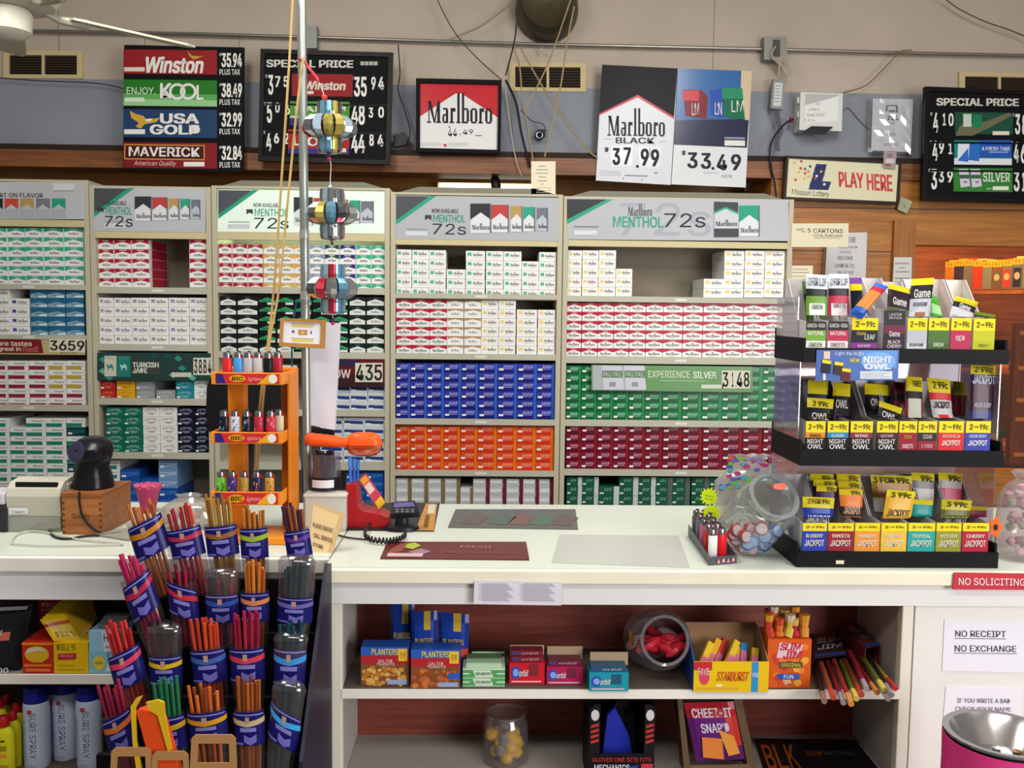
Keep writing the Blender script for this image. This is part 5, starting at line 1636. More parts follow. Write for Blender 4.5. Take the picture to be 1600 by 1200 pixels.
# hanging mobile of cut drink cans
def can_flower(px, py, Y, seed, t):
    rnd = random.Random(seed)
    c = atY(px, py, Y)
    s_ = Y / FPX
    g = MB()
    cols = [('#9fb6c4', .2, .5), ('#b0a052', .25, .5), ('#b5b6ba', .12, .9), ('#b02b3a', .2, .5), ('#b9babd', .12, .9), ('#6f9fb8', .2, .5), ('#b5b6ba', .1, .95), ('#8c9096', .15, .9)]
    R1, R2, H = 18 * s_, 40 * s_, 38 * s_
    n = 11
    prof = [(R1, 1.0), (R1 * 1.05, .6), (R1 * 1.0, .46), (R2 * .72, .44), (R2 * .94, .24), (R2, .0), (R2 * .94, -.2), (R2 * .72, -.36), (R1 * 1.0, -.42), (R1 * 1.04, -.55), (R1, -.9), (R1 * .85, -1.0)]
    for k in range(n):
        mt = cols[rnd.randrange(len(cols))]; m2 = cols[rnd.randrange(len(cols))]
        for (a0, a1) in ((2 * PI * k / n, 2 * PI * (k + .86) / n),):
            vs = []
            w = rnd.uniform(.92, 1.06)
            for r, z in prof:
                rr = r * (w if r > R1 * 1.2 else 1)
                for q in (a0, (a0 + a1) / 2, a1):
                    bul = (1.0 if r < R1 * 1.2 else .86) if q != (a0 + a1) / 2 else 1.05
                    vs.append(c + Vector((rr * bul * math.cos(q), rr * bul * math.sin(q), z * H)))
            for i in range(len(prof) - 1):
                m_ = mt if 2 <= i <= 7 else m2
                g.add([vs[i * 3 + x] for x in (0, 1, 2, 3, 4, 5)], [(0, 1, 4, 3), (1, 2, 5, 4)], M(*m_))
    g.lathe([(R1 * .3, .99 * H), (R1, .98 * H)], M('#a8abb0', .15, .9), Matrix.Translation(c), 20, (False, False))
    g.lathe([(R1 * .9, -.98 * H), (R1 * .2, -1.04 * H)], M('#a8abb0', .15, .9), Matrix.Translation(c), 20, (False, False))
    g.lathe([(R1 * 1.03, -.40 * H), (R1 * 1.06, -.33 * H)], M('#a5202c', .3, .3), Matrix.Translation(c), 20, (False, False))
    g.build('can_flower', t, smooth=True)
    return c


Ym = 2.5
cable([(468, 92), (476, 97), (484, 108), (494, 120), (498, 128)], [Yp - .012, Yp - .03, 2.58, 2.52, 2.5], .0042, '#a12430', 'red cord tied round the steel pole holding the can mobile', 'cord', name='red_string')
t = thing('can_mobile', atY(517, 505, Ym), 'hanging mobile of three shiny flowers cut from drink cans, beside the steel pole', 'mobile')
for i, (x, y) in enumerate(((515, 200), (519, 335), (520, 452))):
    can_flower(x, y, Ym, 21 + i, t)
g = MB(); g.tube(curve_pts([atY(x, y, Ym) for x, y in ((498, 128), (506, 148), (507, 165), (513, 240), (517, 258), (516, 292), (519, 375), (517, 420), (520, 500))]), .0012, M('#c9c4c0', .3), 6)
g.build('string', t)
for x, y, r, c in ((507, 152, 4.5, '#c9342c'), (508, 160, 3, '#3a2f8c'), (513, 241, 3.6, '#4a2a78'), (514, 248, 4, '#a8285a'), (516, 292, 3, '#b9bac9'), (516, 297, 2.6, '#463a80'), (518, 374, 3, '#3a2a4c'), (519, 380, 2.6, '#6a2a48'), (518, 421, 3, '#5a2038'), (520, 500, 3, '#4a2a5c'), (520, 505, 3.2, '#b8285a')):
    p = atY(x, y, Ym); q = r * Ym / FPX
    g = MB(); g.lathe([(q * math.sin(PI * k / 8) + .0001, -q * math.cos(PI * k / 8)) for k in range(9)], M(c, .2), Matrix.Translation(p), 12); g.build('bead', t, smooth=True)


# ---------------------------------------------------------------- lighters
def lighter_mesh(col, deco=None):
    g = MB()
    m = M(col, .25)
    H = .060
    g.lathe([(.0110, 0), (.0125, .002), (.0125, H), (.0115, H + .002)], m, None, 16, sx=1.0, sy=.62)
    if deco:
        rnd = random.Random(deco)
        for k in range(9):
            a = -PI / 2 + rnd.uniform(-.9, .9); z = rnd.uniform(.004, .05)
            w = rnd.uniform(.2, .42); h = rnd.uniform(.004, .012)
            pts = []
            for q, zz in ((a - w / 2, z), (a + w / 2, z + .002), (a + w / 2, z + h), (a - w / 2, z + h - .002)):
                pts.append(Vector((.0128 * math.cos(q), .0128 * .62 * math.sin(q) - .0002, zz)))
            g.poly(pts, M(DECO[deco][k % len(DECO[deco])], .3))
    body = g.mesh('body', smooth=True)
    g = MB()
    st = M('#9a9a9c', .2, .9)
    g.lathe([(.0105, H + .0015), (.0108, H + .012), (.009, H + .0165), (.0, H + .017)], st, Matrix.Translation((-.0008, 0, 0)), 14, sx=.92, sy=.6)
    hood = g.mesh('hood', smooth=True)
    g = MB(); g.lathe([(.0, -.003), (.0042, -.003), (.0042, .003), (.0, .003)], M('#5f5f62', .3, .8), frame(Vector((.003, 0, H + .0165)), (1, 0, 0), (0, 1, 0)), 12)
    wheel = g.mesh('spark_wheel')
    g = MB(); g.box(.0065, .0128, -.004, .004, H + .002, H + .009, M('#a8202a' if col != '#c9252e' else '#16161a', .35))
    return body, hood, wheel, g.mesh('button')


DECO = {1: ['#2f5fa8', '#1c7f8c', '#c8c8d0'], 2: ['#3f74c0', '#5a8fd8', '#2f5fa8'], 3: ['#2a7f86', '#7a4fa0', '#9fb0b8'], 4: ['#8c3a58', '#d0707c', '#7a2f60'], 5: ['#d8868c', '#8a2438', '#e0a0a0'],
        6: ['#1c2a18', '#3f6a30', '#9fc070', '#26302c'], 7: ['#7a5fb0', '#b0a0d0', '#3a2a60'], 8: ['#6a7a30', '#a05a28', '#d0b060'], 9: ['#c05a28', '#7a2a4a', '#d08a30'], 10: ['#8a3a20', '#d0b060', '#6a5a28']}
_lt = {}


def lighter(p, col, deco, label, group, rot=0.0):
    if (col, deco) not in _lt:
        _lt[(col, deco)] = lighter_mesh(col, deco)
    r = thing('cigarette_lighter', p, label, 'lighter', group)
    r.rotation_euler = (0, 0, rot)
    for nm, me in zip(('body', 'hood', 'spark_wheel', 'button'), _lt[(col, deco)]):
        o = bpy.data.objects.new(nm, me); COL.objects.link(o); o.parent = r
    return r


# orange lighter rack
YR = 2.42
org = M('#dd8420', .35); org2 = M('#d07818', .4)
xl, xr = atY(332, 700, YR).x, atY(444, 700, YR).x
t = thing('lighter_rack', ((xl + xr) / 2, YR + .09, ZC), 'orange three-tier lighter rack behind the incense stand', 'rack')
tiers = [(582, 601), (675, 693), (768, 789)]
for i, (ya, yb) in enumerate(tiers):
    dx = (.0, -.004, -.006)[i]
    z1, z0 = atY(390, ya, YR).z, atY(390, yb, YR).z
    g = MB()
    fl = z0 + .006
    g.box(xl + dx, xr + dx, YR, YR + .13, z0, fl, org)
    g.box(xl + dx, xr + dx, YR - .004, YR, z0, z1, org)
    for x in (xl + dx, xr + dx - .004): g.box(x, x + .004, YR, YR + .13, fl, z1, org)
    s_ = g.build('tier', t, bevel=.002)
    g = MB(); o = Vector((xl + dx + .012, YR - .0042, z0 + .003)); ux = Vector((xr - xl - .022, 0, 0)); uy = Vector((0, 0, z1 - z0 - .006))
    g.frect(o, ux, uy, 0, 0, 1, 1, M('#c02a30', .35), .0008)
    g.face(o, ux, uy, [(0, 0), (.16, 0), (.1, 1), (0, 1)], M('#33246e', .35), .0012)
    g.face(o, ux, uy, [(.66, 0), (.88, 0), (.84, 1)], M('#d99a20', .35), .0012)
    n = 16
    g.face(o, ux, uy, [(.34 + .13 * math.cos(2 * PI * k / n), .5 + .36 * math.sin(2 * PI * k / n)) for k in range(n)], M('#d99a20', .35), .0014)
    g.ftext(o, ux, uy, 'BIC', .25, .3, .43, .7, M('#1d1716'), .0018, .02, .05)
    g.ftext(o, ux, uy, 'lighters', .5, .2, .72, .66, M('#dfa8a0'), .0018, .0, .08)
    g.face(o, ux, uy, [(.9 + .07 * math.cos(2 * PI * k / n), .5 + .48 * math.sin(2 * PI * k / n)) for k in range(n)], M('#d9d3c4', .4), .0018)
    g.build('label_strip', s_)
    tiers[i] = (fl, dx)
ztop = atY(450, 574, YR + .15).z
for (a_, b_) in ((xl + .004, xl + .05), (xr - .036, xr + .004)):
    g = MB(); g.box(a_, b_, YR + .131, YR + .17, ZC, ztop, org2); g.build('back_post', t, bevel=.003)
g = MB(); g.box(xr - .006 + .002, xr + .004, YR + .06, YR + .1305, ZC, ztop - .01, org2); g.build('side_wall', t, bevel=.002)
g = MB(); g.box(xl - .008, xr + .004, YR - .01, YR + .1305, ZC, ZC + .02, org); g.build('base', t, bevel=.003)
T1 = [(355, '#c9252e', 0, 'red'), (372, '#3f8fd0', 0, 'sky blue'), (387.5, '#a9a6a8', 0, 'first grey'), (403, '#b3b0b2', 0, 'second grey'), (419, '#19181c', 0, 'black'), (434, '#a82438', 0, 'crimson')]
T2 = [(350, '#19192a', 1, 'black-blue patterned'), (367, '#c9ccd4', 2, 'white lighter with blue ticks'), (385, '#1c2026', 3, 'black teal-speckled'), (404, '#b02a3c', 4, 'red purple-striped'), (423, '#bd2f42', 5, 'red pink-scribbled'), (436, '#c9b8a0', 0, 'cream')]
T3 = [(345, '#5fae2e', 6, 'lime green and black'), (363, '#3f2f70', 7, 'purple starry'), (381, '#a9873a', 8, 'mustard'), (401, '#26224a', 9, 'navy and orange'), (421, '#c08a40', 10, 'orange-gold')]
for i, (T, y, nm) in enumerate(((T1, 560, 'top'), (T2, 650, 'middle'), (T3, 745, 'bottom'))):
    for k, (px, c, dco, ds) in enumerate(T):
        yy = YR + .028 + (.028 if k == 5 else 0)
        p = atY(px, y, yy); p.z = tiers[i][0]
        p.x = max(p.x, xl + tiers[i][1] + .0185); p.x = min(p.x, xr + tiers[i][1] - (.019 if k < 5 else .012))
        lighter(p, c, dco, (ds if 'lighter' in ds else ds + ' lighter') + f' on the {nm} tier of the orange rack', f'lighters on the {nm} tier', 0)
# ================================================================ middle of the counter: jar, box, red stand, reader
t = thing('white_box', atZ(512, 822, ZC) + Vector((0, .09, 0)), 'low white box under the pen jar, left of the red stand', 'box')
a, b_ = atZ(476, 830, ZC), atZ(540, 830, ZC)
h = atY(510, 777, a.y).z - ZC; dw = min(.17, 2.625 - a.y)
g = MB(); g.box(a.x, b_.x, a.y, a.y + dw, ZC, ZC + h, M('#b9b6ae', .5)); g.build('body', t, bevel=.003)
g = MB(); g.box(a.x - .003, b_.x + .003, a.y - .003, a.y + dw + .003, ZC + h + .0003, ZC + h + .008, M('#c8c6bf', .5)); g.build('lid', t, bevel=.002)
zt_ = ZC + h + .0085
jc = Vector((atY(508, 758, a.y + .07).x, a.y + .07, zt_))
t = thing('pen_jar', jc, 'clear jar of dark pens with a white label on the white box', 'jar')
R = 24 * jc.y / FPX; Hj = .105
g = MB(); g.lathe([(R, 0), (R, Hj)], CLEAR('#e8e4ee', .06, .15), Matrix.Translation(jc), 28, (True, False)); g.build('glass', t, smooth=True)
g = MB(); g.lathe([(R + .0008, .004), (R + .0008, .04)], M('#1b191d', .4), Matrix.Translation(jc), 28, (False, False))
vs = [jc + Vector((1.03 * R * math.sin(q), -1.03 * R * math.cos(q), z)) for z in (.012, .034) for q in [(-.75 + .15 * i) for i in range(11)]]
g.add(vs, [(i, i + 1, i + 12, i + 11) for i in range(10)], M('#d3d0d6', .5)); g.build('label', t, smooth=True)
rnd = random.Random(5)
for k in range(16):
    a_ = 2 * PI * k / 16 * 1.618 * 3; r = R * (.25 + .6 * ((k * 7) % 16) / 16)
    p0 = jc + Vector((r * math.cos(a_), r * math.sin(a_), .004)); p1 = jc + Vector((r * 1.05 * math.cos(a_ + .15), r * 1.05 * math.sin(a_ + .15), .085 + .03 * rnd.random()))
    P_ = thing('pen', p0, 'dark purple pen standing in the pen jar on the white box', 'pen', 'dark pens in the jar')
    g = MB(); g.tube([p0, p1 - (p1 - p0) * .25], .0042, M(('#3a2240', '#241a2c', '#4a2a3a')[k % 3], .3), 7); g.build('barrel', P_)
    g = MB(); g.tube([p1 - (p1 - p0) * .249, p1], .005, M(('#1c171f', '#5a3040', '#2b2433')[k % 3], .25), 7); g.build('cap', P_)
# orange bottle-shaped torch lying on the pens
t = thing('plastic_torch', atY(535, 712, jc.y), 'bright orange plastic torch lying across the pen jar', 'torch')
om = M('#e8541c', .3)
Yt = jc.y
g = MB(); A, B_ = atY(477, 686, Yt), atY(545, 692, Yt)
pts = [A + (B_ - A) * (i / 12) for i in range(13)]
g.tube(pts, [.012, .018, .02, .0185, .0195, .018, .019, .0175, .018, .0165, .0155, .0145, .016], om, 14); g.build('handle', t, smooth=True)
hc = atY(569, 694, Yt)
X = Matrix.Translation(hc)
prof = []
g = MB()
n = 22
for part, (zlo, zhi), mt in (('head', (0, 1), om), ('lens_cover', (-1, 0), CLEAR('#f0682c', .3, .3))):
    g = MB(); vs = []; m_ = 9
    for i in range(m_):
        ph = (PI / 2) * i / (m_ - 1)
        for k in range(n):
            th = 2 * PI * k / n
            sx = math.copysign(abs(math.cos(th)) ** .6, math.cos(th)); sy = math.copysign(abs(math.sin(th)) ** .9, math.sin(th))
            vs.append(hc + Vector((.052 * sx * math.cos(ph) ** .5, .026 * sy * math.cos(ph) ** .5, (.034 if zhi else -.034) * math.sin(ph))))
    g.add(vs, [(i * n + k, i * n + (k + 1) % n, (i + 1) * n + (k + 1) % n, (i + 1) * n + k) for i in range(m_ - 1) for k in range(n)], mt)
    g.build(part, t, smooth=True)
# kraft reminder card
pl = lean(512, 875, 2.33, 22, 8)
g = MB(); g.pslab([(487, 785), (539, 803), (513, 880), (482, 870)], pl, .003, M('#b89a6c', .6))
g.pslab([(489, 790), (530, 806), (509, 872), (482, 864)], pl - .001, .0008, M('#c8ad80', .6))
for s, x0, y0, x1, y1 in (('PLEASE CONTACT', 489, 816, 521, 823), ('CALL SERVICE', 490, 832, 519, 839), ('STORE', 489, 847, 505, 853)):
    g.ptext(s, x0, y0, x1, y1, pl - .0022, M('#4d3d2c'), .32, .01)
tag(g.build('reminder_card'), 'tan cardboard sign card leaning at the counter edge beside the incense stand', 'card')
# red stand with blue pens and price ticket
t = thing('red_stand', atZ(570, 826, ZC) + Vector((0, .06, 0)), 'red L-shaped desk stand beside the card reader', 'stand')
rm = M('#9a1a20', .35)
a = atZ(541, 824, ZC + .0035); zb = ZC + .0035
g = MB()
xr_ = atZ(606, 824, zb).x
f = [(a.x, zb), (a.x, atY(540, 757, a.y).z), (a.x + .028, atY(540, 757, a.y).z), (a.x + .032, zb + .06), (a.x + .045, zb + .046), (xr_ - .02, zb + .036), (xr_, zb + .026), (xr_, zb)]
g.slab([Vector((x, a.y, z)) for x, z in f], [Vector((x, a.y + .09, z)) for x, z in f], rm); g.build('body', t, bevel=.006)
ztp = atY(540, 757, a.y).z
for k in range(3):
    p0 = Vector((a.x + .008 + .008 * k, a.y + .03 + .012 * k, ztp + .0005)); p1 = p0 + Vector((.002 * (k - 1), 0, .072 - .006 * k))
    P_ = thing('pen', p0, f'blue pen, {ORD[k + 1]} of three standing on the red stand', 'pen', 'blue pens on the red stand')
    g = MB(); g.tube([p0, p0 + (p1 - p0) * .6], .0045, M('#2f62b8', .3), 8); g.build('barrel', P_)
    g = MB(); g.tube([p0 + (p1 - p0) * .602, p1], .0055, M('#3f7fd0', .25), 8); g.build('cap', P_)
t = thing('price_ticket', atY(585, 795, a.y + .03), 'red and yellow ticket card tilted against the red stand', 'ticket')
pl = lean(585, 795, a.y + .045, 8, 0)
g = MB(); g.pslab([(560, 749), (571, 739), (603, 785), (592, 798)], pl, .004, M('#b8404a', .4))
g.ppoly([(562, 750), (571, 742), (577, 750), (568, 758)][::-1], pl - .0008, M('#d9952c')); g.ppoly([(569, 760), (577, 752), (586, 765), (578, 773)][::-1], pl - .0008, M('#d3b9b4')); g.ppoly([(586, 785), (595, 775), (602, 785), (592, 796)][::-1], pl - .0008, M('#d9b52c'))
g.build('card', t)
# card reader
t = thing('card_reader', atZ(632, 828, ZC + .0035) + Vector((0, .04, 0)), 'black card reader on a stalk with purple-lit screen, right of the red stand', 'card reader')
p = atZ(628, 826, ZC + .0035)
dk_ = M('#1b1b20', .35)
g = MB(); g.lathe([(.045, 0), (.043, .008), (.018, .016), (.014, .05)], dk_, Matrix.Translation(p), 22, sx=1.1, sy=.8); g.build('base', t, smooth=True)
pl = lean(632, 803, p.y - .03, 52, 0)
g = MB(); g.pslab([(612, 785), (648, 782), (655, 800), (610, 803)], pl, .022, dk_); g.build('keypad_body', t, bevel=.004)
g = MB(); g.pslab([(616, 786), (645, 784), (649, 791), (615, 793)], pl - .0008, .0006, M('#5a527e', .15)); g.build('screen', t)
g = MB()
for i in range(4):
    for j in range(2): g.pslab([(618 + 8 * i, 795 + 3.4 * j), (623 + 8 * i, 794.6 + 3.4 * j), (623.5 + 8 * i, 797 + 3.4 * j), (618 + 8 * i, 797.4 + 3.4 * j)], pl - .0012, .001, M('#55555c', .4))
g.build('keypad', t)
g = MB(); pts = []
base_pts = [atZ(x, y, ZC + .012) for x, y in ((602, 800), (584, 815), (570, 832), (578, 842), (600, 845), (620, 843), (634, 836))]
sp = curve_pts(base_pts, 22)
for i, q in enumerate(sp):
    pts.append(q + Vector((.0, .006 * math.cos(i * 1.1), .007 * math.sin(i * 1.1))))
g.tube(pts, .0028, M('#1c1c20', .35), 6); tag(g.build('coiled_cord_loop', smooth=True), 'black coiled cord looping on the counter in front of the card reader', 'coiled cord').name = 'coiled_phone_wire'
cable([(602, 0)] and [(528, 836), (545, 840), (572, 843)], [atZ(x, y, ZC + .004).y for x, y in ((528, 836), (545, 840), (572, 843))], .0025, '#232327', 'thin black cable lying behind the cardboard sign card')

# ================================================================ right of the counter: lighter tray, tags, candy jar
t = thing('lighter_tray', atZ(1118, 860, ZC), 'grey slanted countertop tray of lighters in front of the candy jar', 'tray')
o = atZ(1108, 884, ZC); ex = (atZ(1151, 880, ZC) - o); ey = (atZ(1075, 838, ZC) - o)
X = frame(o, ex, (0, 0, 1)); Lx = ex.length
yv = Vector((-ex.normalized().y, ex.normalized().x, 0)); Ly = ey.dot(yv); sk = ey.dot(ex.normalized())
def tp(u, v, z): return o + ex * u + ey * v + Vector((0, 0, z))
g = MB(); tm = M('#4a4a50', .4)
def wall(c0, c1, h0, h1):
    nrm_ = (c1 - c0).cross(Vector((0, 0, 1))).normalized() * .002
    f = [c0, c1, c1 + Vector((0, 0, h1)), c0 + Vector((0, 0, h0))]
    g.slab([q for q in f][::-1], [q - nrm_ for q in f][::-1], tm)
g.slab([tp(0, 0, .003), tp(0, 1, .003), tp(1, 1, .003), tp(1, 0, .003)], [tp(0, 0, 0), tp(0, 1, 0), tp(1, 1, 0), tp(1, 0, 0)], tm)
wall(tp(0, 0, .003), tp(1, 0, .003), .018, .018); wall(tp(1, 0, .003), tp(1, 1, .003), .018, .03); wall(tp(0, 1, .003), tp(0, 0, .003), .03, .018)
g.build('tray_body', t)
g = MB(); oo = tp(.22, -.004, .004) ; ux = ex * .7; uy = Vector((0, 0, .013))
for k in range(4):
    u = .05 + .25 * k
    if k % 2 == 0: g.face(oo, ux, uy, [(u, .1), (u + .18, .1), (u + .09, .95)], M('#cf8a8f'), .0024)
    else: g.face(oo, ux, uy, [(u + .09 + .08 * math.cos(2 * PI * q / 12), .5 + .42 * math.sin(2 * PI * q / 12)) for q in range(12)], M('#cf8a8f'), .0024)
g.build('warning_label', t)
cols = [('#d9dcd8', 'white'), ('#d01c24', 'bright red'), ('#a8342f', 'brick red'), ('#7a3a44', 'plum'), ('#b8607a', 'rose pink'), ('#d8a8c0', 'pale pink'), ('#6a6a70', 'grey'), ('#8a8a90', 'silver'), ('#55555c', 'charcoal'), ('#8a2030', 'wine red')]
rx = [0.2, .5]
for k, (c, nm) in enumerate(cols):
    i, j = k % 2, k // 2
    p = tp(.22 + .34 * i, .12 + .19 * j, .004)
    lighter(p, c, 0, f'{nm} lighter in the slanted tray by the candy jar, {ORD[j + 1]} row', 'lighters in the slanted tray', math.atan2(ex.y, ex.x))
# neon star tags
def star(px, py, r, Y, name, label, seed):
    rnd = random.Random(seed); pts = []
    for k in range(28):
        a = 2 * PI * k / 28 + .1
        q = r * (1.0 if k % 2 == 0 else .72) * rnd.uniform(.93, 1.05)
        pts.append((px + q * math.cos(a), py + q * math.sin(a)))
    g = MB(); g.pslab(pts, Y, .002, M('#d8ee1c', .5))
    for q in range(2): g.prect(px - r * .45, py - 3 + 5 * q, px + r * .4, py - 1.4 + 5 * q, Y - .0008, M('#a9bb20'), .2)
    return tag(g.build(name), label, 'price tag', 'neon star tags')


star(1108, 776, 15, 2.5, 'star_tag', 'upper neon yellow starburst tag beside the candy jar', 1)
star(1112, 802, 15, 2.49, 'star_tag', 'lower neon yellow starburst tag beside the candy jar', 2)
# tilted candy jar
t = thing('candy_jar', atZ(1180, 882, ZC) + Vector((0, .08, 0)), 'big clear tilted candy jar with wide mouth beside the cigar display', 'jar')
cj = atY(1186, 826, 2.30); ax = Vector((.16, -.72, .62)).normalized()
X = frame(cj, (1, .1, 0), ax)
R = .075
X = settle([(R * .7, -.105), (R * .97, -.095), (R, -.08)], X, ZC + .0006); cj = X.translation.copy()
clr = CLEAR('#e9ecec', .09, .16, .05)
g = MB()
g.lathe([(R * .7, -.105), (R * .97, -.095), (R, -.08), (R, .02), (R * .93, .05), (R * .8, .066), (R * .76, .075)], clr, X, 36, (True, False)); g.build('glass', t, smooth=True)
g = MB(); g.lathe([(R * .74, .07), (R * .86, .074), (R * .88, .085), (R * .86, .092), (R * .72, .092), (R * .7, .085)], CLEAR('#c9d0d2', .2, .25, .1), X, 36, (False, False)); g.build('rim', t, smooth=True)
g = MB(); pl = PL(cj + ax * .0925, -ax)
g.pcirc(1219, 760, 11, 5, pl, M('#d9664c', .4)); g.build('lid_sticker', t)
rnd = random.Random(11)
cc = [('#b8323c', '#c9c4c8', 'red-rimmed'), ('#2f5fb0', '#8fb0dc', 'blue'), ('#2f5fb0', '#c9ccd8', 'blue-white'), ('#b8323c', '#d8c8cc', 'red and white'), ('#2fae4a', '#cfe0cc', 'green-rimmed')]
cand = [(1164, 838, 3), (1148, 846, 0), (1156, 856, 3), (1158, 868, 0), (1140, 838, 0), (1186, 862, 4), (1196, 838, 1), (1212, 846, 2), (1222, 862, 1), (1205, 872, 1), (1232, 874, 1), (1190, 878, 2), (1176, 846, 1), (1226, 848, 2), (1172, 826, 0), (1214, 830, 1), (1238, 856, 2), (1200, 858, 1), (1168, 852, 1), (1182, 840, 0), (1206, 852, 2), (1218, 870, 1), (1176, 874, 3), (1228, 838, 1), (1190, 826, 0), (1150, 828, 3)]
for k, (x, y, c) in enumerate(cand):
    Yc = 2.30 + .012 * (k % 3)
    p = atY(x, min(y, 868), Yc)
    q = X.inverted() @ p
    rr = math.hypot(q.x, q.y)
    if rr > R * .8: q.x *= R * .8 / rr; q.y *= R * .8 / rr
    q.z = max(min(q.z, .03), -.078)
    p = X @ q
    if p.z < ZC + .02: p.z = ZC + .02
    cd_ = thing('wrapped_candy', p, f'{cc[c][2]} wrapped candy in the big tilted jar', 'candy', f'{cc[c][2]} candies in the tilted jar')
    Xc = frame(p, (1, rnd.uniform(-.3, .3), rnd.uniform(-.3, .3)), (rnd.uniform(-.4, .4), -1, rnd.uniform(-.2, .5)))
    g = MB(); g.lathe([(.0, -.010), (.0155, -.008), (.018, 0), (.0155, .007)], M(cc[c][0], .3), Xc, 14); g.build('candy_body', cd_, smooth=True)
    g = MB(); g.lathe([(.0135, .0074), (.0, .0085)], M(cc[c][1], .3), Xc, 14, (False, False)); g.build('centre', cd_)
# patterned lolly bag behind the jar
t, c, W_, H_ = bag('candy_bag', 1170, 838, 120, 112, ZC, 2.66, 'clear bag with bright confetti print standing behind the candy jar', 'bag', CLEAR('#d8d6d0', .4, .25, .15), seed=8, dep=.4)
g = MB(); rnd = random.Random(4)
for k in range(60):
    a_ = rnd.uniform(-PI, 0); z = rnd.uniform(.55, 1.0)
    r = .86 if z < .75 else .62
    p = c + Vector((W_ * r * math.cos(a_), W_ * .4 * r * math.sin(a_) - .012, H_ * z))
    s_ = rnd.uniform(.005, .012)
    g.poly([p + Vector((s_ * math.cos(q), 0, s_ * .6 * math.sin(q))) for q in [2 * PI * i / 8 for i in range(8)]], M(rnd.choice(['#e06a4c', '#7fd04a', '#7a6ad0', '#d04a8c', '#5ac0d0', '#9a8ad8']), .4))
g.build('confetti_print', t)
# right edge bags
t, c, W_, H_ = bag('candy_bag', 1600, 884, 110, 138, ZC, 2.32, 'clear bag of pink and green sweets at the right end of the counter', 'bag', CLEAR('#efe6e8', .16, .25, .1), seed=12, dep=.7)
rnd = random.Random(9)
g = MB()
for k in range(46):
    a_ = rnd.uniform(-PI, PI); z = .04 + .8 * rnd.random(); r = .78 * math.sqrt(rnd.random()) * (1 if z < .6 else .7)
    p = c + Vector((W_ * r * math.cos(a_), W_ * .65 * r * math.sin(a_), H_ * z))
    X = frame(p, (rnd.uniform(-1, 1), rnd.uniform(-1, 1), .1), (rnd.uniform(-.5, .5), rnd.uniform(-.5, .5), 1))
    g.lathe([(.0, -.011), (.011, -.006), (.011, .006), (0, .011)], M(rnd.choice(['#c88a9c', '#b85a7c', '#d8c0c4', '#8fa87c', '#c9a0ac', '#a85a6a']), .35), X, 10)
o_ = g.build('sweets', t, smooth=True); o_['kind'] = 'stuff'
t = thing('paper_flower', atY(1556, 840, 2.24), 'orange paper flower with dark centre beside the cigar display', 'flower')
g = MB(); pts = []
for k in range(20):
    a_ = 2 * PI * k / 20; q = 1 + .22 * math.cos(5 * a_)
    pts.append((1556 + 9 * q * math.cos(a_), 824 + 15 * q * math.sin(a_)))
g.pslab(pts, 2.24, .003, M('#d8641c', .5)); g.build('petals', t)
g = MB(); g.pcirc(1556, 824, 3.5, 5, 2.2385, M('#2a1c1a')); g.build('centre', t)
g = MB(); g.tube([atY(1556, 836, 2.243), Vector((atY(1556, 836, 2.243).x, 2.243, ZC))], .0015, M('#4a6a2c')); g.build('stem', t)

# ================================================================ candy shelf (right)
ZS = .6764
def simple(name, x0, y0, x1, y1, d, label, cat, base, zb=ZS, Y=None, grp=None):
    return name, Box(x0, y0, x1, y1, zb + .0004, d, M(base, .35), Y=Y), label, cat, grp
def done(bx, name, label, cat, grp=None, part='carton'):
    t = thing(name, bx.base, label, cat, grp)
    bx.mb.build(part, t)
    return t


for k, (x0, x1) in enumerate(((564, 639), (642, 719))):
    b = Box(x0, 1011 + 4 * k, x1, 1071 + 4 * k, ZS + .0004, .05, M('#244a9a', .35))
    b.r(0, .0, 1, .55, '#7a4a26').r(.0, .55, 1, .78, '#a8242c').r(.0, .78, 1, 1, '#2a56b0')
    b.t('PLANTERS', .22, .8, .78, .96, '#d9c04c', bold=.02).t('SALTED', .36, .6, .66, .68, '#d9c0b8').t('PEANUTS', .34, .52, .7, .6, '#d9c0b8')
    b.r(.78, .64, .97, .96, '#dcb52c', .0014).t('59', .82, .72, .93, .88, '#a9742c', .002)
    rnd = random.Random(k + 3)
    for q in range(46):
        u, v = rnd.uniform(.05, .9), rnd.uniform(.03, .46)
        b.e(u, v, rnd.uniform(.04, .07), rnd.uniform(.04, .07), rnd.choice((['#c08a3c', '#a96f2c', '#d0a050'] if k == 0 else ['#b05a2c', '#c06a34', '#8f4522'])), .0010 + .00002 * q)
    b.r(.55, .04, .96, .16, '#8d9cc0', .0024)
    if k: b.r(.76, .24, 1, .4, '#2a56b0', .0022)
    t = done(b, 'snack_box', ('blue-red peanut display box leftmost on the candy shelf', 'blue-red nut display box right beside the leftmost peanut box')[k], 'snack box', 'nut display boxes')
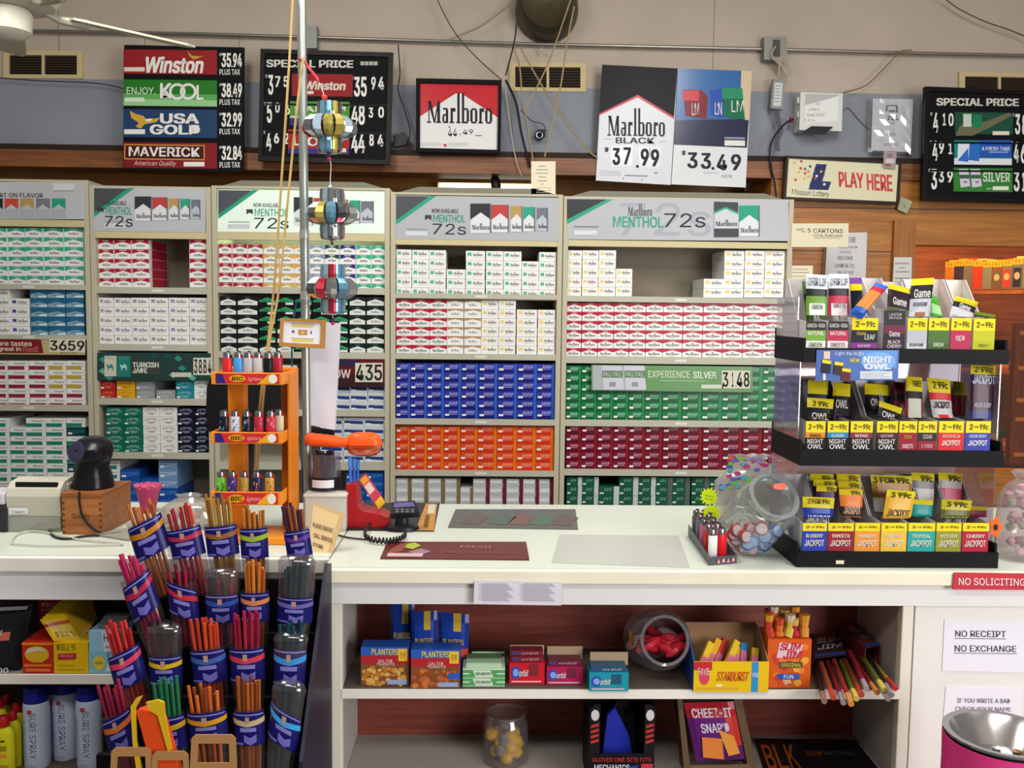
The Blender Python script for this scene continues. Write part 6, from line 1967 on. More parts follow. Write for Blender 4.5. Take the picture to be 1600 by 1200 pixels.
for k, (q, Yb, lb) in enumerate((([(610, 942), (648, 942), (645, 1014), (612, 1012)], 2.33, 'dark blue snack bag standing behind the leftmost peanut box'),
                                 ([(642, 956), (683, 954), (683, 1020), (645, 1022)], 2.285, 'shiny blue snack bag between the two nut boxes'),
                                 ([(684, 956), (733, 960), (730, 1024), (688, 1026)], 2.29, 'shiny blue snack bag behind the second nut box'))):
    pl = lean(sum(x for x, y in q) / 4, 1070, Yb, 6)
    bq = [q[0], q[1], (q[2][0], 1066), (q[3][0], 1066)]
    g = pouch('snack_bag', bq, pl, lb, 'bag', '#17378c', [(0, .45, 1, .62, '#b8402c' if k else '#7a2c2c'), (.55, .05, .8, .25, '#b89a34')], .012, zmin=ZS + .001)
    pouch_text(g, 'PLANTERS', .15, .36, .85, .44, '#b8a03c')
    o_ = g.build('snack_bag', smooth=True); tag(o_, lb, 'snack bag', 'blue nut bags')
# gum
t = thing('gum_box', Box(722, 1018, 789, 1072, ZS, .1, WHT).base, 'open green and white gum box beside the second nut box', 'gum box', 'gum boxes')
b = Box(723, 1046, 789, 1073, ZS + .0004, .1, M('#d0dccb', .35))
for v0 in (.05, .53):
    b.r(.0, v0, 1, v0 + .44, '#4f9a5a').p([(.3, v0 + .03), (.72, v0 + .03), (.66, v0 + .42), (.24, v0 + .42)], '#cddcc8', .001); b.t("SPEARMINT", .3, v0 + .14, .68, v0 + .32, '#2f6a44', .0016)
    b.r(.0, v0 + .2, .16, v0 + .26, '#d8e4d4', .001).r(.8, v0 + .2, 1, v0 + .26, '#d8e4d4', .001)
b.mb.build('tray', t)
g = MB(); bb = Box(737, 1018, 788, 1046, b.z1 + .0006, .006, M('#3a4a34', .4), Y=b.Y + .085, mb=g); bb.r(0, .66, 1, 1, '#7fb888').r(.1, .76, .9, .9, '#d0dccb', .001).r(.04, .1, .96, .55, '#2a3a28', .001); g.build('raised_lid', t)
for k in range(2):
    P_ = thing('gum_pack', (b.base.x, b.Y + .03, b.z1), ('front', 'rear')[k] + ' gum pack lying in the top of the green gum box', 'gum pack', 'gum packs in the green box')
    g = MB(); g.box(b.X0 + .008, b.X1 - .008, b.Y + .01 + .034 * k, b.Y + .04 + .034 * k, b.z1 + .0005, b.z1 + .012, M(('#a9c7a4', '#5a7a54')[k], .35)); g.build('wrapper', P_)
def gumbox(x0, y0, x1, y1, ym, base, label, dkc, n, word):
    b = Box(x0, ym, x1, y1, ZS + .0004, .055, M(base, .35))
    Y, X0, X1, z1 = b.Y, b.X0, b.X1, b.z1
    t = thing('gum_box', b.base, label, 'gum box', 'gum boxes')
    b.e(.18, .55, .13, .3, '#2a4aa0', .001).e(.18, .55, .08, .18, '#7f9ae0', .0014).t(word, .26, .38, .52, .7, '#dcd8dc', .002, .01, .1)
    b.r(.56, .4, .82, .95, dkc, .001).r(.06, .1, .9, .16, '#d8c0c4', .001)
    b.mb.build('tray', t)
    g = MB(); bb = Box(x0 + 1, y0, x1 - 1, ym, z1 + .0006, .003, M('#a08c72', .6), Y=Y + .0515, mb=g); g.build('raised_lid', t)
    for k in range(n):
        P_ = thing('gum_pack', ((X0 + X1) / 2, Y + .03, z1), f'{ORD[k + 1]} pack from the bottom in the {label.split(" gum")[0].replace("open ", "")} gum box', 'gum pack', 'gum packs in ' + word + ' boxes')
        P_['group'] = 'gum packs in the open boxes'
        g = MB(); z = z1 + .0008 + .0125 * k; g.box(X0 + .004, X1 - .004, Y + .008 + .008 * k, Y + .048, z, z + .012, M(dkc, .35))
        oo = Vector((X0 + .004, Y + .008 + .008 * k, z)); u_ = Vector((X1 - X0 - .008, 0, 0)); v_ = Vector((0, 0, .012))
        g.ftext(oo, u_, v_, word, .3, .25, .85, .75, M('#b09aa2'), .0008, .01, .1); g.frect(oo, u_, v_, .05, .2, .25, .8, M('#34447a'), .0006); g.build('wrapper', P_)
    return t


gumbox(796, 1008, 851, 1069, 1036, '#c01f2c', 'open red gum box right of the green one', '#7a2430', 2, 'orbit')
gumbox(854, 1010, 911, 1070, 1042, '#a81f52', 'open magenta gum box beside the red one', '#6a2238', 1, 'orbit')
gumbox(921, 1019, 982, 1080, 1052, '#1c8ca0', 'open cyan gum box left of the clear candy jar', '#23506a', 1, 'orbit')
# clear jar of red licorice packs
cjr = atZ(1030, 1072, ZS + .001); Rj = 50 * cjr.y / FPX
cjr.y += Rj * .9; cjr.x = atY(1028, 1020, cjr.y).x
t = thing('candy_jar', cjr, 'clear round jar of red candies on the candy shelf', 'jar')
X = settle([(Rj * .7, -.09), (Rj, -.07), (Rj * 1.02, 0)], frame(cjr + Vector((0, -.0, Rj * 1.02)), (1, 0, 0), (.06, -1, .32)), ZS + .0008)
g = MB(); g.lathe([(Rj * .7, -.09), (Rj, -.07), (Rj * 1.02, 0), (Rj * .96, .04), (Rj * .74, .062)], CLEAR('#e6dfe2', .08, .16), X, 30, (True, False)); g.build('glass', t, smooth=True)
g = MB(); g.lathe([(Rj * .72, .06), (Rj * .8, .064), (Rj * .8, .074), (Rj * .7, .074)], CLEAR('#d9d6da', .1, .2), X, 30, (False, False)); g.build('rim', t, smooth=True)
g = MB(); n = 14; c0 = X @ Vector((-Rj * .85, .0, -.02)); 
g.poly([X @ Vector((-Rj * 1.03 * math.cos(.5 * math.cos(2 * PI * k / n)) , Rj * .35 * math.sin(2 * PI * k / n), .01 + .03 * math.cos(2 * PI * k / n))) for k in range(n)], M('#c8792a', .4)); g.build('sticker', t)
rnd = random.Random(2)
for k in range(30):
    a_ = rnd.uniform(-PI, PI); r = Rj * .7 * math.sqrt(rnd.random())
    q = Vector((r * math.cos(a_), -abs(r * math.sin(a_)) * .6 - .0 if k < 14 else r * math.sin(a_) * .5, rnd.uniform(-.06, .035)))
    p = X @ q
    if p.z < cjr.z + .014: p.z = cjr.z + .014
    if p.z > cjr.z + Rj * 1.25: p.z = cjr.z + Rj * 1.1
    kind = 2 if k in (5, 17) else (1 if k % 5 == 0 else 0)
    c = ('#a81f30', '#c9bcc0', '#4f9a3c')[kind]
    ux = Vector((rnd.uniform(.5, 1), rnd.uniform(-.4, .4), rnd.uniform(-.7, .7))).normalized()
    P_ = tag(MB().tube([p - ux * .026, p - ux * .016, p, p + ux * .016, p + ux * .026], [.005, .011, .013, .011, .005], M(c, .25), 8).build('wrapped_candy', smooth=True), f"{('red', 'silver-white', 'green')[kind]} wrapped candy in the jar on the candy shelf", 'candy', f"{('red', 'white', 'green')[kind]} candies in the shelf jar")
# yellow fruit chew box
b = Box(1084, 1034, 1201, 1081, ZS + .0004, .003, M('#d8b414', .35))
t = thing('candy_box', b.base + Vector((0, .06, 0)), 'yellow open chew box with blue stripe on the candy shelf', 'candy box')
b.t('STARBURST', .3, .36, .72, .68, '#c8541c', .0014, .02, .05).r(.77, .0, .86, 1, '#2a86c0').r(.0, .72, .24, 1, '#b8242c').e(.14, .5, .07, .26, '#c8405a', .001).t('FAVE', .05, .56, .2, .8, '#dcb8c0', .0016).r(.3, .18, .38, .26, '#e0d8b0').r(.04, .08, .6, .14, '#c89a1c').t('MINI', .76, .5, .87, .64, '#cfd8e0', .0016)
b.mb.build('front_panel', t)
g = MB(); X0, X1, Y = b.X0, b.X1, b.Y
zbk = atY(1140, 972, Y + .13).z
kraft = M('#8a6a4a', .65)
g.box(X0, X1, Y + .0035, Y + .13, b.z0, b.z0 + .003, kraft); g.box(X0, X1, Y + .128, Y + .131, b.z0, zbk, kraft)
for x, col in ((X0 - .0005, M('#2a4a8a', .4)), (X1 - .0025, kraft)):
    f = [(Y + .0035, b.z0), (Y + .0035, b.z1), (Y + .09, zbk), (Y + .128, zbk), (Y + .128, b.z0)]
    g.slab([Vector((x, y, z)) for y, z in f], [Vector((x + .003, y, z)) for y, z in f], col)
g.build('carton', t)
for k in range(7):
    p = Vector((X0 + .030 + .022 * k, Y + .05 + .012 * (k % 3), b.z0 + .05 + .004 * (k % 2)))
    ang = (.6 if k < 4 else .2)
    X = Matrix.Translation(p) @ Matrix.Rotation(ang, 4, 'Y') @ Matrix.Rotation(-.55, 4, 'X')
    g = MB(); g.box(-.0085, .0085, -.006, .006, -.044, .062 if k < 4 else .04, M(('#d8b01c', '#d09a1c', '#b8342c', '#cfae20', '#c99c1c', '#2a7ab0', '#c9a01c')[k], .3), X)
    g.box(-.008, .008, -.0068, -.006, -.01, .02, M('#d06a8c', .3), X)
    tag(g.build('candy_pack', bevel=.003), f'{("yellow", "golden", "red-striped", "yellow", "golden", "blue", "amber")[k]} chew pack, {ORD[k + 1]} from the left in the yellow box', 'candy pack', 'chew packs in the yellow box')
# orange meat snack box
b = Box(1199, 999, 1267, 1075, ZS + .0004, .09, M('#c8541c', .35))
t = thing('snack_box', b.base, 'orange upright meat stick box right of the yellow chew box', 'snack box')
rnd = random.Random(6)
for k in range(22): b.e(rnd.uniform(.1, .9), rnd.uniform(.08, .92), .09, .07, rnd.choice(['#d8742c', '#d89a34', '#b8382c', '#c8451c']), .0008 + .00002 * k)
b.p([(.2, .62), (.74, .66), (.8, .9), (.26, .94)], '#d0b4bc', .0016)
b.t('SLIM', .26, .78, .72, .93, '#b82c3c', .0024, .03, .1).t('JIM', .34, .6, .74, .77, '#b82c3c', .0024, .03, .1).r(.28, .42, .8, .54, '#3a3a2a', .0018).t('ORIGINAL', .3, .44, .78, .52, '#c9b84c', .0024).r(.24, .18, .74, .3, '#2c4fa0', .0018).t('FUN', .38, .2, .6, .28, '#cfd8e8', .0024).t('24', .4, .08, .56, .17, '#cfd0d8', .0024)
b.mb.build('carton', t)
for k in range(9):
    x = b.X0 + .012 + (b.X1 - b.X0 - .024) * (k % 5) / 4; y = b.Y + .018 + .03 * (k // 5)
    z = b.z1 + .0005
    P_ = thing('meat_stick', (x, y, z), f'{("red", "orange", "yellow", "crimson", "orange")[k % 5]}-wrapped meat stick in the {("front", "back")[k // 5]} row of the orange box', 'meat stick', 'meat sticks in the orange box')
    g = MB(); tip = Vector((x + .006 * (k % 3 - 1), y + .004, b.z1 + .052 + .012 * (k // 5) - .01 * (k % 2)))
    g.tube([Vector((x, y, z)), tip - Vector((0, 0, .03)), tip - Vector((0, 0, .0295)), tip - Vector((0, 0, .012))], [.0115, .012, .0095, .0115], M(('#b83a2c', '#c8702c', '#c8b04c', '#a82430', '#d08a3c')[k % 5], .2), 8); g.build('wrapper', P_)
    g = MB(); g.tube([tip - Vector((0, 0, .0118)), tip + Vector((0, 0, .004))], [.012, .014], M(('#c8862c', '#b8402c', '#c9b8a4', '#c8a04c')[k % 4], .12), 8); g.build('crimped_end', P_)
# lying stick boxes on the right
def stickbox(q, zt, label, cols_, seed, ns, c1, word, xmin=-9):
    """dark carton lying open towards the shopper; q = top face outline back-left, back-right, front-right, front-left on height zt"""
    top = [atZ(x, y, zt) for x, y in q]
    for p in top: p.y = min(p.y, YK - .012); p.x = min(max(p.x, xmin), x1i - .006)
    dn = [Vector((p.x, p.y, ZS + .0006)) for p in top]
    ctr = (dn[0] + dn[2]) / 2
    t = thing('snack_box', ctr, label, 'snack box', 'dark lying meat stick boxes')
    g = MB(); m_ = M(c1, .4)
    th = Vector((0, 0, .002))
    g.slab(top[::-1], [p - th for p in top][::-1], m_)
    for a_, b2 in ((0, 1), (1, 2), (3, 0)):
        nn = (top[b2] - top[a_]).cross(Vector((0, 0, 1))).normalized() * .002
        f = [dn[a_], dn[b2], top[b2] - th * 1.01, top[a_] - th * 1.01]
        g.slab(f, [p - nn for p in f], m_)
    o = top[3]; ux = top[2] - top[3]; uy = top[0] - top[3]
    rnd = random.Random(seed)
    for k in range(10): g.face(o, ux, uy, [(rnd.uniform(0, .6) + x, rnd.uniform(.5, .8) + y) for x, y in ((0, 0), (.3, .04), (.32, .14), (.05, .16))], M(rnd.choice(cols_), .35), .0008 + .0001 * k)
    for k in range(2): g.ftext(o, ux, uy, word[k], .12, .52 - .26 * k, .9, .72 - .26 * k, M('#a99aa8'), .0025, .02, .05)
    g.frect(o, ux, uy, .0, .0, 1, .1, M('#2c3f8c'), .0022)
    g.build('carton', t)
    return top, dn


top, dn = stickbox([(1262, 985), (1302, 985), (1322, 1022), (1272, 1028)], ZS + .045, 'dark lying meat stick box right beside the upright orange one', ['#8a3a2c', '#6a2a24', '#a8602c'], 3, 5, '#3a2420', ('SLIM', 'JIM'))
top2, dn2 = stickbox([(1283, 962), (1345, 962), (1378, 1008), (1312, 1012)], ZS + .075, 'red-brown lying meat stick box farthest right on the candy shelf', ['#a8482c', '#8a2a2c', '#b8782c', '#5a2a40'], 5, 7, '#6a2c2c', ('MONSTER', 'TWIN'), max(p.x for p in top) + .003)
rnd = random.Random(3)
def meat(px0, py0, px1, py1, z0, z1, c, i, boxname, r=.0062):
    p0, p1 = atZ(px0, py0, z0 + .016 * (i % 2)), atZ(px1, py1, z1 + .016 * (i % 2))
    for p in (p0, p1): p.x = min(p.x, x1i - .01 - .011 * max(0, 6 - i) * (boxname[0] == 'r'))
    d = p1 - p0
    P_ = thing('meat_stick', p0, f'{c[1]} meat stick, {ORD[i + 1]} from left, sliding out of {boxname}', 'meat stick', 'meat sticks sliding out of the lying boxes')
    g = MB(); g.tube([p0, p0 + d * .8], r, M(c[0], .2), 8); g.build('wrapper', P_)
    g = MB(); g.tube([p0 + d * .802, p1], [r * 1.05, r * 1.15], M(c[2], .15), 8); g.build('crimped_end', P_)


CL = [('#3a1f1c', 'dark brown', '#8a6a60'), ('#8a2a24', 'red-brown', '#c8803c'), ('#2a1c20', 'blackish', '#7d7478'), ('#8a3f20', 'orange', '#b0402c'), ('#5a6a2c', 'olive', '#c9b44c'), ('#c8942c', 'mustard', '#b8342c'), ('#8a2434', 'wine red', '#9a8a90'), ('#8a8488', 'pale grey', '#a8a0a4')]
for i, (x0, y0, x1, y1) in enumerate(((1274, 1034, 1288, 1096), (1283, 1036, 1302, 1090), (1293, 1034, 1318, 1098), (1303, 1032, 1330, 1100), (1312, 1029, 1338, 1092))):
    meat(x0, y0, x1, y1, ZS + .02 - .0, ZS + .012, CL[(i * 3) % 8], i, 'box beside upright orange box')
for i, (x0, y0, x1, y1) in enumerate(((1316, 1018, 1346, 1086), (1327, 1018, 1354, 1076), (1337, 1017, 1371, 1082), (1347, 1016, 1382, 1078), (1357, 1014, 1388, 1092), (1364, 1013, 1393, 1086), (1371, 1011, 1399, 1076))):
    meat(x0, y0, x1, y1, ZS + .028, ZS + .014, CL[(i * 3 + 3) % 8], i, 'rightmost red-brown box')

# ================================================================ lower shelf (right)
ZL = .431
pj = atZ(790, 1206, ZL)
Rj = 37 * pj.y / FPX; pj.y += Rj
t = thing('candy_jar', pj, 'clear round jar of yellow candies on the lower shelf', 'jar')
g = MB(); g.lathe([(Rj * .8, 0), (Rj, .01), (Rj, .10), (Rj * .86, .118), (Rj * .82, .125)], CLEAR('#e6e2e0', .06, .15), Matrix.Translation(pj), 30, (True, False)); g.build('glass', t, smooth=True)
g = MB(); g.lathe([(Rj * .84, .124), (Rj * .9, .127), (Rj * .9, .133), (Rj * .8, .133)], CLEAR('#d9d6da', .1, .2), Matrix.Translation(pj), 30, (False, False)); g.build('rim', t, smooth=True)
rnd = random.Random(4)
for k in range(20):
    a_ = 2.4 * k; r = Rj * .64 * math.sqrt(((k * 7) % 20) / 20)
    p = pj + Vector((r * math.cos(a_), r * math.sin(a_), .018 + .062 * k / 20))
    kind = 1 if k % 4 == 3 else 0
    X = frame(p, (rnd.uniform(-1, 1), rnd.uniform(-1, 1), rnd.uniform(-.5, .5)), (rnd.uniform(-.6, .6), rnd.uniform(-.6, .6), 1))
    g = MB(); g.lathe([(.0, -.017), (.012, -.013), (.018, 0), (.012, .013), (0, .017)], M(('#d8ac1c', '#8a8890')[kind], .25), X, 12)
    tag(g.build('wrapped_candy', smooth=True), ('yellow wrapped candy in the jar on the lower shelf', 'grey wrapped candy in the jar on the lower shelf')[kind], 'candy', ('yellow candies in the lower jar', 'grey candies in the lower jar')[kind])
# black glove display box
b = Box(920, 1178, 1022, 1232, ZL + .0004, .003, M('#141317', .4))
t = thing('display_box', b.base + Vector((0, .07, 0)), 'black open display box with red lettering on the lower shelf', 'display box')
b.t('GLOVES ONE SIZE FITS', .05, .78, .95, .9, '#b8342c', .0012, .01).t('MECHANICS', .08, .5, .62, .7, '#b8bcc4', .0012, .02).t('GRIP', .1, .3, .6, .48, '#b8bcc4', .0012, .02).p([(.6, .3), (.8, .3), (.74, .68), (.54, .6)], '#2440a0', .0008).r(.8, .46, .98, .72, '#b8303c', .0008)
b.mb.build('front_panel', t)
X0, X1, Y = b.X0, b.X1, b.Y
zt_ = atY(970, 1096, Y + .02).z
for s_, x in ((0, X0), (1, X1 - .026)):
    g = MB()
    f = [(x, b.z1 + .0006), (x, zt_ - .02), (x + .01, zt_), (x + .026, zt_), (x + .026, b.z1 + .0006)] if s_ == 0 else [(x, b.z1 + .0006), (x, zt_), (x + .016, zt_), (x + .026, zt_ - .02), (x + .026, b.z1 + .0006)]
    g.slab([Vector((p, Y, z)) for p, z in f], [Vector((p, Y + .003, z)) for p, z in f], M('#17161a', .4))
    o = Vector((x + .001, Y, b.z1 + .02)); u_ = Vector((.024, 0, 0)); v_ = Vector((0, 0, zt_ - b.z1 - .03))
    for q in range(4): g.face(o, u_, v_, [(.1, .06 + .14 * q), (.9, .12 + .14 * q), (.9, .2 + .14 * q), (.1, .14 + .14 * q)], M('#a83028'), .0008)
    g.face(o, u_, v_, [(.5 + .42 * math.cos(2 * PI * k / 14), .83 + .15 * math.sin(2 * PI * k / 14)) for k in range(14)], M('#c4bcbc'), .0008)
    g.build('side_flap', t)
g = MB(); g.box(X0, X0 + .003, Y + .0035, Y + .15, b.z0, zt_ - .01, M('#17161a')); g.box(X1 - .003, X1, Y + .0035, Y + .15, b.z0, zt_ - .01, M('#17161a')); g.box(X0 + .003, X1 - .003, Y + .147, Y + .15, b.z0, zt_ - .01, M('#17161a')); g.box(X0 + .003, X1 - .003, Y + .0035, Y + .147, b.z0, b.z0 + .003, M('#17161a')); g.build('carton', t)
g = MB()
pk = [(X0 + .034, b.z0 + .005), (X0 + .05, zt_ - .05), (X0 + .068, zt_ - .03), (X0 + .084, zt_ - .06), (X0 + .105, zt_ - .1), (X1 - .034, b.z0 + .005)]
g.slab([Vector((x, Y + .05, z)) for x, z in pk], [Vector((x, Y + .075, z)) for x, z in pk], M('#1c2a9a', .6)); tag(g.build('glove', bevel=.008), 'blue folded glove in the black display box', 'glove', 'gloves in the black box')
g = MB(); pk = [(X0 + .06, b.z0 + .005), (X0 + .075, zt_ - .03), (X0 + .1, zt_ - .022), (X0 + .118, zt_ - .045), (X1 - .03, b.z0 + .02)]
g.slab([Vector((x, Y + .085, z)) for x, z in pk], [Vector((x, Y + .115, z)) for x, z in pk], M('#141418', .6)); tag(g.build('glove', bevel=.008), 'black folded glove behind the blue one in the display box', 'glove', 'gloves in the black box')
# cheese cracker box with bag
q0 = atZ(1130, 1215, ZL)
t = thing('snack_box', q0, 'brown tall carton holding a red-purple cracker bag on the lower shelf', 'snack box')
pl = lean(1130, 1210, q0.y - .02, 8, 0)
g = MB()
plb = pl + .06
zt_ = 1092
for (x0, x1) in ((1064, 1070),):
    g.pslab([(1058, 1088), (1066, 1090), (1079, 1204), (1069, 1204)], pl + .004, .055, M('#5a4632', .6))
g.pslab([(1146, 1090), (1158, 1088), (1184, 1204), (1170, 1204)], pl + .004, .055, M('#5f4a35', .6)); g.pslab([(1066, 1086), (1152, 1086), (1176, 1190), (1074, 1190)], plb, .004, M('#4a3a2a', .6))
g.pslab([(1078, 1196), (1172, 1194), (1175, 1206), (1081, 1206)], pl + .003, .003, M('#6a523a', .6)); g.build('carton', t)
pb_ = lean(1120, 1195, q0.y - .014, 8, 0)
g = pouch('snack_bag', [(1068, 1098), (1146, 1096), (1164, 1186), (1088, 1190)], pb_, '', 'bag', '#5a1f6a', [(0, 0, 1, .3, '#a81f2c'), (.78, .2, 1, .7, '#b8342c')], .012, zmin=ZL + .002)
pouch_text(g, 'CHEEZ-IT', .1, .08, .9, .24, '#c9bcc4', .02)
pouch_text(g, "SNAP'D", .22, .34, .8, .5, '#c9bcd0', .02)
for pts, c in (([(.2, .56), (.6, .6), (.55, .95), (.14, .9)], '#c8742c'), ([(.56, .44), (.84, .56), (.9, .86), (.66, .9)], '#d08a34')):
    g.poly([g.front(u, v, .003) for u, v in pts][::-1], M(c, .4))
tag(g.build('snack_bag', smooth=True), 'red and purple cheese cracker bag in the brown carton', 'snack bag')
def deco(g, o, ux, uy):
    for k, (s, u) in enumerate((('B', .04), ('L', .14), ('K', .24))): g.ftext(o, ux, uy, s, u, .12, u + .085, .8, M('#a8501c'), .0012, .01, -.04)
    g.ftext(o, ux, uy, 'BLEND', .42, .5, .56, .62, M('#8a481c'), .0012); g.ftext(o, ux, uy, 'NATIONAL', .58, .5, .86, .62, M('#55525a'), .0012)
    g.frect(o, ux, uy, .5, .86, .68, .97, M('#5a1a20'), .001)
g = zslab('counter_mat', [(1178, 1156), (1336, 1158), (1380, 1212), (1196, 1212)], ZL, .004, M('#17151a', .4), deco)
tag(g.build('counter_mat'), 'black mat with orange letters lying on the lower shelf', 'counter mat')

# ================================================================ left counter shelves
zS = ZLS + .001
pl = lean(30, 1052, atZ(30, 1052, zS).y + .02, 6, 0)
g = pouch('snack_bag', [(-40, 948), (52, 944), (30, 1050), (-44, 1052)], pl, '', 'bag', '#1b1b20', [(.3, .42, .75, .48, '#b8604c')], .02, zmin=zS)
pouch_text(g, 'PORK', .3, .34, .62, .42, '#b8bcc4'); pouch_text(g, '2.00', .45, .9, .85, .98, '#b8bcc4', .02)
g.poly([g.front(.0, 0, .002), g.front(.0, .06, .002), g.front(.97, .05, .002), g.front(.99, 0, .002)], M('#77757a', .2))
tag(g.build('snack_bag', smooth=True), 'big black snack bag at the left end of the shelf', 'snack bag')
b = Box(35, 1004, 83, 1052, zS, .10, M('#b8281c', .35))
t = thing('cleaner_box', b.base, 'red and orange box with yellow oval left of the yellow boxes', 'box')
b.e(.48, .62, .4, .27, '#d0a024', .001).p([(.12, .64), (.2, .82), (.6, .86), (.84, .7), (.5, .74)], '#c8bca8', .0014).r(.06, .22, .94, .3, '#d8742c', .001).r(.1, .06, .9, .16, '#d86a2c', .001).r(0, .92, 1, 1, '#d8841c', .0008).r(.3, .34, .7, .37, '#b86a1c', .0014)
b.mb.build('carton', t)
b = Box(84, 1004, 138, 1052, zS, .12, M('#d8b012', .35))
t = thing('pipe_cleaner_box', b.base, 'yellow pipe cleaner box with red label on the left shelf', 'box')
b.t("DILL'S", .1, .76, .64, .95, '#8a7a1c', .001, .02).p([(.12, .44), (.64, .46), (.66, .66), (.12, .64)], '#b8242c', .0008).t('PREMIUM', .18, .53, .58, .6, '#d8a0a0', .0014).r(.1, .1, .9, .13, '#a88c14', .0008).r(.12, .24, .6, .27, '#a88c14', .0008)
b.mb.build('carton', t)
ztp = b.z1
for k in range(9):
    pl = lean(100, 1000 - 4 * k, b.Y + .012 + .0115 * k, 32, -24)
    dx, dy = 5.6 * k, -7.2 * k
    pl2 = pl
    q = [(62 + dx * .75, 968 + dy * .55), (106 + dx * .75, 957 + dy * .62), (130 + dx * .5, 1000 + dy * .55), (84 + dx * .5, 1002 + dy * .55)]
    g = pouch('pipe_cleaner_pack', q, pl2, '', 'pack', '#d3ac14', [(0, .3, 1, .42, '#a8341c'), (.9, 0, 1, 1, '#a8881a')], .004)
    if k == 0: pouch_text(g, "DILL'S", .2, .62, .85, .85, '#96841c')
    tag(g.build('pipe_cleaner_pack', smooth=True), f'yellow pipe cleaner pack, {ORD[k + 1]} from the front in the fan above the yellow box', 'pack', 'fanned yellow packs on the left shelf')
b2 = Box(62, 935, 104, 1052, zS, .02, M('#b01c28', .35), Y=b.Y + .15)
t = thing('red_box', b2.base, 'tall red box with white lettering behind the fanned yellow packs', 'box')
b2.t("DILL'S", .12, .84, .8, .92, '#d8b4b4', .001, .02).t('MILL', .12, .74, .7, .81, '#d8b4b4', .001, .02); b2.mb.build('carton', t)
for k in range(2):
    b = Box(139, 986 if k else 1019, 186, 1018 if k else 1052, zS if not k else 0, .09, M('#7fb4d0', .35), Y=None if not k else yb_)
    if k == 0: yb_, zt0 = b.Y, b.z1
    else:
        b = Box(139, 986, 186, 1019, zt0 + .0005, .09, M('#8fc0d8', .35), Y=yb_)
    t = thing('tissue_box', b.base, ('lower light blue box with yellow sun mark, by the incense stand', 'upper light blue box stacked beside the incense stand')[k], 'box', 'light blue boxes')
    if k == 0: b.e(.34, .5, .2, .34, '#d8c03c', .001).t('NEW', .22, .44, .46, .58, '#a8841c', .0016).p([(.55, .1), (1, .1), (1, .95), (.75, .95)], '#c4d4de', .0008)
    else: b.p([(.5, 0), (1, 0), (1, 1), (.42, 1)], '#c9d2da', .0008).t('H2', .5, .5, .8, .9, '#4a4a5c', .0014).r(.55, .2, .9, .3, '#b87a84', .0014)
    b.mb.build('carton', t)
t = thing('pouch_pack', b.base + Vector((.03, 0, b.z1 - b.z0)), 'grey foil packet lying on the upper light blue box', 'packet')
g = MB(); X = Matrix.Translation(Vector((b.X0 + .05, b.Y + .045, b.z1 + .012))) @ Matrix.Rotation(.25, 4, 'X'); g.box(-.035, .03, -.03, .03, -.004, .006, M('#77787c', .2, .4), X); g.build('foil', t, bevel=.003)
# spray cans
ZB = ZLB + .0006
def spray(px, pyb, label, w=40, ptop=1068, pcap=1092, fill=True):
    p = atZ(px, pyb, ZB); R = w / 2 * p.y / FPX; p.y += R; p.x = atY(px, 1150, p.y).x
    hz = atY(px, ptop, p.y).z - p.z; hc = atY(px, pcap, p.y).z - p.z
    t = thing('spray_can', p, label, 'spray can', 'white spray cans with blue caps')
    g = MB(); g.lathe([(R * .95, 0), (R, .004), (R, hc - .012), (R * .96, hc - .004), (R * .9, hc)], M('#c4cfe4', .3), Matrix.Translation(p), 28)
    W_ = M('#4a5070')
    def wrap(u, v):  # vertical lettering wrapped on the front of the can
        a = -PI / 2 + .5 * (v - .5) + .12
        return p + Vector((R * 1.01 * math.cos(a), R * 1.01 * math.sin(a), .03 + (1 - u) * hc * .7))
    gl = glyphs('SURE SPRAY')
    g.add([wrap(u, v) for u, v, _ in gl[0]], gl[1], W_)
    for (a0, a1, z0, z1, c) in ((-.95, -.55, .1, .75, '#8fb4dc'), (-.3, .1, .86, .92, '#b8434c'), (-.4, .3, .06, .07, '#8a94b0'), (-.4, .3, .035, .045, '#8a94b0')):
        n = 6
        vs = [p + Vector((R * 1.005 * math.cos(-PI / 2 + a0 + (a1 - a0) * i / n), R * 1.005 * math.sin(-PI / 2 + a0 + (a1 - a0) * i / n), z * hc)) for z in (z0, z1) for i in range(n + 1)]
        g.add(vs, [(i, i + 1, i + n + 2, i + n + 1) for i in range(n)], M(c, .35))
    g.build('can', t, smooth=True)
    g = MB(); g.lathe([(R * .93, hc + .0005), (R * .95, hc + .003), (R * .93, hz - .005), (R * .86, hz)], M('#17248c', .3), Matrix.Translation(p), 28); g.build('cap', t, smooth=True)


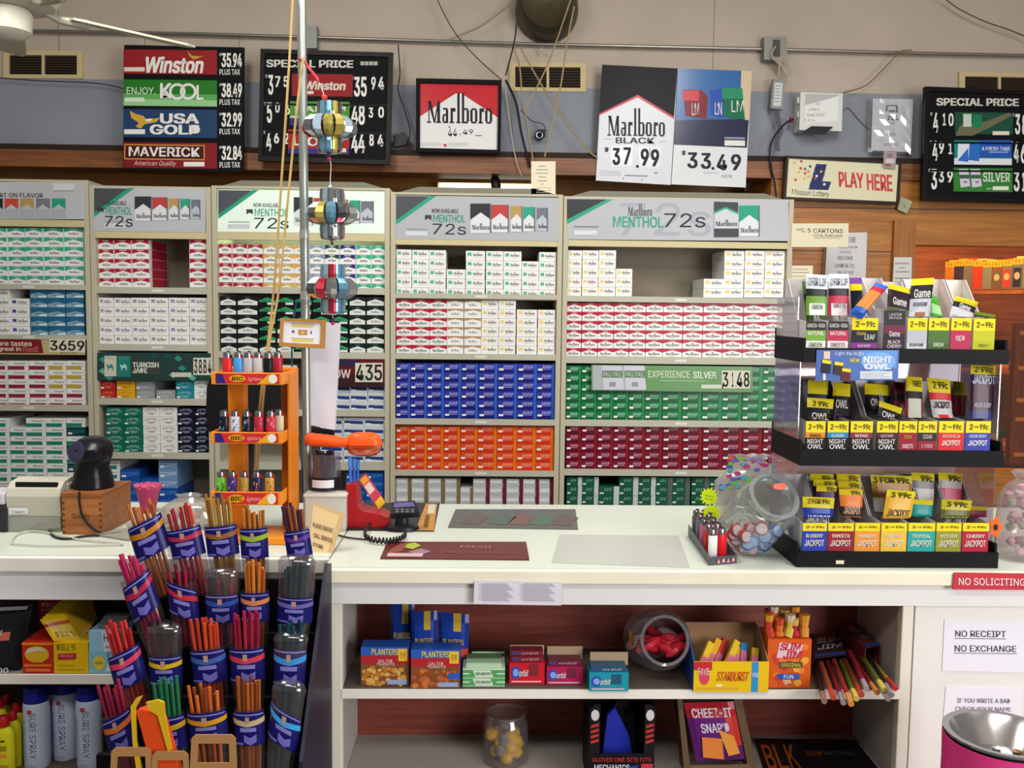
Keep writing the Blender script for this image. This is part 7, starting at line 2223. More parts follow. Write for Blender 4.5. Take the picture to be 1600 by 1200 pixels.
spray(58, 1204, 'white spray can with blue cap nearest the yellow bottles', 40, 1070, 1094)
spray(103, 1190, 'white spray can with blue cap in the middle of the row', 39, 1066, 1080)
spray(140, 1203, 'white spray can with blue cap closest to the incense stand', 40, 1069, 1090)
spray(90, 1180, 'white spray can half hidden behind the middle of the row', 34, 1066, 1080)
def bottle(px, pyb, ptop, pcap, w, label):
    p = atZ(px, pyb, ZB); R = w / 2 * p.y / FPX; p.y += R; p.x = atY(px, 1150, p.y).x
    hz = atY(px, ptop, p.y).z - p.z; hc = atY(px, pcap, p.y).z - p.z
    t = thing('fluid_bottle', p, label, 'bottle', 'yellow bottles with red caps')
    g = MB(); g.lathe([(R * .94, 0), (R, .005), (R, hc - .02), (R * .8, hc - .006), (R * .4, hc)], M('#c8c01c', .3), Matrix.Translation(p), 24, sy=.6)
    for z0, z1, c, a_ in ((.5, .62, '#8a8a1c', .5), (.36, .44, '#d08a2c', .5), (.12, .2, '#8f8a1c', .6), (.7, .74, '#3a3a1c', .35)):
        n = 6
        vs = [p + Vector((R * 1.01 * math.cos(-PI / 2 - a_ + 2 * a_ * i / n), .6 * R * 1.01 * math.sin(-PI / 2 - a_ + 2 * a_ * i / n), z * hc)) for z in (z0, z1) for i in range(n + 1)]
        g.add(vs, [(i, i + 1, i + n + 2, i + n + 1) for i in range(n)], M(c, .35))
    g.build('body', t, smooth=True)
    g = MB(); g.lathe([(R * .5, hc + .0005), (R * .52, hc + .006), (R * .46, hz - .006), (R * .3, hz)], M('#b01c24', .3), Matrix.Translation(p), 18); g.build('cap', t, smooth=True)


bottle(6, 1214, 1118, 1134, 34, 'yellow bottle with red cap in front at the left edge')
bottle(20, 1202, 1110, 1124, 28, 'yellow bottle with red cap, second from the left edge')
bottle(0, 1190, 1090, 1106, 26, 'yellow bottle with red cap, back row at the left edge')
bottle(27, 1190, 1097, 1112, 26, 'yellow bottle with red cap beside the nearest spray can')
bottle(12, 1176, 1084, 1100, 24, 'yellow bottle with red cap farthest back in its cluster')
# ---------------------------------------------------------------- steel bowl on its pink stand
Yb_ = 1.84
c = atY(1566, 1150, Yb_); Rb = 90 * Yb_ / FPX
t = thing('steel_bowl', c, 'steel pet-style bowl on a bright pink bucket at the lower right', 'bowl')
g = MB(); g.lathe([(Rb * .55, -.055), (Rb * .86, -.02), (Rb * .95, .0), (Rb * 1.0, .003), (Rb * 1.0, .008), (Rb * .88, .007), (Rb * .78, -.012), (Rb * .5, -.045), (.0, -.048)], M('#a9a7a8', .22, .9), Matrix.Translation(c), 44); g.build('bowl', t, smooth=True)
g = MB(); g.lathe([(Rb * 1.0, -c.z + .0), (Rb * 1.04, -c.z + .02), (Rb * .99, -.06), (Rb * 1.0, -.004), (Rb * .97, -.004), (Rb * .94, -.06)], M('#d0397c', .35), Matrix.Translation(c), 44, (True, False))
b_ = g.build('bucket', None, smooth=True); tag(b_, 'bright pink bucket under the steel bowl at the lower right', 'bucket')
for k, (dx, dy) in enumerate(((-.03, .02), (.01, .035), (.03, -.01), (-.01, -.02), (.045, .02))):
    g = MB(); p = c + Vector((dx, dy, -.043)); g.lathe([(.009, 0), (.009, .0016)], M(('#a8793c', '#8a8c8a')[k % 2], .3, .7), Matrix.Translation(p), 14)
    tag(g.build('coin'), ('copper coin lying in the steel bowl', 'silver coin lying in the steel bowl')[k % 2], 'coin', ('copper coins in the bowl', 'silver coins in the bowl')[k % 2])
# ================================================================ three-tier cigar display
YD = 2.222
XD0, XD1 = atY(1251, 705, YD).x, atY(1569, 705, YD).x
YDB = YD + .235
t = thing('cigar_display', ((XD0 + XD1) / 2, YD + .12, ZC), 'black three-tier clear-sided cigar display at the right end of the counter', 'display rack')
blk = M('#07070a', .55)
TZ = []
for (ya, yb, yl) in ((530, 568, 545), (690, 729, 704), (850, 886, 863)):
    z1, z0 = atY(1410, ya, YD).z, atY(1410, yb, YD).z
    if ya == 850: z0 = ZC + .0004
    zl = atY(1410, yl, YD).z
    fl = zl - .004
    TZ.append((fl, z1, z0))
    g = MB()
    g.box(XD0, XD1, YD, YD + .008, z0, zl, blk); g.box(XD0, XD1, YDB - .006, YDB, z0, z1 + .02, blk)
    for x in (XD0, XD1 - .006): g.box(x, x + .006, YD + .008, YDB - .006, z0, z1, blk)
    g.box(XD0 + .006, XD1 - .006, YD + .008, YDB - .006, fl - .006, fl, blk)
    g.build('tray', t)
zc1 = TZ[0][2]
acr = CLEAR('#eceaf0', .07, .18)
for lo, hi in ((TZ[2][1], TZ[1][2]), (TZ[1][1], TZ[0][2])):
    for x in (XD0 + .001, XD1 - .004):
        g = MB(); g.box(x, x + .003, YD + .03, YDB - .008, lo + .0005, hi - .0005, acr); g.build('clear_side', t)
    g = MB(); g.box(XD0 + .004, XD1 - .004, YDB - .004, YDB - .001, lo + .021, hi - .0005, CLEAR('#e2dce2', .35, .1)); g.build('clear_back', t)
g = MB(); g.box(XD0 + .001, XD0 + .004, YD + .06, YDB - .008, TZ[0][1] + .0005, TZ[0][1] + .10, acr); g.build('clear_side', t)
g = MB(); o = Vector((atY(1306, 877, YD).x, YD, atY(1306, 881, YD).z)); g.frect(o, Vector((.02, 0, 0)), Vector((0, 0, .009)), 0, 0, 1, 1, M('#c9c4b4'), .001); g.build('price_tag', t)
YEL = '#dccb1c'
INK = M('#2b2512', .5)


def slot(row, x0, x1, yt, bands, texts, label, yel=True, back=58, price='2 FOR 99c', side='#c9c5c4', dep=.17):
    """open display box: low printed front, slanting sides, tall back; bands = (v0, v1, colour) on the front"""
    fl, z1, z0 = TZ[row]
    Y = YD + .014
    b = Box(x0 + .6, yt, x1 - .6, (534, 694, 854)[row], fl + .0004, .0025, M(bands[0][2], .35), Y=Y, lim=(XD0 + .0066, XD1 - .0066))
    t = thing('cigar_box', b.base + Vector((0, .08, 0)), label, 'cigar box', ('cigar boxes on the top tier', 'cigar boxes on the middle tier', 'cigar boxes on the bottom tier')[row])
    for v0, v1, c in bands: b.r(0, v0, 1, v1, c, .0006)
    if yel:
        v = .62 if row < 2 else .72
        b.r(0, v, 1, 1, YEL, .0009); b.t('2', .14, v + .1, .28, .9, INK, .0014, .02); b.t('FOR', .33, v + .16, .5, .84, INK, .0014); b.t('99c', .55, v + .1, .9, .9, INK, .0014, .02)
    for (s, u0, v0, u1, v1, c) in texts: b.t(s, u0, v0, u1, v1, c, .0014, .015)
    b.mb.build('printed_front', t)
    zb = atY((x0 + x1) / 2, yt - back, Y + dep).z
    sm = M(side, .5)
    g = MB()
    X0, X1 = b.X0, b.X1
    g.box(X0, X1, Y + dep - .002, Y + dep, b.z0, zb, sm); g.box(X0 + .0015, X1 - .0015, Y + .0026, Y + dep - .002, b.z0, b.z0 + .0015, sm)
    for x in (X0, X1 - .0015):
        f = [(Y + .0026, b.z0), (Y + .0026, b.z1), (Y + .066, b.z1 + .004), (Y + dep - .02, zb), (Y + dep - .0022, zb), (Y + dep - .0022, b.z0)]
        g.slab([Vector((x, y, z)) for y, z in f], [Vector((x + .0015, y, z)) for y, z in f], sm)
    g.build('tray_carton', t)
    return b


RIM = [atY(1400, y, YD + .014).z + .0045 for y in (497, 658, 817)]


def cigars(row, quad, base, prints, texts, label, dy=.04, back=10, grp=None, turn=0, puff=.005):
    pl = lean(quad[2][0], quad[2][1], YD + .014 + dy, back, turn)
    g = pouch('cigar_pouch', quad, pl, label, 'pouch', base, prints, puff, zmin=RIM[row])
    for (s, u0, v0, u1, v1, c) in texts: pouch_text(g, s, u0, v0, u1, v1, c)
    o = g.build('cigar_pouch', smooth=True)
    return tag(o, label, 'cigar pouch', grp or ('cigar pouches on the top tier', 'cigar pouches on the middle tier', 'cigar pouches on the bottom tier')[row])


LT, DKG = '#c9c4c0', '#24262e'
# --- top tier
GV = [('GARCIA-VEGA', .06, .78, .94, .92, LT)]
slot(0, 1258, 1291, 502, [(0, .3, '#d0d4cc'), (.3, .68, '#6f9a3c'), (.68, 1, '#2a2a2c')], [('NATURAL', .1, .5, .9, .64, '#dfe6cf'), ('GREEN', .18, .08, .82, .24, '#6b7a5c')] + GV, 'green and white cigar box at the left of the top tier', False, 66)
slot(0, 1293, 1326, 502, [(0, .3, '#d8d0d0'), (.3, .68, '#b02c48'), (.68, 1, '#2a2226')], [('NATURAL', .1, .5, .9, .64, '#e6d0d4'), ('SWEETS', .14, .08, .86, .24, '#8a6a72')] + GV, 'crimson and white cigar box, second on the top tier', False, 66)
slot(0, 1330, 1372, 497, [(0, .22, '#7a2a86'), (.22, 1, '#1e1c26')], [('Game', .2, .46, .55, .58, '#b89a4c'), ('LEAF', .5, .32, .9, .48, LT), ('WILD BERRY', .25, .08, .75, .16, '#d0b8d8')], 'black and purple cigar box with yellow price, third on the top tier', True, 58)
slot(0, 1381, 1415, 485, [(0, .3, '#2a2028'), (.3, .42, '#23242e'), (.42, .62, '#6a2440'), (.62, 1, '#2c2a30')], [('LIMITED', .2, .86, .8, .93, '#a9a4a8'), ('EDITION', .2, .78, .8, .84, '#a9a4a8'), ('Game', .24, .34, .76, .48, LT), ('BLACK', .2, .16, .8, .25, '#c9b8c4'), ('CHERRY', .16, .05, .84, .14, '#c9b8c4')], 'tall dark cherry cigar box in the middle of the top tier', False, 50)
slot(0, 1417, 1449, 497, [(0, .22, '#b9bcc4'), (.22, 1, '#a8acb6')], [('DIAMOND', .15, .12, .85, .22, '#5a5c66')], 'silver cigar box with yellow price on the top tier', True, 56)
slot(0, 1450, 1483, 497, [(0, .22, '#3c5a2a'), (.22, 1, '#46682f')], [('GREEN', .25, .12, .75, .24, '#c9d8b8')], 'olive green cigar box with yellow price on the top tier', True, 60)
slot(0, 1485, 1518, 497, [(0, .62, '#a82c4c'), (.62, 1, '#a82c4c')], [('RED', .25, .3, .7, .46, '#dcb8c4')], 'raspberry red cigar box with yellow price on the top tier', True, 60, side='#d0c4be')
slot(0, 1520, 1555, 498, [(0, .3, '#a8ac1c'), (.3, 1, '#b0b41e')], [('SWEET', .25, .12, .75, .22, '#7f8420')], 'lime yellow cigar box at the right of the top tier', True, 60, side='#cfcabf')
for bx, c, dk_ in ((1417, '#23242e', 1), (1450, '#1e2418', 1), (1520, '#26281e', 1)):
    pass
cigars(0, [(1259, 428), (1293, 430), (1292, 520), (1260, 520)], '#5f8a34', [(0, .02, 1, .26, '#c4cad0'), (0, .26, 1, .38, '#26282a'), (.15, .5, .85, .75, '#cfd4cc')], [('2 FOR 1.29', .1, .06, .9, .2, '#3a4a5a'), ('GREEN', .25, .52, .75, .6, '#6b7a5c')], 'green leaf-printed cigar pouch with 1.29 price on the top tier', .03, 6)
cigars(0, [(1294, 428), (1326, 428), (1327, 520), (1294, 520)], '#a82c48', [(0, .05, 1, .24, '#c8ccd2'), (0, .24, 1, .36, '#2a2428'), (.15, .46, .9, .76, '#d4cccc')], [('2 FOR 1.29', .1, .08, .9, .2, '#4a3a4a'), ('SWEETS', .2, .5, .8, .58, '#8a6a72')], 'crimson cigar pouch with 1.29 price on the top tier', .03, 6)
for k, (q, c) in enumerate((([(1233, 436), (1258, 434), (1262, 520), (1240, 520)], '#55803a'), ([(1227, 440), (1248, 437), (1256, 518), (1236, 518)], '#4a7334'))):
    pl_ = lean(1250, 520, YD + .10 + .03 * k, 6, 0)
    g = pouch('cigar_pouch', [(x + 26, y) for x, y in q], pl_, '', '', c, [(0, .28, 1, .38, '#202421')], .004)
    tag(g.build('cigar_pouch', smooth=True), ('dark green cigar pouch half behind the green 1.29 pouch', 'dark green cigar pouch farthest back at the left end of the top tier')[k], 'cigar pouch', 'cigar pouches on the top tier')
cigars(0, [(1327, 434), (1346, 434), (1350, 515), (1333, 515)], '#6a3a8a', [(0, .1, 1, .3, YEL), (0, .3, 1, .6, '#1e1c26')], [], 'purple cigar pouch behind the berry cigar box', .06, 8)
g = pouch('snack_tube', [(1369, 441), (1388, 448), (1346, 499), (1326, 490)], lean(1356, 480, YD + .012, 12), '', '', '#2a56a8', [(0, .3, 1, .7, '#c07a3c'), (0, .08, 1, .28, '#a82c3c')], .010)
tag(g.build('snack_packet', smooth=True), 'blue and orange snack packet lying slantwise across the top tier', 'snack packet')
cigars(0, [(1388, 442), (1425, 452), (1417, 520), (1384, 515)], '#2a1a24', [(0, .02, 1, .16, '#b8a81c'), (0, .5, 1, .8, '#4a5a34')], [('Game', .2, .28, .8, .44, LT)], 'dark wine cigar pouch leaning above the cherry box', .03, 10)
cigars(0, [(1424, 436), (1460, 434), (1448, 520), (1418, 520)], '#a9acb4', [(0, .02, 1, .18, '#c9b81c'), (0, .18, 1, .4, '#202028'), (.2, .6, .8, .95, '#8a5a44')], [('Game', .12, .2, .88, .36, LT), ('DIAMOND', .15, .44, .8, .52, '#5a5c66')], 'silver cigar pouch with clear window above the silver box', .03, 8)
cigars(0, [(1452, 458), (1466, 466), (1478, 520), (1456, 520)], '#3f8a2c', [(0, .3, 1, .5, '#8fc080')], [], 'shiny green cigar pouch in the olive green box', .04, 10)
cigars(0, [(1493, 462), (1529, 472), (1514, 508), (1483, 494)], '#6a2438', [(0, .06, 1, .22, '#a8a01c'), (0, .22, 1, .55, '#22242c'), (0, .55, 1, .95, '#b0b0b8')], [('Game', .25, .28, .75, .5, LT)], 'dark tilted cigar pouch sticking out of the red box', .03, 14)
cigars(0, [(1521, 486), (1556, 492), (1553, 530), (1523, 530)], '#55651c', [(0, .1, 1, .5, '#2c3018')], [], 'olive cigar pouch lying in the lime yellow box', .03, 14)
# header card hung on the top tier
t = thing('header_card', atY(1340, 594, YD - .004), 'blue night-themed advert card hung on the top tier lip', 'sign')
Y = YD - .004
g = MB(); g.pslab([(1276, 547), (1405, 547), (1403, 594), (1274, 595)], Y, .002, M('#1f4f9a', .3))
g.ppoly([(1340, 548), (1402, 548), (1401, 575), (1352, 572)][::-1], Y - .0004, M('#3a7ac0', .3)); g.pcirc(1372, 565, 27, 15, Y - .0006, M('#5a94d0', .3), 24)
g.ptext('NIGHT', 1349, 557, 1394, 567, Y - .0012, M('#d9d9e0'), 0, .035); g.ptext('OWL', 1350, 568, 1392, 577, Y - .0012, M('#d9d9e0'), 0, .04)
g.ptext('Light the Night', 1305, 549, 1350, 556, Y - .0012, M('#c9d4e6'), .02); g.ptext('NEW', 1328, 560, 1343, 566, Y - .0012, M('#d8cf3c'), 0, .02)
g.prect(1344, 580, 1394, 592, Y - .001, M('#c8ccd8'))
for k in range(3): g.prect(1347, 582.5 + 3 * k, 1390 - 8 * (k % 2), 583.5 + 3 * k, Y - .0014, M('#9a9eae'))
for x, y, c in ((1285, 562, '#22242c'), (1304, 565, '#3a2a2c'), (1316, 575, '#5a2430')):
    g.ppoly([(x, y), (x + 14, y + 2), (x + 12, y + 22), (x - 2, y + 20)][::-1], Y - .001 - x * 1e-6, M(c)); g.ppoly([(x, y), (x + 14, y + 2), (x + 13, y + 7), (x, y + 5)][::-1], Y - .0014 - x * 1e-6, M(YEL))
g.prect(1287, 549, 1297, 561, Y - .001, M('#d0b8a8')); g.prect(1286, 584, 1290, 594, Y - .001, M('#d8d0c4'))
g.build('card', t)
# --- middle tier
NO_ = lambda top, c: [('NIGHT', .1, .24, .9, .4, LT), ('OWL', .12, .06, .88, .22, LT), (top, .2, .46, .8, .56, c)]
slot(1, 1258, 1290, 658, [(0, .44, '#17171a'), (.44, .62, '#c8842c')], NO_('TROPICAL', '#4a3010'), 'black cigar box with orange band, leftmost on the middle tier', True, 66, side='#8d8a8a')
slot(1, 1292, 1326, 658, [(0, .44, '#17171a'), (.44, .62, '#2a7aa8')], NO_('CLASSIC', '#c9dce6'), 'black cigar box with blue band, second on the middle tier', True, 66, side='#8d8a8a')
slot(1, 1328, 1364, 658, [(0, .44, '#17171a'), (.44, .62, '#7a2c34')], NO_('WINE', '#d8b8bc'), 'black cigar box with wine band, third on the middle tier', True, 66, side='#8d8a8a')
slot(1, 1369, 1403, 658, [(0, .44, '#17171a'), (.44, .62, '#4a1c24')], NO_('BLACK CHERRY', '#c9a8b0'), 'black cigar box with dark cherry band, fourth on the middle tier', True, 66)
slot(1, 1404, 1433, 658, [(0, .62, '#8a1c28')], [('SWEETS', .2, .1, .8, .24, '#dcc0c4'), ('MILD', .3, .42, .7, .54, '#b8963c')], 'dark red cigar box in the middle tier, left of the free-offer box', True, 66)
slot(1, 1434, 1464, 658, [(0, .34, '#8a1c2c'), (.34, .62, '#2a2226')], [('1 FREE', .2, .12, .8, .24, '#c9a0a8'), ('CIGAR', .25, .42, .75, .56, '#b8b0b0')], 'dark red and black cigar box with free offer on the middle tier', True, 66)
slot(1, 1466, 1506, 658, [(0, .62, '#c8282c')], [('JACKPOT', .12, .2, .88, .38, '#e0d8d0'), ('WATERMELON', .15, .46, .85, .56, '#e0b8b0')], 'bright red cigar box with winged lettering on the middle tier', True, 62)
slot(1, 1508, 1548, 658, [(0, .62, '#3a3f9a')], [('JACKPOT', .12, .2, .88, .38, '#dcdce4'), ('MIXED BERRY', .15, .46, .85, .56, '#c0c4e0')], 'blue-violet cigar box rightmost on the middle tier', True, 62)
PB = [(0, .04, 1, .26, '#c4b41c')]
cigars(1, [(1261, 621), (1303, 624), (1296, 685), (1262, 682)], '#17171a', PB + [(0, .75, 1, 1, '#8a5a2c')], [('2 99c', .2, .08, .8, .22, '#2b2512'), ('OWL', .15, .38, .85, .55, LT)], 'black owl cigar pouch with yellow price in the leftmost middle box', .03, 14)
cigars(1, [(1262, 594), (1294, 596), (1292, 680), (1262, 678)], '#1c2234', PB, [], 'dark blue cigar pouch behind the leftmost middle pouch', .08, 14)
cigars(1, [(1302, 598), (1329, 600), (1326, 682), (1298, 680)], '#1a1a20', PB + [(0, .6, 1, 1, '#4a1c3c')], [('OWL', .15, .32, .85, .48, LT)], 'black and plum cigar pouch in the second middle box', .06, 16)
cigars(1, [(1351, 599), (1392, 602), (1386, 670), (1352, 668)], '#1a181a', PB, [('OWL', .2, .34, .8, .5, LT)], 'black cigar pouch standing upright behind the fourth middle box', .10, 14)
cigars(1, [(1374, 626), (1410, 638), (1398, 676), (1370, 664)], '#1a1718', PB, [('OWL', .15, .36, .85, .62, LT)], 'black tilted cigar pouch in front of the upright one, middle tier', .03, 16)
cigars(1, [(1416, 588), (1441, 590), (1442, 680), (1414, 680)], '#8a2434', [(0, .04, 1, .2, '#c4b41c'), (0, .2, 1, .32, '#2a2428'), (.15, .32, .85, 1, '#b4b8a8')], [('FREE', .4, .07, .9, .17, '#2b2512')], 'red-edged cigar pouch with pale window and free offer, middle tier', .04, 14)
cigars(1, [(1395, 596), (1414, 598), (1412, 678), (1396, 676)], '#7a2438', [(0, .2, 1, .4, '#2a2428')], [], 'maroon cigar pouch behind the pale-window pouch, middle tier', .08, 14)
cigars(1, [(1448, 590), (1484, 593), (1490, 682), (1462, 682)], '#b4b0b0', [(0, .03, 1, .2, '#c4b41c'), (0, .2, 1, .36, '#b8282c'), (.2, .6, .8, .95, '#c8303c')], [('2 99c', .2, .06, .85, .18, '#2b2512'), ('JACKPOT', .1, .4, .9, .52, '#3a2a2c')], 'silver and red cigar pouch in the bright red middle box', .04, 12)
cigars(1, [(1489, 596), (1510, 598), (1506, 680), (1490, 680)], '#5a1424', [(0, .05, 1, .25, '#a89a1c')], [], 'dark maroon cigar pouch behind the violet-blue box', .09, 12)
cigars(1, [(1517, 570), (1556, 572), (1549, 684), (1513, 684)], '#2c2f6a', [(0, .0, 1, .12, '#c9b81c'), (0, .3, 1, .62, '#3a1c2c'), (0, .72, 1, .95, '#7a2a6a')], [('2 99c', .15, .02, .85, .1, '#2b2512'), ('JACKPOT', .05, .14, .95, .26, '#c9c9d4'), ('MIXED BERRY', .15, .52, .85, .58, '#c0b8c8')], 'tall blue cigar pouch rising at the right of the middle tier', .03, 6)
# --- bottom tier
JP = lambda c: [('JACKPOT', .1, .2, .9, .42, c)]
BT = (('#2438a0', 'royal blue cigar box, leftmost on the bottom tier', 'BLUEBERRY'), ('#8a1a28', 'dark red cigar box, second on the bottom tier', 'SWEETS'), ('#d88a2c', 'orange cigar box, third on the bottom tier', 'MANGO'), ('#d8b034', 'golden yellow cigar box, fourth on the bottom tier', 'PINEAPPLE'),
      ('#1c9a94', 'teal cigar box on the bottom tier', 'TROPICAL'), ('#8a8a24', 'olive cigar box on the bottom tier', 'WHITE GRAPE'), ('#a81a34', 'crimson cigar box, rightmost on the bottom tier', 'CHERRY'))
bx = [1253, 1293, 1335, 1376, 1418, 1462, 1503, 1546]
for k, (c, lb, nm) in enumerate(BT):
    slot(2, bx[k], bx[k + 1] - 1, 817, [(0, .72, c)], JP('#d4d0c4') + [(nm, .15, .5, .85, .62, '#d8d4c4')], lb, True, 76)
cigars(2, [(1254, 776), (1304, 778), (1298, 845), (1256, 843)], '#22368f', [(0, .0, 1, .2, '#c8b81c')], [('2 FOR 99c', .15, .04, .85, .16, '#2b2512'), ('JACKPOT', .08, .42, .9, .6, '#c9ccd8')], 'royal blue cigar pouch in the leftmost bottom box', .03, 14)
for k in range(3):
    cigars(2, [(1266 + 5 * k, 740 + 9 * k), (1304 + 2 * k, 741 + 9 * k), (1298 + k, 836), (1262 + 4 * k, 834)], ('#4a1c2c', '#2a2434', '#3a1c3c')[k], [(0, .0, 1, .16, '#c8b81c')], [('99c', .5, .03, .9, .13, '#2b2512')], f'cigar pouch with yellow price, {("rear", "middle", "front")[k]} of three behind the royal blue pouch', .11 - .03 * k, 14)
for k in range(3):
    cigars(2, [(1307 + 2 * k, 740 + 12 * k), (1344 + 2 * k, 741 + 12 * k), (1344 + k, 838), (1312 + 2 * k, 836)], ('#c87a34', '#c8702c', '#d8742c')[k], [(0, .0, 1, .15, '#c8b81c'), (0, .35, 1, .6, '#3a2424')], [('99c', .5, .03, .9, .12, '#2b2512')] + ([('JACKPOT', .1, .38, .9, .54, '#c8a888')] if k == 2 else []), f'orange cigar pouch, {("rear", "middle", "front")[k]} of three in the bottom tier', .10 - .03 * k, 14)
cigars(2, [(1360, 742), (1428, 744), (1424, 838), (1370, 836)], '#a87a2c', [(0, 0, 1, .16, '#c8b81c'), (0, .4, .3, .7, '#b8b8b0')], [('3 FOR 99c', .05, .03, .9, .13, '#2b2512')], 'wide gold cigar pouch at the back of the yellow bottom box', .10, 12)
cigars(2, [(1386, 765), (1431, 768), (1416, 846), (1374, 844)], '#d8a82c', [(0, .0, 1, .18, '#d8c81c')], [('3 99c', .15, .04, .85, .15, '#2b2512'), ('JACKPOT', .1, .38, .9, .54, '#5a4a3c')], 'golden cigar pouch slanting in front at the yellow bottom box', .03, 14)
cigars(2, [(1424, 738), (1460, 740), (1458, 838), (1428, 836)], '#77767a', [(0, 0, 1, .18, '#c8b81c'), (0, .3, 1, .5, '#b8b4b0')], [('99c', .4, .04, .9, .14, '#2b2512')], 'silver cigar pouch at the back of the teal bottom box', .10, 12)
cigars(2, [(1466, 738), (1504, 740), (1500, 836), (1468, 834)], '#a8a49c', [(0, 0, 1, .18, '#c8b81c'), (0, .3, 1, .44, '#b83a5c')], [('99c', .4, .04, .9, .14, '#2b2512')], 'silver and pink cigar pouch at the back of the olive bottom box', .10, 12)
cigars(2, [(1472, 780), (1519, 782), (1508, 846), (1466, 844)], '#5a5c24', [(0, .0, 1, .22, '#b8ac1c')], [('3 99c', .15, .05, .85, .18, '#2b2512'), ('JACKPOT', .1, .42, .9, .6, '#b8b8a4')], 'olive cigar pouch in front at the olive bottom box', .03, 14)
cigars(2, [(1424, 780), (1458, 782), (1454, 842), (1424, 840)], '#1c8a86', [(0, .0, 1, .15, '#c8b81c')], [], 'teal cigar pouch in the teal bottom box', .05, 14)
cigars(2, [(1510, 790), (1542, 792), (1540, 842), (1508, 840)], '#6a1a34', [(0, .0, 1, .15, '#a89a1c')], [], 'dark crimson cigar pouch in the rightmost bottom box', .05, 14)

# ================================================================ incense stand
navy = '#15155c'
rows_Y = [2.10, 2.02, 1.94, 1.86]
t = thing('incense_stand', (atY(335, 1100, 2.0).x, 2.0, 0), 'black stepped incense stand in front of the left counter, its side bluish', 'stand')
tops = [905, 990, 1090, 1180]
Xa, Xb = atY(178, 1000, 2.0).x, atY(488, 1000, 2.0).x
for k, Yk in enumerate(rows_Y):
    z = atY(335, tops[k], Yk + .036).z
    g = MB(); g.box(Xa, Xb, Yk + .036, Yk + .05, .05, z, M('#08080b', .6)); g.build('tier_panel', t)
g = MB(); g.box(Xa - .01, Xb + .02, rows_Y[3] - .05, 2.19, 0, .05, M('#08080b', .6)); g.build('base', t)
zsd = [(2.17, .05), (2.17, atY(495, 880, 2.17).z), (2.12, atY(495, 880, 2.12).z), (rows_Y[3] - .04, atY(500, 1190, 1.82).z), (rows_Y[3] - .04, .05)]
g = MB(); g.slab([Vector((Xb + .006, y, z)) for y, z in zsd], [Vector((Xb + .014, y, z)) for y, z in zsd], M('#232130', .45)); g.build('side_panel', t)
slv = CLEAR('#e8e6ea', .012, .04, .12, name='cellophane')


def incense(k, lab, tilt, stick_c, ytop, label, stripe='#c8901c', n=9, ybot=None, txt='', clear_top=0, slx=0.0):
    """a clear sleeve of incense sticks; lab = label box in pixels, tilt = leftward lean per pixel of height"""
    Yk = rows_Y[k]
    x0, y0, x1, y1 = lab
    cx, cy = (x0 + x1) / 2, (y0 + y1) / 2
    ybot = ybot or y1 + 40
    P = lambda y, dy=0.0: atY(cx - tilt * (cy - y), y, Yk + dy)
    c0, cT = P(ybot), P(y0 - 3 - clear_top)
    ax = (cT - c0)
    L = ax.length; axn = ax.normalized()
    R = (x1 - x0) / 2 * Yk / FPX
    X = frame(c0, (1, 0, 0), axn)
    T = thing('incense_pouch', c0, label, 'incense pouch', ('incense pouches in the top row', 'incense pouches in the second row', 'incense pouches in the third row', 'incense pouches in the bottom row')[k])
    sy = .52
    def at(y): return (P(y) - c0).length
    pf = [(R * .78, 0), (R * .95, L * .3), (R, at(y1)), (R * 1.0, L)]
    if clear_top: pf = pf[:3] + [(R * 1.05, L * .86), (R * 1.12, L * .92), (R * .95, L * .97), (R * .5, L)]
    g = MB(); g.lathe(pf, CLEAR('#e8e6ea', .02, .2, .12, name='crinkled_film') if clear_top else slv, X, 22, (True, bool(clear_top)), sy=sy); g.build('sleeve', T, smooth=True)
    g = MB(); za, zb = at(y1), at(y0)
    n_ = 26
    def band(v0, v1, a0, a1, col, lift, zig=0.0, m=12):
        vs = []
        for i in range(m + 1):
            a = a0 + (a1 - a0) * i / m
            rr = R * 1.01 + lift
            sag = zig * (1 - abs(2 * i / m - 1)) - slx * (a - PI * 1.5)
            for v in (v0, v1):
                vs.append(X @ Vector((rr * math.cos(a), rr * sy * math.sin(a) - lift, za + (zb - za) * (v - sag))))
        g.add(vs, [(2 * i, 2 * i + 2, 2 * i + 3, 2 * i + 1) for i in range(m)], M(col, .3))
    band(0, 1, PI * 1.02, PI * 1.98, navy, .0002, .0, 16)
    band(.68, .84, PI * 1.03, PI * 1.97, stripe, .0008, .12)
    band(.9, .94, PI * 1.1, PI * 1.9, '#7d7fc0', .0008)
    band(.42, .54, PI * 1.34, PI * 1.68, '#7674b4', .0008)
    band(.12, .34, PI * 1.42, PI * 1.68, '#6a63b0', .0008, .1, 4)
    band(.66, .86, PI * 1.46, PI * 1.54, '#a88878', .0012, .0, 4)
    band(.04, .1, PI * 1.12, PI * 1.4, '#6a68b0', .0008)
    g.build('label_band', T, smooth=True)
    rnd = random.Random(int(cx * 7 + cy))
    cols = stick_c if isinstance(stick_c, (list, tuple)) else [stick_c]
    nm = label.split(' incense')[0]
    for i in range(n):
        u = (i + .5) / n * 2 - 1
        r = R * .72 * u
        d = R * sy * .5 * math.sqrt(max(0, 1 - u * u)) * (1 if i % 2 else -1) * .8
        p0 = X @ Vector((r * .75, d, .004))
        tp_ = P(ytop + rnd.uniform(-6, 9))
        p1 = tp_ + Vector((r * 1.08 + rnd.uniform(-.004, .004), d, 0)) + axn * rnd.uniform(-.006, .006)
        c = cols[i % len(cols)]
        g = MB(); g.tube([p0, p1], .0038, M(c, .6), 6)
        o = tag(g.build('incense_stick'), f'stick in {label}', 'incense stick', f'sticks of the {nm} pouch')
        w_ = o['label'].split()
        if len(w_) > 16: o['label'] = ' '.join(w_[:16])
    return T


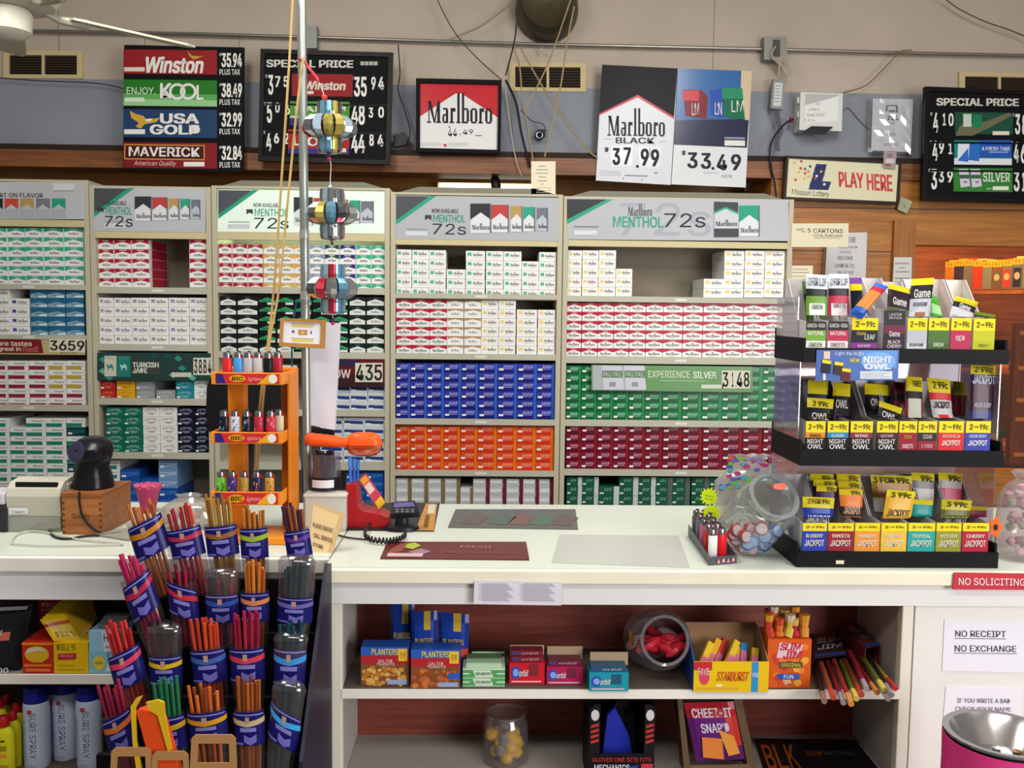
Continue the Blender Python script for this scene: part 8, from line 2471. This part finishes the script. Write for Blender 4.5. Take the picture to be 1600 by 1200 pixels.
incense(0, (205, 814, 262, 866), .30, ['#a8581c', '#b8642a', '#8f4a1c'], 786, 'orange incense sleeve leftmost in the top row', '#b8781c', 9, 930, slx=.1)
incense(0, (265, 824, 318, 868), .22, ['#8a1420', '#a01c24', '#8a1420', '#c03a24'], 792, 'dark red incense sleeve second in the top row', '#a82c48', 8, 930)
incense(0, (322, 820, 372, 866), .12, ['#8f6420', '#a87a2c', '#7f5418'], 774, 'mustard brown incense sleeve third in the top row', '#8a5a2c', 11, 930)
incense(0, (376, 824, 419, 870), .05, ['#b06a28', '#8a5a20'], 796, 'amber incense sleeve fourth in the top row', '#8fae2c', 8, 930)
incense(0, (446, 828, 486, 868), .16, ['#2a1c38', '#5a2a34', '#8a4a24'], 790, 'purple-brown incense sleeve rightmost in the top row', '#5a2f8a', 9, 930)
incense(1, (197, 905, 246, 960), .34, ['#a0164a', '#b01c52'], 872, 'magenta incense sleeve leftmost in the second row', '#a82444', 8, 1030, slx=.14)
incense(1, (264, 912, 309, 962), .12, ['#8a1634', '#5a1020'], 892, 'wine red incense sleeve second in the second row', '#b8283c', 6, 1010, slx=-.18)
incense(1, (322, 926, 373, 970), .03, ['#2a1a2c', '#a8205a'], 908, 'nearly empty incense sleeve with puffed clear top in the second row', '#2f4a9a', 4, 1010, clear_top=36)
incense(1, (377, 924, 421, 968), .02, ['#b06420', '#c07428', '#9a5018'], 878, 'copper orange incense sleeve fourth in the second row', '#c87a4a', 9, 1010)
incense(1, (434, 930, 489, 970), -.04, ['#123c44', '#0f3038'], 880, 'teal incense sleeve rightmost in the second row', '#6a5a9a', 9, 1010, clear_top=60)
incense(2, (173, 1016, 226, 1068), .26, ['#a82020', '#b82a24', '#901818'], 976, 'bright red incense sleeve leftmost in the third row', '#c83a5a', 9, 1120, slx=.1)
incense(2, (234, 1022, 285, 1066), .04, ['#151418', '#1c1a20'], 968, 'black incense sleeve with yellow stripe in the third row', '#c8a41c', 10, 1120, clear_top=46)
incense(2, (300, 1012, 354, 1062), .10, ['#b0381c', '#c0441e', '#a02c18'], 968, 'orange-red incense sleeve third in the third row', '#3a5aa0', 10, 1120)
incense(2, (360, 1010, 414, 1062), .04, ['#90143a', '#a01c34', '#7f1030'], 958, 'crimson incense sleeve fourth in the third row', '#c0384a', 9, 1120)
incense(2, (428, 1010, 478, 1068), -.04, ['#0f3a48', '#12303c'], 978, 'blue-green incense sleeve rightmost in the third row', '#3a8ad0', 7, 1120, clear_top=20)
incense(3, (164, 1116, 212, 1170), .26, ['#7a1434', '#8a1a3a'], 1068, 'maroon incense sleeve leftmost in the bottom row', '#c8642c', 8, 1230, slx=.1)
incense(3, (240, 1116, 292, 1166), .12, ['#14603a', '#1a6a44'], 1066, 'green incense sleeve second in the bottom row', '#c8a01c', 8, 1230)
incense(3, (294, 1108, 356, 1154), .10, ['#b0541c', '#7a3a18', '#c06424'], 1074, 'rust orange incense sleeve third in the bottom row', '#c8901c', 9, 1230)
incense(3, (366, 1108, 414, 1160), .04, ['#8f4a1c', '#a0561e', '#6a3414'], 1060, 'cinnamon incense sleeve fourth in the bottom row', '#b8a47c', 10, 1230)
incense(3, (420, 1106, 470, 1160), -.12, ['#123038', '#1a2a30'], 1070, 'dark incense sleeve with pale blue stripe in the bottom row', '#3a9ad8', 6, 1230, clear_top=40, slx=-.2)
# orange and yellow cutter and tan hang cards at the foot of the stand
Yc = 1.775
t = thing('box_cutter', atY(240, 1200, Yc), 'orange and yellow plastic cutter hanging before the incense stand', 'cutter')
g = MB(); g.pslab([(213, 1112), (222, 1109), (244, 1114), (254, 1122), (282, 1212), (240, 1212)], Yc, .02, M('#d0481c', .35)); g.build('orange_body', t, bevel=.005)
g = MB(); g.pslab([(228, 1098), (246, 1094), (256, 1098), (258, 1120), (268, 1172), (262, 1174), (246, 1118), (232, 1110)], Yc + .0005 - .006, .0055, M('#c9a41c', .35)); g.pslab([(204, 1104), (212, 1092), (222, 1088), (220, 1092), (211, 1108), (213, 1160), (222, 1212), (214, 1212), (207, 1160)], Yc - .0055, .0055, M('#c9a41c', .35)); g.build('yellow_clip', t)
def hangcard(x0, y0, x1, y1, label, Yh, rot=0):
    g = MB(); m = M('#a3794a', .6)
    w = (x1 - x0) * .17; yb = y1 + 60
    P = lambda x, y: (x, y + rot * (x - x0))
    hx0, hx1, hy0, hy1 = x0 + w, x1 - w, y0 + 14, y1
    c = 6
    o = [(x0, yb), (x0 + 2, y0 + c), (x0 + c + 2, y0), (x1 - c - 2, y0), (x1 - 2, y0 + c), (x1, yb)]
    for q in ([(x0 + 2, y0 + c), (x0 + c + 2, y0), (x1 - c - 2, y0), (x1 - 2, y0 + c), (hx1, hy0), (hx0, hy0)], [(x0 + 2, y0 + c), (hx0, hy0), (hx0 - 1, hy1), (x0, hy1)], [(hx1, hy0), (x1 - 2, y0 + c), (x1, hy1), (hx1 + 1, hy1)], [(x0, hy1), (x1, hy1), (x1, yb), (x0, yb)]):
        g.pslab([P(*a) for a in q], Yh, .0025, m)
    return tag(g.build('hang_card'), label, 'hang card', 'tan cardboard hang cards')


hangcard(172, 1168, 238, 1206, 'left tan cardboard hang card with square hole below the incense stand', 1.768)
hangcard(236, 1174, 296, 1212, 'low middle tan hang card overlapping the orange cutter', 1.766)
hangcard(297, 1148, 370, 1192, 'highest tan hang card under the rust orange incense', 1.764)

# ================================================================ cigar room beyond the opening
t = thing('wall_shelf', atY(1570, 470, 5.9), 'orange-lit wooden shelf seen through the opening at upper right', 'shelf', 'cigar room shelves')
wl = WOOD('#b8702c', '#8a4a18', 'X', .45, 4, name='shelf_board')
def run(xa, ya, Ya, xb, yb, Yb, n): return [atY(xa, ya, Ya), atY(xb, yb, Yb)]
def board(x, ya, Ya, xb, yb, Yb, t, dep=.3):
    a, b = atY(x, ya, Ya), atY(xb, yb, Yb); b.z = a.z
    d = (b - a).normalized(); nn = Vector((d.y, -d.x, 0)) * -dep
    if nn.y < 0: nn = -nn
    g = MB(); th = Vector((0, 0, .022))
    q = [a, b, b + nn, a + nn]
    g.slab([p + th for p in q][::-1], q[::-1], wl); g.build('board', t)
    return a + th, b + th, d, nn
a, b, d, nn = board(1474, 460, 6.35, 1680, 456, 5.62, t)
CB = ['#c9781c', '#b86a1c', '#d8902c', '#8a4a1c', '#c03a1c', '#3a2a44', '#c8a03c', '#7a7a6a', '#6f7568', '#80806c', '#7a6a5a']
L = (b - a).length; n = 13
for k in range(n):
    w_ = L / n
    p = a + d * (w_ * k) + Vector((0, 0, .0006)) + nn * .03
    h = .2 + .01 * math.sin(k)
    T = thing('cigar_box', p + d * w_ * .5, f'orange-lit cigar box, {ORD[k + 1]} from the left on the shelf beyond the opening', 'cigar box', 'cigar boxes beyond the opening')
    ux = d * (w_ - .003); up = Vector((0, 0, h)); nv = nn * .5
    g = MB(); f = [p, p + up, p + ux + up, p + ux]; g.slab(f, [q + nv for q in f], M(CB[(k * 5) % 11] if k < 7 else CB[7 + k % 3], .4))
    g.frect(p, ux, up, 0, .8, 1, 1, M('#d8b01c'), .001); g.ftext(p, ux, up, '99', .2, .84, .8, .96, M('#5a3a10'), .0016)
    if k in (5, 6, 7): g.frect(p, ux, up, .1, .1, .9, .7, M(('#6a5a44', '#c03a1c', '#2a2440')[k - 5]), .001); g.face(p, ux, up, [(.5 + .3 * math.cos(2 * PI * i / 10), .45 + .12 * math.sin(2 * PI * i / 10)) for i in range(10)], M('#c8b48c'), .0016)
    g.frect(p, ux, up, .0, .0, 1, .06, M('#7a4a1c'), .0012)
    g.build('carton', T)
    q0 = p + up + Vector((0, 0, .0005)); g = MB()
    f = [q0 + nv * .3, q0 + nv * .3 + Vector((0, 0, .012)), q0 + ux + nv * .3 + Vector((0, 0, .012)), q0 + ux + nv * .3]; g.slab(f, [q + nv * .6 for q in f], M(('#d8b42c', '#c8a01c', '#c0441c', '#d8c07c')[k % 4], .4)); g.build('top_packs', T)
t = thing('wall_shelf', atY(1585, 575, 5.9), 'middle wooden shelf with flat packs seen through the opening', 'shelf', 'cigar room shelves')
a, b, d, nn = board(1500, 580, 6.3, 1690, 566, 5.62, t)
for k in range(5):
    p = a + d * (.25 + .14 * k) + Vector((0, 0, .0006)) + nn * .05
    for j in range(3):
        g = MB(); X = frame(p + nn * .4 + Vector((0, 0, .009 + .0165 * j)), d, (0, 0, 1)); g.box(-.06, .06, -.09, .09, -.008, .008, M(('#a8541c', '#c8842c', '#d0c0a0')[(k + j) % 3], .4), X)
        tag(g.build('cigar_pack'), f'flat cigar pack, {ORD[3 - j]} down in {ORD[k + 1]} pile on the middle shelf', 'cigar pack', 'flat packs beyond the opening')
t = thing('wall_shelf', atY(1585, 690, 5.9), 'lowest wooden shelf with green and pink packs seen through the opening', 'shelf', 'cigar room shelves')
a, b, d, nn = board(1500, 706, 6.3, 1690, 692, 5.62, t)
for k, c in enumerate(('#3a6a4a', '#b84a6a', '#7a4a2c', '#8a5a34', '#6a3a24', '#2a2024', '#a8541c')):
    p = a + d * (.2 + .105 * k) + Vector((0, 0, .0006)) + nn * .05
    h = (.16, .1, .12, .11, .12, .15, .1)[k]
    g = MB(); X = frame(p + nn * .3, d, (0, 0, 1)); g.box(-.046, .046, -.06, .06, 0, h, M(c, .4), X); g.box(-.04, .04, -.0612, -.0602, h * .5, h * .8, M('#c8a878', .4), X)
    tag(g.build('cigar_carton', bevel=.006), f'{("green", "pink", "brown", "tan", "russet", "black", "orange")[k]} carton on the lowest shelf beyond the opening', 'cigar box', 'cartons on the lowest shelf')
t = thing('drawer_cabinet', atY(1610, 700, 5.6), 'dark reddish wooden drawer cabinet at the far right edge beyond the opening', 'cabinet')
x0 = atY(1582, 600, 5.56).x
g = MB(); g.box(x0, x0 + .5, 5.55, 5.6, .7, atY(1590, 505, 5.55).z, WOOD('#6a2f14', '#4a1f0c', 'Z', .45, 4)); g.build('body', t)
for y in (520, 575, 625, 655, 710):
    g = MB(); z = atY(1590, y, 5.55).z; g.box(x0 + .02, x0 + .3, 5.538, 5.5495, z - .012, z + .012, M('#b07a3c', .4)); g.build('label_holder', t)
